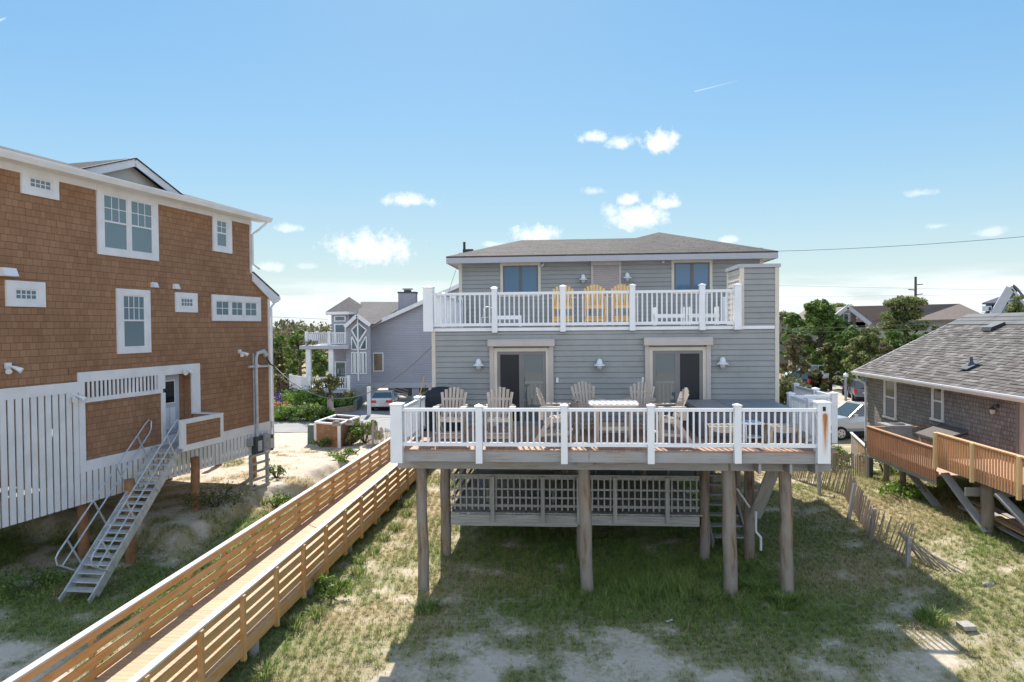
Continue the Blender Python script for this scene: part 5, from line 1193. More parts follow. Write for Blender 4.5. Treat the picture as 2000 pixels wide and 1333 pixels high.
# ================================================================== fences, small things
wg = lambda px, py, z=0.0: W.g(px, py, z)
f1_ = [wg(1545, 935, .1), wg(1604, 962, .2), wg(1648, 978, .3), wg(1702, 1040, .45), wg(1782, 1078, .5), ]
snow_fence('snow_fence', 'grey slat-and-wire snow fence leaning along the sunny slope to the right of the deck', f1_, 1.05, .15, (-.12, .28), [(*wg(1600, 972, .2), 1.1, .1, .2), (*wg(1655, 1012, .3), 1.2, .25, .1), (*wg(1700, 1040, .4), .95, .12, .0), (*wg(1772, 1083, .5), .8, .05, 0)])
f2_ = [wg(1622, 930, .1), wg(1660, 935, .3), wg(1697, 944, .4)]
snow_fence('snow_fence', 'short upright run of snow fence ending at the dark post under the cottage deck', f2_, 1.0, .12, (0, 0), [(*wg(1628, 930, .1), 1.1, 0, 0), (*wg(1694, 946, .4), 1.2, 0, 0)], rnd_l=.05)
f3_ = [wg(1800, 1092, .35), wg(1840, 1106, .4), wg(1880, 1118, .4), wg(1905, 1122, .4)]
snow_fence('fallen_fence', 'collapsed end of the snow fence with splayed slats lying on the slope', f3_, 1.0, .12, lambda s: (.35 + .1 * s, -.8 - .9 * s), [], rnd_l=.3)
f4_ = [wg(702, 872), wg(742, 880), wg(790, 896)]
snow_fence('snow_fence', 'pale snow fence running from the planter towards the end of the boardwalk', [wg(704, 862), wg(722, 868), wg(765, 880), wg(800, 885)], 1.25, .12, (.1, .15), [(*wg(727, 872), 1.5, .05, 0)], rnd_l=.08)
x, y = wg(1697, 940, .4); x, y, _ = H.l(Vector((x, y, 0))); mb = MB(); tag_ = None
mb.box(x - .12, x + .12, y - .1, y + .1, 0, 2.0); tag(mb.build('dark_post', 'dark_and_shade', frame=H, base=(x, y, 0)), 'thick dark post at the corner below the cottage downspout', 'post')
a = wg(1662, 905, .3); b = wg(1694, 930, .3); t = thing('board_fence', 'low board fence with a yellowish plywood panel and white top rail by the cottage deck', 'fence', (*a, 0), W)
A_ = Vector((*a, 0)); B_ = Vector((*b, 0)); zt0 = CZ + (W.y(1660, 845, a[1])[1] - CZ); zt1_ = W.y(1694, 875, b[1])[1]
for k in range(9):
    p = A_ + (B_ - A_) * (k / 9); q_ = A_ + (B_ - A_) * ((k + .9) / 9); zz = zt0 + (zt1_ - zt0) * k / 9; mb = MB(); mb.prism([(p.x, p.y), (q_.x, q_.y), (q_.x + .02, q_.y + .03), (p.x + .02, p.y + .03)], 'z', .1, zz); mb.build('board', 'osb' if k > 3 else 'slat_wood', t)
mb = MB(); mb.bar((a[0], a[1], zt0), (b[0], b[1], zt1_), .1, .05); mb.build('top_rail', 'white_paint', t)
# concrete chunk and stone on the slope
x, y = wg(1887, 1203, .3); z = float(ground_z(np.array([x]), np.array([y]))[0]); mb = MB(); mb.hexa([(x + dx * (1 + .2 * dz) + .03 * dy, y + dy, z + .02 + dz * .10 + .04 * dx) for dz in (0, 1) for dy in (-.15, .14) for dx in (-.12, .11)], .2, 0, (.24, .3, .1)); tag(mb.build('concrete_block', 'concrete', base=(x, y, z)), 'broken pale concrete block lying on the sunny sand at the lower right', 'block')
def rock(x, y, r, mat, label, name='stone', cat='stone'):
    z = float(ground_z(np.array([x]), np.array([y]))[0]); g = np.random.default_rng(int(x * 99) % 999); mb = MB(); rows = []
    for i in range(5):
        th = PI * .5 * i / 4; rows.append([(x + r * math.cos(th) * math.cos(2 * PI * k / 8) * g.uniform(.8, 1.1), y + r * .8 * math.cos(th) * math.sin(2 * PI * k / 8) * g.uniform(.8, 1.1), z - .03 + r * .7 * math.sin(th) * g.uniform(.85, 1.1)) for k in range(8)])
    for a, b in zip(rows, rows[1:]):
        for k in range(8): mb.face([a[k], a[(k + 1) % 8], b[(k + 1) % 8], b[k]], .5)
    return tag(mb.build(name, mat, base=(x, y, z)), label, cat)
rock(*wg(1933, 1143, .4), .16, 'stone', 'brownish grey stone on the grass above the concrete block at the right')
x, y = wg(1307, 1224, -.1); mb = MB(); z = float(ground_z(np.array([x]), np.array([y]))[0]); mb.bar((x - .07, y - .03, z + .05), (x + .08, y + .05, z + .06), .05, .01); tag(mb.build('paper_scrap', 'white_paint', base=(x, y, z)), 'small white scrap lying on the shaded sand in front of the house', 'litter')
# planter box
px0, py0 = wg(663, 873, .05); t = thing('planter_box', 'large shingled planter box with white edging beside the street', 'planter', (px0, py0, 0), W)
A0 = Vector((*wg(663, 873, .05), 0)); A1 = Vector((*wg(617, 868, .05), 0)); A2 = Vector((*wg(701, 855, .05), 0)); hP = W.y(663, 829, A0.y)[1]
u1 = A1 - A0; u2 = A2 - A0; A3 = A0 + u1 + u2
def vwall(mb, p, q_, z0, z1, th, rnd=.5):
    d = (q_ - p).normalized(); s_ = Vector((d.y, -d.x, 0)) * th / 2; mb.hexa([(c.x, c.y, z) for z in (z0, z1) for c in ((p - s_), (q_ - s_), (p + s_), (q_ + s_))], rnd, 0, ((q_ - p).length, th, z1 - z0))
mb = MB()
for p, q_ in ((A0, A1), (A0, A2), (A1, A3), (A2, A3)): 
    for fc in (0, 1):
        d = (q_ - p).normalized(); s_ = Vector((d.y, -d.x, 0)) * (.04 if fc else -.04); mb.face([(p + s_).to_tuple()[:2] + (0,), (q_ + s_).to_tuple()[:2] + (0,), (q_ + s_).to_tuple()[:2] + (hP - .05,), (p + s_).to_tuple()[:2] + (hP - .05,)], .5)
m1, m2 = A0 + u2 * .5, A1 + u2 * .5; mb.face([(m1.x, m1.y, 0), (m2.x, m2.y, 0), (m2.x, m2.y, hP - .05), (m1.x, m1.y, hP - .05)], .5)
mb.build('box_wall', 'cedar', t)
mb = MB()
for p, q_ in ((A0, A1), (A0, A2), (A1, A3), (A2, A3), (m1, m2)): vwall(mb, p, q_, hP - .05, hP + .04, .15)
mb.build('top_trim', 'white_paint', t)
for c in (A0, A1, A2): mb = MB(); mb.box(c.x - .08, c.x + .08, c.y - .08, c.y + .08, 0, hP - .052); mb.build('corner_trim', 'white_paint', t)
x, y = wg(611, 868, 0); mb = MB(); mb.prism([(x - .25, 0), (x + .25, 0), (x + .22, 1.05), (x + .15, 1.12), (x - .22, 1.12)], 'y', y - .2, y + .25); tag(mb.build('utility_box', 'utility_green', base=(x, y, 0)), 'dark green utility pedestal left of the shingled planter', 'utility box')
for k, (px, py, lb_) in enumerate(((657, 832, 'pale conch-like rock at the left on the planter rim'), (683, 830, 'grey rock at the right on the planter rim'))):
    x, y = W.g(px, py, hP + .05); mb = MB(); mb.lathe([(.0, .3), (.15, .25), (.26, .12), (.24, 0), (0, 0)], (x, y, hP + .05), 8); tag(mb.build('rim_rock', 'stone', base=(x, y, hP)), lb_, 'stone')
x, y = wg(721, 812, 0); mb = MB(); mb.box(x - .13, x + .13, y - .1, y + .1, 0, W.y(721, 756, y)[1]); tag(mb.build('white_post', 'white_paint', base=(x, y, 0)), 'tall white marker post at the left edge of the carport', 'post')
# plants near things
shrub('yucca', 'dark spiky shrub at the right end of the planter', *wg(712, 866), 2.0, 1.6, 'leaf_cedar', 14, 50, .14, 4)
shrub('low_bush', 'yellow-green bushlet on the grass right of the boardwalk', *wg(648, 1170), .9, .75, 'leaf_bright', 14, 30, .05, 5)
shrub('low_bush', 'small light green bush in front of the planter near the boardwalk rail', *wg(668, 916), 1.5, .7, 'leaf_bright', 14, 30, .07, 6)
shrub('low_bush', 'dark green clump at the foot of the planter on its left', *wg(628, 874), 1.2, .6, 'leaf_cedar', 9, 30, .08, 7)
shrub('low_bush', 'green clump at the foot of the planter on its right side', *wg(676, 872), 1.6, .8, 'leaf_olive', 12, 30, .08, 8)
shrub('low_bush', 'bright green weed clump beside the boardwalk near the plank rack', *wg(538, 990), 1.1, .6, 'leaf_bright', 10, 30, .06, 9)
shrub('low_bush', 'leafy green plant by the corner of the shingled house', *wg(540, 960), .9, .7, 'leaf_cedar', 10, 30, .06, 10)
shrub('low_bush', 'bright leafy weed on the slope under the cottage deck', *wg(1765, 985, .5), 1.7, .55, 'leaf_bright', 16, 30, .06, 12)
shrub('low_bush', 'dark leafy bush under the far end of the cottage deck', *wg(1728, 925, .4), 2.2, 1.1, 'leaf_cedar', 20, 34, .07, 13)
shrub('low_bush', 'dark weed patch on the mound edge under the shingled house', *wg(425, 1000, 0.3), 2.4, .7, 'leaf_olive', 20, 36, .05, 14)
shrub('low_bush', 'dark green low plants at the foot of the aluminium stair', *wg(60, 1160), 2.2, .5, 'leaf_cedar', 20, 36, .05, 15)
shrub('low_bush', 'bushy green growth beside the white corner post near the pickup', *wg(1635, 905, .2), 1.6, 1.0, 'leaf_cedar', 14, 34, .08, 16)
shrub('yard_bush', 'olive bush reaching up beside the right wall corner of the grey house', *wg(1530, 850), 3.6, 4.4, 'leaf_olive', 60, 60, .12, 17)
shrub('yard_bush', 'low bright bush below the olive bush at the wall corner', *wg(1518, 850), 1.5, 2.2, 'leaf_bright', 20, 50, .10, 18)
gp = [(1480, 1150, 46, 'dense dark grass tuft at the foot of the third pile'), (1530, 1175, 46, 'dense dark grass tuft at the foot of the right pile'), (1395, 1170, 40, 'dark grass tuft left of the third pile'), (835, 1185, 20, 'grass tuft at the foot of the left pile'), (1820, 1180, 30, 'bright grass tuft in the sunlit gap of the shadow edge'), (1920, 1060, 50, 'long green grass under the cottage pile')]
for i, (px, py, n_, lb_) in enumerate(gp): tuft('grass_tuft', lb_, *wg(px, py, .1 if px < 1700 else .4), .55, n_ * 9, .34, dry=.05, seed=i + 30)
g = np.random.default_rng(5)
for k in range(16):
    y = 9.5 + k * 1.15; w_ = M.w(-6.02 + g.uniform(0, .5), y + g.uniform(-.4, .4)); tuft('walk_grass', 'green grass tuft growing along the right foot of the boardwalk', w_.x, w_.y, .35, 120, .32, dry=.25, seed=60 + k, group='grass tufts along the boardwalk', cat='grass tuft')

# ================================================================== garden and grey-lilac house behind
Zg = 54.0
gh_ = thing('lilac_house', 'pale lilac-grey house with a hexagonal tower, white balconies and an open carport', 'house', (-10, 60, 0), W)
q = lambda px, py, Y: W.y(px, py, Y)
def poly_y(mb, pts, Y, dep, rnd=.5): mb.prism([q(px, py, Y) for px, py in pts], 'y', Y, Y + dep, rnd)
Y1 = 60
mb = MB(); poly_y(mb, [(722, 750), (900, 750), (900, 556), (842, 579), (722, 632)], Y1, .2); mb.build('gable_wall', 'siding_lilac', gh_)
mb = MB(); a = q(717, 637, Y1 - .4); b = q(905, 552, Y1 - .4); mb.slab([(a[0], Y1 - .4, a[1]), (b[0], Y1 - .4, b[1]), (b[0], Y1 + 12, b[1]), (a[0], Y1 + 12, a[1])], .12); rf = mb.build('main_roof', 'roof_bg', gh_)
mb = MB(); mb.bar((a[0], Y1 - .45, a[1] - .1), (b[0], Y1 - .45, b[1] - .1), .06, .32); mb.build('rake_board', 'white_paint', rf)
mb = MB(); a = q(721, 633, Y1); b = q(721, 760, Y1); mb.box(a[0] - .12, a[0] + .1, Y1 - .05, Y1, 0, a[1]); mb.build('corner_board', 'white_paint', gh_)
mb = MB(); a = q(724, 749, Y1); b = q(900, 757, Y1); mb.box(a[0], b[0], Y1 - .06, Y1 + .4, b[1], a[1]); mb.build('carport_beam', 'fascia', gh_)
for px in (729, 811, 880): x = q(px, 780, Y1)[0]; mb = MB(); mb.box(x - .3, x + .3, Y1 + .1, Y1 + .5, 0, q(811, 757, Y1)[1]); mb.build('carport_post', 'siding_lilac', gh_)
mb = MB(); x0, x1 = q(722, 780, Y1)[0], q(900, 780, Y1)[0]; mb.box(x0, x1, Y1 + 9, Y1 + 9.2, 0, 2.6); mb.box(q(787, 0, Y1 + 6)[0], q(806, 0, Y1 + 6)[0], Y1 + 6, Y1 + 6.2, 0, 2.6); mb.build('carport_back_wall', 'dark_and_shade', gh_)
mb = MB()
for k in range(10): mb.bar((q(752, 0, Y1 + 5)[0], Y1 + 5, .3 + k * .3), (q(788, 0, Y1 + 5)[0], Y1 + 5, -.3 + k * .3), .03, .13)
mb.build('carport_slats', 'siding_lilac', gh_)
def gwin(px0, px1, pt, pb, Y, name='window', gl='glass_dark', t=.1, poly=None):
    (x0, z1), (x1, z0) = q(px0, pt, Y), q(px1, pb, Y); mb = MB(); mb.box(x0, x1, Y - .06, Y, z0, z1); o = mb.build(name, 'white_paint', gh_); mb = MB(); mb.box(x0 + t, x1 - t, Y - .08, Y - .062, z0 + t, z1 - t); mb.build('pane', gl, o); return o
gwin(728.5, 749.5, 689, 726, Y1).children[0].data.materials[0] = MAT['osb_glass'] if 'osb_glass' in MAT else m_plain('osb_glass', (.30, .23, .17), .15, .3, 1.2).m
# roof behind the tower, with chimney
mb = MB(); A_ = q(705, 590, 64); B_ = q(800, 590, 64); mb.slab([(q(690, 632, 58)[0], 58.5, q(690, 632, 58.5)[1]), (q(730, 632, 58)[0], 58.5, q(730, 633, 58.5)[1]), (B_[0], 64, B_[1]), (A_[0], 64, A_[1])], .1); mb.build('rear_roof', 'roof_bg', gh_)
mb = MB(); (x0, z1), (x1, z0) = q(777.5, 573, 62), q(812, 610, 62); mb.box(x0, x1, 62, 63.2, z0, z1); ch = mb.build('chimney', 'siding_lilac', gh_)
mb = MB(); mb.box(x0 - .06, x1 + .06, 61.94, 63.26, z1, z1 + .12); mb.box(x0 + .5, x1 - .5, 62.2, 62.9, z1 + .12, z1 + .3); mb.box(x0 + .35, x1 - .35, 62.1, 63, z1 + .36, z1 + .42); mb.build('chimney_cap', 'dark_and_shade', ch)
# entry bay with the diamond window
Yb = 58.2
mb = MB(); poly_y(mb, [(676, 785), (722, 785), (722, 636), (699, 619), (676, 637)], Yb, .15); by = mb.build('bay_wall', 'siding_lilac', gh_)
mb = MB(); 
for (p1, p2) in (((673, 639), (697, 617)), ((697, 617), (723, 636))): a = q(*p1, Yb - .3); b = q(*p2, Yb - .3); mb.slab([(a[0], Yb - .35, a[1] + .08), (b[0], Yb - .35, b[1] + .08), (b[0], Yb + 3.5, b[1] + .08), (a[0], Yb + 3.5, a[1] + .08)], .1)
mb.build('bay_roof', 'roof_bg', by); mb = MB()
for (p1, p2) in (((673, 639), (697, 617)), ((697, 617), (723, 636))): a = q(*p1, Yb - .36); b = q(*p2, Yb - .36); mb.bar((a[0], Yb - .4, a[1]), (b[0], Yb - .4, b[1]), .05, .28)
mb.build('bay_rake', 'white_paint', by)
mb = MB(); X = q(700, 700, Yb)[0]; mb.box(X - .06, X + .06, Yb - .12, Yb - .01, q(700, 745, Yb)[1], q(700, 622, Yb)[1])
for pts in ([(699.5, 632), (687, 645), (699.5, 668)], [(701, 632), (716, 645), (701, 668)]):
    for p1, p2 in zip(pts, pts[1:]): a, b = q(*p1, Yb), q(*p2, Yb); mb.bar((a[0], Yb - .08, a[1]), (b[0], Yb - .08, b[1]), .05, .12)
for (p1, p2) in (((687, 655), (687, 683)), ((687, 683), (716, 683)), ((716, 655), (716, 683)), ((687, 655), (699.5, 683)), ((716, 655), (702, 683))): a, b = q(*p1, Yb), q(*p2, Yb); mb.bar((a[0], Yb - .08, a[1]), (b[0], Yb - .08, b[1]), .05, .1)
mb.build('bay_mullions', 'white_paint', by)
mb = MB(); poly_y(mb, [(699, 634), (689, 645), (699, 665)], Yb - .06, .03); poly_y(mb, [(702, 634), (714, 645), (702, 665)], Yb - .06, .03); poly_y(mb, [(688, 658), (697, 681), (688, 681)], Yb - .06, .03); poly_y(mb, [(715, 658), (715, 681), (705, 681)], Yb - .06, .03); mb.build('diamond_pane', 'glass', by)
for a, b in ((686, 693), (693, 700), (702, 709), (709, 716.5)): gwin(a, b, 688, 731, Yb, gl='glass')
mb = MB()
for k in range(11): a = q(677, 752 + k * 4.6, Yb); b = q(720, 782 + k * 4.6, Yb); 
mb = MB()
for k in range(9):
    a = q(678 + k * 4.8, 786, Yb - .1); b = q(min(678 + k * 4.8 + 36, 720), 786 - min(36, 42 - k * 4.8) , Yb - .1); mb.bar((a[0], Yb - .1, max(a[1], .05)), (b[0], Yb - .1, b[1]), .04, .09)
mb.build('bay_slats', 'fascia', by)
# tower
Yt = 61; xc, _ = q(669, 620, Yt)
def hexa_pts(r, z, sx=1.0): return [(xc + r * math.cos(PI / 6 + k * PI / 3 + .25), Yt + 2.2 + r * math.sin(PI / 6 + k * PI / 3 + .25), z) for k in range(6)]
z0, z1, z2 = 3.2, q(669, 608, Yt)[1], q(678, 580, Yt + 2)[1]
mb = MB(); lo, hi = hexa_pts(1.75, 0), hexa_pts(1.75, z1)
for k in range(6): mb.face([lo[k], lo[(k + 1) % 6], hi[(k + 1) % 6], hi[k]], .5)
tw_ = mb.build('tower', 'siding_lilac', gh_)
mb = MB(); e = hexa_pts(2.35, z1 - .05); 
for k in range(6): mb.face([e[k], e[(k + 1) % 6], (xc + .1, Yt + 2.2, z2)], .5)
mb.build('tower_roof', 'roof_bg', tw_)
mb = MB(); e2 = hexa_pts(2.33, z1 - .3)
for k in range(6): mb.face([e[k], e[(k + 1) % 6], e2[(k + 1) % 6], e2[k]], .5)
mb.face(hexa_pts(2.3, z1 - .28), .5); mb.build('tower_eave', 'white_paint', tw_)
for k in range(6):
    a = Vector(hexa_pts(1.75, 0)[k]); b = Vector(hexa_pts(1.75, 0)[(k + 1) % 6]); nrm = ((a + b) / 2 - Vector((xc, Yt + 2.2, 0))).normalized()
    if nrm.y > .2: continue
    for (za, zb) in ((5.0, 7.0), (7.2, 8.0), (1.6, 3.6)):
        p = a + (b - a) * .16 + nrm * .04; r_ = a + (b - a) * .84 + nrm * .04
        zb_ = min(zb, z1 - .4); mb = MB(); mb.face([(p.x, p.y, za), (r_.x, r_.y, za), (r_.x, r_.y, zb_), (p.x, p.y, zb_)], .5); o = mb.build('window', 'white_paint', tw_); n3 = nrm * .03; p2 = a + (b - a) * .24 + nrm * .05; r2 = a + (b - a) * .76 + nrm * .05; mb = MB(); mb.face([(p2.x, p2.y, za + .1), (r2.x, r2.y, za + .1), (r2.x, r2.y, zb_ - .1), (p2.x, p2.y, zb_ - .1)], .5); mb.build('pane', 'glass', o)
# white balcony, porch roof, columns, lower deck with diagonal lattice
def white_rail(mb, pts, z0, h, sp=.16, frd=.04):
    for (xa, ya_), (xb, yb2) in zip(pts, pts[1:]):
        a = Vector((xa, ya_, 0)); b = Vector((xb, yb2, 0)); mb.bar((xa, ya_, z0 + h), (xb, yb2, z0 + h), .08, .09); mb.bar((xa, ya_, z0 + .1), (xb, yb2, z0 + .1), .06, .07); n_ = int((b - a).length / sp)
        for k in range(n_): c = a + (b - a) * (k + .5) / n_; mb.box(c.x - frd, c.x + frd, c.y - frd, c.y + frd, z0 + .1, z0 + h)
        for c in (a, b): mb.box(c.x - .12, c.x + .12, c.y - .12, c.y + .12, z0 - .1, z0 + h + .15)
Yp = 57.5; zf_ = q(640, 674, Yp)[1]; xl_ = q(597, 670, Yp)[0]; xm2 = q(641, 670, Yp)[0]; xr2 = q(681, 670, Yp)[0]
mb = MB(); white_rail(mb, [(xl_, Yp + 3.5), (xl_, Yp + .3), (xm2, Yp + .3), (xr2, Yp + .9)], zf_, 1.0); mb.build('balcony_railing', 'white_paint', gh_)
mb = MB(); mb.box(xl_ - .5, xr2, Yp - .1, Yp + 5, zf_ - .35, zf_ - .05); mb.build('balcony_floor', 'fascia', gh_)
for px in (601, 645.5): x = q(px, 700, Yp)[0]; mb = MB(); mb.box(x - .2, x + .2, Yp + .1, Yp + .5, 1.2, zf_ - .35); mb.build('porch_column', 'white_paint', gh_)
mb = MB(); mb.box(q(646, 0, 62)[0], q(684, 0, 62)[0], 61.9, 62.1, 1.4, zf_ - .3); mb.build('porch_wall', 'siding_lilac', gh_)
x0, x1 = q(660, 0, 61.8)[0], q(679, 0, 61.8)[0]; mb = MB(); mb.box(x0, x1, 61.8, 61.9, 1.4, 3.9); o = mb.build('porch_door', 'white_paint', gh_); mb = MB(); mb.box(x0 + .2, x1 - .2, 61.77, 61.8, 1.7, 3.7); mb.build('pane', 'osb_glass', o)
zl_ = q(620, 762, 56.5)[1]; xl3 = q(553, 760, 56.5)[0]; xr3 = q(683, 760, 56.5)[0]; xm3 = q(600, 760, 55.5)[0]
mb = MB(); white_rail(mb, [(xl3, 58.5), (xm3, 56.2), (xr3, 56.2)], zl_, 1.05, .2); mb.build('porch_railing', 'white_paint', gh_)
mb = MB(); mb.prism([(xl3, 58.5), (xm3, 56.2), (xr3, 56.2), (xr3, 62), (xl3, 62)], 'z', zl_ - .25, zl_ - .02); mb.build('porch_floor', 'fascia', gh_)
mb = MB(); mb.prism([(xl3 + .2, 58.6), (xm3, 56.35), (xr3, 56.35), (xr3, 56.5), (xm3, 56.5), (xl3 + .2, 58.8)], 'z', -.1, zl_ - .25); sk = mb.build('porch_skirt', 'dark_and_shade', gh_)
mb = MB(); k = 0; xx = xm3
while xx < xr3 - .2:
    s_ = 1 if int((xx - xm3) / 2.2) % 2 == 0 else -1; mb.bar((xx, 56.3, 0), (xx + s_ * .9, 56.3, zl_ - .28), .04, .11, (0, 1, 0)); xx += .26
mb.build('diagonal_slats', 'siding_lilac', sk)
for px, py, r_ in ((603, 668, .3), (617, 667, .4), (628, 669, .33)):
    x, z = q(px, py, Yp + 2); mb = MB(); gg = np.random.default_rng(px); leafmass(mb, [(x, Yp - .02, zf_ + .2, r_ * .9)], 60, .1, gg); o = tag(mb.build('potted_plant', 'leaf_tan', base=(x, Yp, zf_), clean=False), {603: 'leftmost small plant on the ledge under the white balcony', 617: 'middle and largest plant on the ledge under the white balcony', 628: 'right plant on the ledge under the white balcony'}[px], 'plant')
for i, (px, w_, h_, mt, lb_) in enumerate(((548, 2.2, 1.1, 'leaf_cedar', 'leftmost green hedge clump at the garden kerb'), (578, 3.0, 1.1, 'leaf_bright', 'bright green low plants along the garden kerb'), (606, 2.8, 1.3, 'leaf_cedar', 'spiky dark green clump in the middle of the garden kerb'), (632, 1.8, 1.0, 'leaf_cedar', 'green daylily clump beside the pink tree trunk'))):
    shrub('garden_plant', lb_, *wg(px, 822 + (i % 2)), w_, h_, mt, 24, 40, .12, 70 + i, group=None, stem=False)
for i, (px, py, w_, h_, mt, lb_) in enumerate(((585, 800, 3.4, 2.0, 'leaf_bright', 'rounded yellow-green shrub in the garden left of the small tree'), (634, 800, 2.4, 1.4, 'leaf_bright', 'light green shrub directly left of the tree trunk'), (660, 798, 3.0, 1.4, 'leaf_bright', 'light green shrub right of the tree trunk'), (540, 806, 2.2, .8, 'orange_flower', 'patch of orange-yellow flowers at the left end of the garden'), (668, 790, 1.5, 2.2, 'purple_flower', 'purple flowering bush in front of the lilac house'), (556, 796, 1.8, 1.6, 'purple_flower', 'small purple flowers behind the garden shrubs on the left'), (694, 790, 2.2, 1.5, 'leaf_cedar', 'dark low shrub at the foot of the diamond-window bay'))):
    shrub('garden_shrub', lb_, *wg(px, py), w_, h_, mt, 26, 40, .11, 90 + i, stem=False)
mb = MB(); a = wg(528, 815); b = wg(640, 812); c = wg(694, 803); d = wg(700, 790); e3 = wg(712, 785)
for p, r_ in ((a, b), (b, c)): vwall(mb, Vector((*p, 0)), Vector((*r_, 0)), 0, .45, .35)
tag(mb.build('garden_wall', 'block_wall', base=(*a, 0)), 'low brick-coloured garden kerb in front of the flower bed', 'wall')
mb = MB(); vwall(mb, Vector((*c, 0)), Vector((*wg(712, 784), 0)), 0, .8, .3); tag(mb.build('timber_wall', 'utility_green', base=(*c, 0)), 'dark mossy timber retaining wall beside the driveway', 'wall')

g = np.random.default_rng(9); mb = MB()
for _ in range(1500):
    x = g.uniform(-15, 15); y = 9 + 20 * g.random() ** 1.3; z = float(ground_z(np.array([x]), np.array([y]))[0]) + .012; a = g.random() * PI; l_ = g.uniform(.03, .16); mb.bar((x, y, z), (x + l_ * math.cos(a), y + l_ * math.sin(a), z + g.uniform(-.01, .03)), g.uniform(.006, .02), .008, rnd=g.random())
tag(mb.build('dry_debris', 'slat_wood', clean=False), 'dry stalks and twigs strewn over the sandy yard', 'debris', kind='stuff')

# ================================================================== trees
def tree(name, label, x, y, w, h, mat, seed, z0=0, nc=90, nl=60, size=.16, layered=False, lean=0, flat=0, trunk='bark', low=.12, shape=1.0, group=None, tr=None):
    g = np.random.default_rng(seed); t = thing(name, label, 'tree', (x, y, z0), W, group); cs = []; limbs = []
    lob = []
    for i in range(max(6, nc // 7)):
        f = low + (1 - low) * g.random() ** .75; R_ = w / 2 * (1 - max(0, (f - .3) / .7) ** 1.5 * .9 * shape) * g.random() ** .45; a = g.random() * 2 * PI; lob.append((x + lean * f * h + R_ * math.cos(a), y + R_ * math.sin(a), z0 + h * (f * .97 - .02)))
    for i in range(nc):
        if not layered and i % 8:
            q_ = lob[i % len(lob)]; v_ = g.normal(size=3) * w * .055; cs.append((q_[0] + v_[0], q_[1] + v_[1], min(q_[2] + v_[2] * .8, z0 + h * 1.0), w * .055 * g.uniform(.6, 1.35))); continue
        if layered:
            lv = g.integers(0, 6); f = low + (1 - low) * (lv + .5) / 6 + g.normal() * .02; R_ = w / 2 * (1 - f * .72) * g.uniform(.3, 1.05)
        else:
            f = low + (1 - low) * g.random() ** .8; R_ = w / 2 * (1 - max(0, (f - .35) / .65) ** 1.7 * .85 * shape) * math.sqrt(g.random()) * (1 - .25 * max(0, .25 - f) / .25)
        a = g.random() * 2 * PI + (.5 * math.sin(seed)); cs.append((x + lean * f * h + R_ * math.cos(a) * (1 + .15 * math.sin(3 * a + seed)), y + R_ * math.sin(a), z0 + h * f, w * (.075 if not layered else .07) * g.uniform(.6, 1.45)))
    mb = MB(); leafmass(mb, cs, nl, size, g, flat); mb.build('crown', mat, t, clean=False)
    r0 = tr or w * .035; mb = MB(); mb.tube([(x, y, z0 - .2), (x + lean * h * .3, y, z0 + h * .3), (x + lean * h * .6 + .1, y, z0 + h * .62), (x + lean * h, y, z0 + h * .92)], [r0 * 1.25, r0, r0 * .6, r0 * .15], 8)
    for c in cs[::max(1, nc // 22)]:
        f0 = max(.1, (c[2] - z0) / h * .75); p = Vector((x + lean * h * f0, y, z0 + h * f0)); m = (p + Vector(c[:3])) / 2 + Vector((0, 0, -.05 * h * .3)); mb.tube([p, m, c[:3]], [r0 * .4, r0 * .25, r0 * .1], 5)
    mb.build('trunk', trunk, t); return t
def hgt(px, pt, Z): return W.y(px, pt, Z)[1]
def X_(px, Z): return W.y(px, 640, Z)[0]
# right-hand group: (px, top, Z, width px)
TR = [(1600, 590, 78, 122, 'leaf_cedar', 0, 'largest dark green cedar, standing above the black car', 21, 170),
      (1668, 640, 66, 88, 'leaf_cedar', 0, 'bright-edged cedar in front of the timber-gabled house', 22, 110),
      (1700, 640, 60, 96, 'leaf_pine', 0, 'olive-brown pine in the centre of the right-hand trees', 23, 120),
      (1768, 578, 70, 130, 'leaf_pine', 1, 'tall layered pine with flat boughs in front of the long brown roof', 24, 150),
      (1732, 672, 54, 62, 'leaf_tan', 0, 'tan-tipped young pine close to the cottage roof', 25, 70),
      (1800, 655, 58, 90, 'leaf_cedar', 0, 'dark cedar mostly behind the slope of the cottage roof', 26, 80),
      (1548, 655, 62, 64, 'leaf_tan', 0, 'brownish bushy tree right beside the grey house', 27, 80),
      (1535, 608, 105, 60, 'leaf_pine', 1, 'thin distant pine left of the big cedar', 28, 50),
      (1640, 592, 110, 76, 'leaf_pine', 1, 'far pine rising between the big cedar and the timber gable', 29, 60),
      (1702, 612, 98, 60, 'leaf_cedar', 0, 'distant cedar top peeping left of the layered pine', 30, 50),
      (1985, 572, 44, 90, 'leaf_pine', 0, 'pine crown rising behind the cottage ridge at the right edge', 31, 110),
      (1632, 612, 84, 80, 'leaf_cedar', 0, 'cedar filling the gap between the big cedar and the timber gable', 33, 90),
      (1552, 612, 82, 66, 'leaf_cedar', 0, 'dark cedar at the left shoulder of the big cedar', 34, 90),
      (1622, 668, 68, 74, 'leaf_olive', 0, 'olive green bushy tree over the white pickup', 35, 90),
      (1826, 640, 68, 80, 'leaf_cedar', 0, 'cedar to the right of the layered pine above the cottage roof slope', 36, 80),
      (1742, 645, 66, 76, 'leaf_cedar', 0, 'cedar at the foot of the layered pine on its left', 37, 90),
      (1660, 700, 72, 46, 'leaf_olive', 0, 'small pale bush-like tree behind the parking lot lamp', 32, 40)]
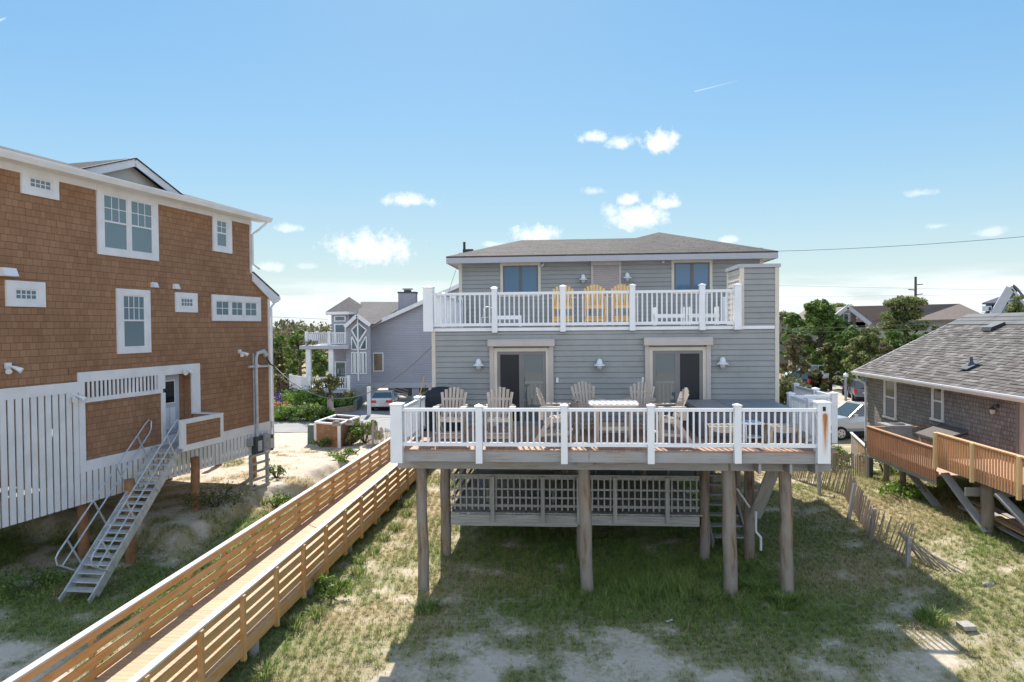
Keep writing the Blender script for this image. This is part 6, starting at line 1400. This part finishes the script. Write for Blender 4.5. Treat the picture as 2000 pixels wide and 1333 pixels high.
for px, pt, Z, wp, mt, lay, lb_, sd_, nc in TR: tree('pine_tree' if lay or 'pine' in mt or 'tan' in mt else 'cedar_tree', lb_, X_(px, Z), Z, wp * Z / 1333 * 1.22, hgt(px, pt, Z), mt, sd_, nc=int(nc * 1.5), nl=105, size=.135 * Z / 60, layered=bool(lay), flat=.25 if lay else 0, low=.06 if not lay else .2)
TL = [(548, 655, 74, 60, 'leaf_cedar', 'broad dark cedar left behind the garden'), (585, 648, 80, 70, 'leaf_cedar', 'pointed green cedar directly behind the white balcony'), (627, 690, 76, 60, 'leaf_cedar', 'dark tree seen under the porch roof of the lilac house'), (540, 690, 66, 46, 'leaf_olive', 'olive bush-tree at the corner board of the shingled house'), (560, 735, 62, 46, 'leaf_olive', 'pinkish-olive garden bush by the porch rail')]
for i, (px, pt, Z, wp, mt, lb_) in enumerate(TL): tree('cedar_tree' if 'cedar' in mt else 'olive_tree', lb_, X_(px, Z), Z, wp * Z / 1333 * 1.2, hgt(px, pt, Z), mt, 50 + i, nc=100, nl=80, size=.17, low=.04)
# small garden tree with the whitewashed trunk
Z = 49.5; tree('garden_tree', 'small spreading garden tree with a chalky pink lower trunk', X_(641, Z), Z, 4.6, hgt(641, 735, Z), 'leaf_olive', 61, nc=46, nl=36, size=.10, low=.52, trunk='bark', tr=.13)
t = bpy.data.objects['garden_tree']; mb = MB(); mb.cyl(X_(643, Z), Z, -.05, 1.75, .26, .22); mb.build('painted_trunk', 'chalk_pink', t)
tree('garden_tree', 'twisted garden tree with reddish leaves beside the shingled house corner', X_(549, 58), 58, 4.2, hgt(549, 735, 58), 'leaf_tan', 63, nc=50, nl=36, size=.12, low=.35)
# far woods: one mass to the horizon
g = np.random.default_rng(77); mb = MB(); cs = []
for _ in range(2600):
    Z = 95 + 190 * g.random() ** 1.2; X = (g.random() * 2 - 1) * Z * .85; hh = 5.9 + 1.4 * float(fbm(np.array([X / 14]), np.array([Z / 14]), 3)[0]) + g.normal() * .35 + (Z - 95) * .002; cs.append((X, Z, hh * g.uniform(.35, 1), 2.1 * g.uniform(.7, 1.3)))
leafmass(mb, cs, 42, .42, g); tag(mb.build('far_woods', 'leaf_wood', clean=False), 'low distant coastal woods along the horizon', 'woods', kind='stuff')

# ================================================================== houses far right
def fq(px, py, Y): return W.y(px, py, Y)
b1 = thing('gabled_house', 'long house with a brown roof and a white-edged timber gable behind the right-hand trees', 'house', (45, 86, 0), W); Y = 86
mb = MB(); (x0, z0), (x1, z1) = fq(1640, 640, Y + 3), fq(1880, 626, Y + 3); mb.box(fq(1628, 0, Y + 1)[0], x1, Y + 1, Y + 12, 0, z1 - .1); mb.build('wall', 'far_wall', b1)
mb = MB(); R0 = fq(1656, 599, Y); R1 = fq(1884, 597.5, Y + 5); E1 = fq(1925, 612, Y + 4); zz = fq(1830, 623, Y + 2)[1]
mb.slab([(R0[0], Y - 1, R0[1]), (R1[0], Y + 6, R1[1] + .3), (fq(1935, 622, Y)[0], Y, zz), (fq(1700, 622, Y)[0], Y, zz - .3)], .2); mb.slab([(R0[0], Y - 1, R0[1]), (fq(1618, 628, Y - 1)[0], Y - 1, fq(1618, 628, Y - 1)[1]), (fq(1618, 628, Y - 1)[0], Y + 12, fq(1618, 628, Y - 1)[1]), (R0[0], Y + 12, R0[1])], .2)
rf = mb.build('roof', 'far_roof', b1); mb = MB()
for p1, p2 in (((1618, 629), (1656, 600)), ((1656, 600), (1700, 634))): a, b = fq(*p1, Y - 1.2), fq(*p2, Y - 1.2); mb.bar((a[0], Y - 1.2, a[1]), (b[0], Y - 1.2, b[1]), .12, .5)
mb.build('rake_board', 'fascia', rf)
mb = MB(); poly_y(mb, [(1634, 640), (1634, 622), (1656, 605), (1690, 632), (1690, 640)], Y + 1, .1); mb.build('gable_wall', 'far_wall', b1)
mb = MB(); x, z = fq(1664, 604, Y); mb.box(x - .2, x + .2, Y - .6, Y - .2, 0, z); mb.build('gable_post', 'wood_pole', b1)
for a, b, c, d in ((1647, 1659, 612, 630), (1668, 1675, 612, 623), (1655, 1661, 632, 646), (1712, 1722, 630, 650)):
    (x0, z1), (x1, z0) = fq(a, c, Y + .8), fq(b, d, Y + .8); mb = MB(); mb.box(x0, x1, Y + .8, Y + .95, z0, z1); o = mb.build('window', 'white_paint', b1); mb = MB(); mb.box(x0 + .15, x1 - .15, Y + .76, Y + .8, z0 + .15, z1 - .15); mb.build('pane', 'glass', o)
b2 = thing('blue_gabled_house', 'steep-gabled blue-grey house at the right edge above the cottage ridge', 'house', (62, 84, 0), W); Y = 84
def skewed(mb, pts, Y, dep, k=.80):
    f_ = [(q(px, py, Y)[0], Y, q(px, py, Y)[1]) for px, py in pts]; r_ = [(x + dep * k, Y + dep, z) for x, _, z in f_]; m_ = len(f_); mb.face(f_, .5); mb.face(r_[::-1], .5)
    for k_ in range(m_): mb.face([f_[k_], f_[(k_ + 1) % m_], r_[(k_ + 1) % m_], r_[k_]], .5)
mb = MB(); skewed(mb, [(1938, 700), (1938, 614), (1972, 562), (2010, 608), (2010, 700)], Y, 8); mb.build('gable_wall', 'blue_shingle', b2)
mb = MB()
for p1, p2 in (((1934, 618), (1973, 556)), ((1973, 556), (2012, 606))): a, b = fq(*p1, Y), fq(*p2, Y); mb.slab([(a[0], Y - .6, a[1]), (b[0], Y - .6, b[1]), (b[0] + 7.6, Y + 8.9, b[1]), (a[0] + 7.6, Y + 8.9, a[1])], .3)
rf = mb.build('roof', 'dark_roof', b2); mb = MB()
for p1, p2, wd in (((1936, 620), (1973, 558), 1.1), ((1973, 558), (2012, 607), .3)): a, b = fq(*p1, Y - .7), fq(*p2, Y - .7); mb.bar((a[0], Y - .7, a[1] - wd * .3), (b[0], Y - .7, b[1] - wd * .3), .1, wd)
mb.build('rake_board', 'fascia', rf)
mb = MB(); skewed(mb, [(1925, 700), (1925, 592), (1950, 592), (1950, 700)], Y + 1, 5); mb.build('side_wing', 'blue_shingle', b2)
mb = MB(); a, b = fq(1918, 592, Y), fq(1960, 577, Y + 3); mb.slab([(a[0], Y, a[1]), (b[0], Y, a[1]), (b[0] + 2.6, Y + 3, b[1]), (b[0], Y + 3, b[1])], .2); mb.build('wing_roof', 'dark_roof', b2)
for a, b, c, d in ((1929, 1937, 598, 608), (1970, 1993, 584, 600)): (x0, z1), (x1, z0) = fq(a, c, Y - .05), fq(b, d, Y - .05); mb = MB(); mb.box(x0, x1, Y - .05, Y + .9, z0, z1); o = mb.build('window', 'white_paint', b2); mb = MB(); mb.box(x0 + .12, x1 - .12, Y - .1, Y - .05, z0 + .12, z1 - .12); mb.build('pane', 'glass', o)
b3 = thing('pale_far_house', 'pale house with a tan roof glimpsed between the grey house and the big cedar', 'house', (38, 100, 0), W); Y = 100
mb = MB(); poly_y(mb, [(1495, 720), (1495, 628), (1522, 617), (1540, 640), (1540, 720)], Y, 8); mb.build('wall', 'far_wall', b3)
mb = MB(); a, b, c = fq(1490, 630, Y), fq(1522, 617, Y), fq(1545, 646, Y); mb.slab([(a[0], Y - .5, a[1]), (b[0], Y - .5, b[1]), (b[0], Y + 8, b[1] + 1), (a[0], Y + 8, a[1] + 1)], .2); mb.slab([(b[0], Y - .5, b[1]), (c[0], Y - .5, c[1]), (c[0], Y + 8, c[1]), (b[0], Y + 8, b[1])], .2); mb.build('roof', 'far_roof', b3)
mb = MB(); (x0, z1), (x1, z0) = fq(1513, 652, Y - .1), fq(1524, 666, Y - .1); mb.box(x0, x1, Y - .1, Y, z0, z1); mb.build('window', 'glass', b3)
mb = MB(); a, b, c = fq(1505, 665, Y - 6), fq(1513, 664, Y - 6), fq(1530, 690, Y - 6); mb.slab([(a[0], Y - 6, a[1]), (c[0], Y - 6, c[1]), (c[0], Y, c[1] + 1), (a[0], Y, a[1] + 1)], .2); mb.build('porch_roof', 'fascia', b3)
# utility pole and wires
Z = 105; x = X_(1788, Z); t = thing('utility_pole', 'tall dark utility pole with short side arms rising above the layered pine', 'utility pole', (x, Z, 0), W)
mb = MB(); mb.cyl(x, Z, 0, hgt(1788, 541, Z), .24, .17); mb.build('pole', 'wood_pole', t); mb = MB()
for py, d in ((557, 1), (576, 1), (567, -1)): z = hgt(1788, py, Z); mb.bar((x, Z, z), (x + d * 1.1, Z, z + .1), .1, .14)
mb.build('side_arm', 'wood_pole', t)
def wire(label, pts, r, sag=0, name='overhead_wire'):
    P_ = [Vector(p) for p in pts]; out = []
    for a, b in zip(P_, P_[1:]):
        for k in range(14): f = k / 14; p = a.lerp(b, f); p.z -= sag * 4 * f * (1 - f); out.append(p)
    out.append(P_[-1]); mb = MB(); mb.tube(out, r, 5, .5, cap=False); return tag(mb.build(name, 'cable', base=tuple(P_[0])), label, 'wire')
pt3 = lambda px, py, Y: (W.y(px, py, Y)[0], Y, W.y(px, py, Y)[1])
wire('lone wire crossing the sky from the grey house roof to the right edge', [pt3(1480, 492, 34), pt3(2040, 459, 30)], .012, .12)
wire('upper thin line above the horizon clouds', [pt3(1400, 556, 100), pt3(2100, 570, 100)], .014); wire('second thin line over the horizon clouds', [pt3(1400, 582, 100), pt3(2100, 574, 100)], .014)
wire('lower line passing in front of the far trees', [pt3(1500, 641, 50), pt3(1700, 636, 50), pt3(2050, 622, 46)], .011, .1); wire('lowest line in front of the right-hand trees', [pt3(1500, 647, 50), pt3(1700, 645, 50), pt3(2050, 630, 46)], .011, .1)
wire('sloping service line falling behind the cedars beside the grey house', [pt3(1500, 630, 45), pt3(1600, 660, 55)], .014, .1); wire('thin line left of the lilac house at the horizon', [pt3(520, 619, 90), pt3(640, 624, 90)], .02)
A_ = L.w(XW + .26, yM + .98, lw(520, 717)[1]); B_ = M.w(XL - .03, YW + .05, M.y(841, 678, YW)[1])
wire('sagging grey service cable strung from the mast to the corner of the grey house', [tuple(A_), tuple(B_)], .017, 1.42, 'service_cable')
wire('thin guy wire beside the left eave of the grey house', [pt3(893, 520, 25.6), pt3(870, 590, 25.6)], .008)
Z = 58; x = X_(1652, Z); t = thing('lot_light', 'short grey bollard light standing in front of the pines', 'lamp', (x, Z, 0), W); mb = MB(); mb.cyl(x, Z, 0, hgt(1652, 736, Z), .10); mb.build('pole', 'grey_box', t); mb = MB(); mb.lathe([(.2, 0), (.2, .2), (.0, .35)], (x, Z, hgt(1652, 736, Z)), 8); mb.build('lamp_head', 'white_paint', t)

# ================================================================== cars
def car(name, label, paint, kind, x, y, rot, z=.02, plate=True):
    """nose towards +x"""
    t = thing(name, label, 'car' if kind != 'truck' else 'pickup truck', (0, 0, 0)); BASE[t.name] = (0, 0, 0)
    if kind == 'truck': Lh, Wd, prof, gh = 2.9, .98, [(-2.9, .55, 1.25), (-.95, .55, 1.3), (-.9, .5, 1.34), (1.05, .5, 1.32), (1.25, .5, 1.3), (2.55, .52, 1.2), (2.82, .55, 1.05), (2.92, .6, .85)], [(-.95, 1.33), (-.8, 1.93), (.35, 1.97), (1.25, 1.31)]
    elif kind == 'suv': Lh, Wd, prof, gh = 2.4, .95, [(-2.35, .5, .95), (-2.3, .42, 1.08), (-1.5, .42, 1.1), (.8, .42, 1.08), (1.1, .42, 1.05), (2.1, .45, .95), (2.35, .5, .75)], [(-2.25, 1.08), (-1.95, 1.72), (.2, 1.74), (1.1, 1.05)]
    elif kind == 'hatch': Lh, Wd, prof, gh = 2.15, .9, [(-2.1, .45, .9), (-2.0, .38, 1.0), (-1.3, .38, 1.02), (.7, .38, .98), (1.0, .38, .93), (1.85, .42, .8), (2.1, .45, .62)], [(-1.95, 1.0), (-1.45, 1.46), (-.1, 1.5), (1.0, .94)]
    else: Lh, Wd, prof, gh = 2.35, .91, [(-2.35, .42, .86), (-2.25, .35, 1.0), (-1.5, .35, 1.02), (.8, .35, .95), (1.1, .35, .92), (2.1, .38, .76), (2.35, .42, .58)], [(-1.85, 1.0), (-1.1, 1.4), (.1, 1.42), (1.15, .93)]
    mb = MB(); rings = []
    for (xx, zb, zt) in prof:
        e = .0 if abs(xx) < Lh * .8 else .09; w1 = Wd - e; rings.append([(xx, -w1 * .93, zb), (xx, -w1, zb + .18), (xx, -w1 * .985, (zb + zt) / 2 + .12), (xx, -w1 * .9, zt), (xx, w1 * .9, zt), (xx, w1 * .985, (zb + zt) / 2 + .12), (xx, w1, zb + .18), (xx, w1 * .93, zb)])
    for a, b in zip(rings, rings[1:]):
        for k in range(8): mb.face([a[k], a[(k + 1) % 8], b[(k + 1) % 8], b[k]], .2)
    mb.face(rings[0], .2); mb.face(rings[-1][::-1], .2); body = mb.build('body', paint, t)
    (xa, za), (xb, zb), (xc_, zc_), (xd, zd) = gh; wl_, wt = Wd * .9, Wd * .72
    mb = MB(); B4 = [(xa, -wl_, za), (xd, -wl_, zd), (xd, wl_, zd), (xa, wl_, za)]; T4 = [(xb, -wt, zb), (xc_, -wt, zc_), (xc_, wt, zc_), (xb, wt, zb)]
    for k in range(4): mb.face([B4[k], B4[(k + 1) % 4], T4[(k + 1) % 4], T4[k]], .3)
    mb.build('window', 'car_glass', t)
    mb = MB(); mb.slab([(xb - .04, -wt - .02, zb + .02), (xc_ + .04, -wt - .02, zc_ + .02), (xc_ + .04, wt + .02, zc_ + .02), (xb - .04, wt + .02, zb + .02)], .05)
    for (p, r_) in zip(B4, T4): mb.bar((p[0], p[1] * 1.005, p[2]), (r_[0], r_[1] * 1.02, r_[2]), .035, .04)
    for f in (.45,) if kind in ('truck',) else (.38, .7):
        for s_ in (-1, 1): mb.bar((xa + (xd - xa) * f, s_ * wl_ * 1.005, za), (xb + (xc_ - xb) * f, s_ * wt * 1.02, zb), .07, .05, (1, 0, 0))
    mb.build('roof', paint, t)
    r_ = .4 if kind == 'truck' else .35 if kind == 'suv' else .33
    for sx in (-1, 1):
        for s_ in (-1, 1):
            cx = sx * Lh * .62; mb = MB(); mb.tube([(cx, s_ * (Wd - .2), r_), (cx, s_ * (Wd + .012), r_)], r_, 20); wv = mb.build('wheel', 'tyre', t); mb = MB(); mb.tube([(cx, s_ * (Wd + .0), r_), (cx, s_ * (Wd + .03), r_)], r_ * .62, 16); hub = mb.build('rim', 'wheel_rim', wv)
            mb = MB()
            for k in range(5): a = 2 * PI * k / 5; mb.tube([(cx + r_ * .38 * math.cos(a), s_ * (Wd + .025), r_ + r_ * .38 * math.sin(a)), (cx + r_ * .38 * math.cos(a), s_ * (Wd + .034), r_ + r_ * .38 * math.sin(a))], r_ * .11, 6)
            mb.build('rim_hole', 'tyre', hub) if False else mb.build('rim_hole', 'tyre', wv)
    for s_ in (-1, 1):
        zt_ = prof[0][2]; mb = MB(); hh = .5 if kind in ('suv', 'truck') else .2
        if kind == 'sedan': mb.box(-Lh - .03, -Lh + .25, s_ * Wd * .93, s_ * Wd * .42, zt_ - .2, zt_ - .0)
        else: mb.box(-Lh - .02, -Lh + .2, s_ * Wd * .93, s_ * Wd * .72, zt_ - .2, zt_ + .15 * (kind == 'suv') + .02)
        mb.build('tail_light', 'red_lens', t)
        mb = MB(); mb.box(Lh - .25, Lh - .02, s_ * Wd * .88, s_ * Wd * .5, prof[-2][2] - .25, prof[-2][2] - .1); mb.build('headlight', 'lamp_glass', t)
        mb = MB(); mb.box(gh[3][0] - .35, gh[3][0] - .15, s_ * (Wd + .02), s_ * (Wd + .2), gh[3][1] + .02, gh[3][1] + .18); mb.build('mirror', paint, t)
    mb = MB(); mb.box(-Lh - .035, -Lh - .0, -.26, .26, prof[0][2] - .24, prof[0][2] - .1); mb.build('number_plate', 'plate' if plate else 'black_pipe', t)
    mb = MB(); mb.box(-Lh - .06, -Lh + .15, -Wd * .9, Wd * .9, prof[0][1] - .05, prof[0][1] + .17); mb.build('bumper', paint if kind != 'truck' else 'wheel_rim', t)
    mb = MB(); mb.box(-Lh * .95, Lh * .95, -Wd * .85, Wd * .85, .22, prof[2][1] + .05); mb.build('underbody', 'tyre', t)
    t.location = (x, y, z); t.rotation_euler = (0, 0, rot); return t
car('parked_car', 'silver sedan seen from behind, parked at the mouth of the carport', 'paint_silver', 'sedan', X_(749, 55.5), 55.8, PI / 2 + .05, .06)
car('parked_truck', 'silver pickup truck parked nose-left behind the white corner post', 'paint_silver', 'truck', X_(1637, 38.4) + 1.85, 39.6, PI + .12, 0)
car('parked_truck', 'white pickup parked nose-left under the cedars behind the black vehicle', 'paint_white', 'truck', X_(1592, 76), 76.5, PI + .05, .05)
car('parked_car', 'black sport utility vehicle seen from behind under the big cedar', 'paint_black', 'suv', X_(1580, 68), 70, PI / 2 + .25, .05)
car('parked_car', 'bright blue hatchback half hidden by the cottage corner', 'paint_blue', 'hatch', X_(1684, 62), 63.5, PI / 2 - .5, .05)
car('parked_car', 'grey vehicle parked right next to the blue hatchback', 'paint_grey', 'suv', X_(1708, 57), 59, PI / 2 - .35, .05)

# ================================================================== sky, sun, haze
EL, AZ = 44.0, -5.0
wd = bpy.data.worlds.new('World'); SC.world = wd; wd.use_nodes = True; T = wd.node_tree; nd = T.nodes; lk = T.links
bg = nd['Background']; sky = nd.new('ShaderNodeTexSky'); sky.sky_type = 'NISHITA'; sky.sun_disc = False; sky.sun_elevation = R(EL); sky.sun_rotation = R(AZ); sky.altitude = 5; sky.air_density = 1.0; sky.dust_density = .25; sky.ozone_density = 2.0
def wm(op, a, b=None, c=None, clamp=False):
    m = nd.new('ShaderNodeMath'); m.operation = op; m.use_clamp = clamp
    for i, v in enumerate((a, b, c)):
        if v is None: continue
        if isinstance(v, (int, float)): m.inputs[i].default_value = v
        else: lk.new(v, m.inputs[i])
    return m.outputs[0]
tc = nd.new('ShaderNodeTexCoord'); sx = nd.new('ShaderNodeSeparateXYZ'); lk.new(tc.outputs['Generated'], sx.inputs[0])
az = wm('MULTIPLY', wm('ARCTAN2', sx.outputs[0], sx.outputs[1]), 180 / PI); el = wm('MULTIPLY', wm('ARCSINE', sx.outputs[2]), 180 / PI)
cb = nd.new('ShaderNodeCombineXYZ'); lk.new(az, cb.inputs[0]); lk.new(el, cb.inputs[1])
nz = nd.new('ShaderNodeTexNoise'); nz.inputs['Scale'].default_value = .95; nz.inputs['Detail'].default_value = 9; nz.inputs['Roughness'].default_value = .66; lk.new(cb.outputs[0], nz.inputs['Vector'])
nf = nd.new('ShaderNodeTexNoise'); nf.inputs['Scale'].default_value = 2.2; nf.inputs['Detail'].default_value = 6; lk.new(cb.outputs[0], nf.inputs['Vector'])
def azel(px, py): d = ray(px, py).normalized(); return math.degrees(math.atan2(d.x, d.y)), math.degrees(math.asin(d.z))
CL = [(722, 492, 72, 34, 1.0), (1290, 281, 40, 22, 1.0), (1163, 270, 28, 12, .8), (1210, 280, 24, 13, .8), (795, 394, 48, 13, .8), (1248, 428, 56, 26, 1.0), (1228, 392, 22, 14, .9), (1300, 399, 26, 15, .9), (1192, 417, 18, 14, .7), (1045, 460, 42, 18, 1.0), (562, 447, 24, 8, .6), (528, 523, 26, 10, .6), (962, 478, 18, 6, .6), (1160, 374, 22, 8, .5), (1422, 469, 16, 8, .6), (1797, 378, 20, 7, .45), (1829, 442, 16, 6, .45), (1936, 454, 22, 8, .5), (600, 521, 20, 6, .35)]
mask = None
for px, py, w_, h_, st_ in CL:
    a0, e0_ = azel(px, py); k = 1 / 23.3
    u = wm('DIVIDE', wm('SUBTRACT', az, a0), w_ * 1.25 * k); v = wm('DIVIDE', wm('SUBTRACT', el, e0_), h_ * 1.35 * k)
    v = wm('MULTIPLY', v, wm('ADD', 1.0, wm('MULTIPLY', wm('LESS_THAN', v, 0.0), .5)))
    d = wm('SQRT', wm('ADD', wm('MULTIPLY', u, u), wm('MULTIPLY', v, v))); m = wm('SUBTRACT', 1.0, d)
    m = wm('ADD', m, wm('MULTIPLY', wm('SUBTRACT', nz.outputs['Fac'], .51), 2.3)); m = wm('MULTIPLY', wm('POWER', wm('MULTIPLY', m, 1.6, clamp=True), 1.1), st_); m = wm('MULTIPLY', m, wm('LESS_THAN', d, 1.6))
    mask = m if mask is None else wm('MAXIMUM', mask, m)
# bank of cloud just over the horizon
mp = nd.new('ShaderNodeMapping'); mp.inputs['Scale'].default_value = (.10, .75, 1); lk.new(cb.outputs[0], mp.inputs[0]); nb = nd.new('ShaderNodeTexNoise'); nb.inputs['Scale'].default_value = 1.0; nb.inputs['Detail'].default_value = 7; nb.inputs['Roughness'].default_value = .58; lk.new(mp.outputs[0], nb.inputs['Vector'])
band = wm('SUBTRACT', 1.0, wm('ABSOLUTE', wm('DIVIDE', wm('SUBTRACT', el, 2.1), 2.0)), clamp=True); bm_ = wm('MULTIPLY', wm('MULTIPLY', band, wm('SUBTRACT', nb.outputs['Fac'], .36)), 7.0, clamp=True); mask = wm('MAXIMUM', mask, wm('MULTIPLY', bm_, .85))
# contrails
for (p, r_, wd_, st_) in (((1357, 179), (1440, 158), .055, .55), ((-5, 42), (12, 35), .08, .9)):
    a0, b0 = azel(*p); a1, b1_ = azel(*r_); ln = math.hypot(a1 - a0, b1_ - b0); ux, uy = (a1 - a0) / ln, (b1_ - b0) / ln
    s_ = wm('ADD', wm('MULTIPLY', wm('SUBTRACT', az, a0), ux), wm('MULTIPLY', wm('SUBTRACT', el, b0), uy)); d = wm('ABSOLUTE', wm('SUBTRACT', wm('MULTIPLY', wm('SUBTRACT', az, a0), uy), wm('MULTIPLY', wm('SUBTRACT', el, b0), ux)))
    m = wm('MULTIPLY', wm('SUBTRACT', 1.0, wm('DIVIDE', d, wd_), clamp=True), wm('MULTIPLY', wm('GREATER_THAN', s_, 0.0), wm('LESS_THAN', s_, ln))); m = wm('MULTIPLY', wm('MULTIPLY', m, wm('SUBTRACT', 1.15, wm('DIVIDE', s_, ln), clamp=True)), st_); mask = wm('MAXIMUM', mask, m)
bw = nd.new('ShaderNodeRGBToBW'); hs = nd.new('ShaderNodeHueSaturation'); hs.inputs['Saturation'].default_value = 1.12; lk.new(sky.outputs[0], hs.inputs['Color']); lk.new(sky.outputs[0], bw.inputs[0])
fac = wm('DIVIDE', 1.0, wm('ADD', 1.0, wm('MULTIPLY', bw.outputs[0], .32))); vm = nd.new('ShaderNodeVectorMath'); vm.operation = 'SCALE'; lk.new(hs.outputs[0], vm.inputs[0]); lk.new(fac, vm.inputs['Scale'])
tn = nd.new('ShaderNodeVectorMath'); tn.operation = 'MULTIPLY'; lk.new(vm.outputs[0], tn.inputs[0]); tn.inputs[1].default_value = (.83, 1.075, 1.03)
hz = wm('POWER', 2.718, wm('MULTIPLY', wm('MAXIMUM', el, 0.0), -.13)); hm = nd.new('ShaderNodeMix'); hm.data_type = 'RGBA'; lk.new(wm('MULTIPLY', hz, .85), hm.inputs[0]); lk.new(tn.outputs[0], hm.inputs[6]); hm.inputs[7].default_value = (3.2, 3.35, 3.55, 1); SKYC = hm.outputs[2]
mx = nd.new('ShaderNodeMix'); mx.data_type = 'RGBA'; lk.new(mask, mx.inputs[0]); lk.new(SKYC, mx.inputs[6]); mx.inputs[7].default_value = (3.7, 3.9, 4.05, 1)
# added fill light: bright unseen cloud behind the viewpoint, lifting the shaded house fronts
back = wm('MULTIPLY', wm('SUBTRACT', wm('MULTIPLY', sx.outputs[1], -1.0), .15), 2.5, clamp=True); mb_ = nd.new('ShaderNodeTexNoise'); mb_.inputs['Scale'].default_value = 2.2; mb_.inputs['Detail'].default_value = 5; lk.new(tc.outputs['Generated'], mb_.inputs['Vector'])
fill_mask = wm('MULTIPLY', wm('MULTIPLY', back, wm('GREATER_THAN', el, 0.0)), wm('MULTIPLY', wm('SUBTRACT', mb_.outputs['Fac'], .38), 5.0, clamp=True))
mz = nd.new('ShaderNodeMix'); mz.data_type = 'RGBA'; lk.new(fill_mask, mz.inputs[0]); lk.new(mx.outputs[2], mz.inputs[6]); mz.inputs[7].default_value = (4.1, 4.65, 5.5, 1)
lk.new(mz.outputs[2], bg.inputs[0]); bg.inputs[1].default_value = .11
CLOUD = mx
sd = Vector((math.sin(R(AZ)) * math.cos(R(EL)), math.cos(R(AZ)) * math.cos(R(EL)), math.sin(R(EL))))
sl_ = bpy.data.lights.new('sun', 'SUN'); sl_.energy = 3.05; sl_.angle = R(.53); sl_.color = (1, .95, .88); so = bpy.data.objects.new('sun', sl_); COL.objects.link(so); so.rotation_euler = sd.to_track_quat('Z', 'Y').to_euler()
SC.view_settings.view_transform = 'Standard'; SC.view_settings.look = 'None'; SC.view_settings.gamma = 1; SC.view_settings.exposure = 1.42
SC.cycles.max_bounces = 8; SC.cycles.diffuse_bounces = 4
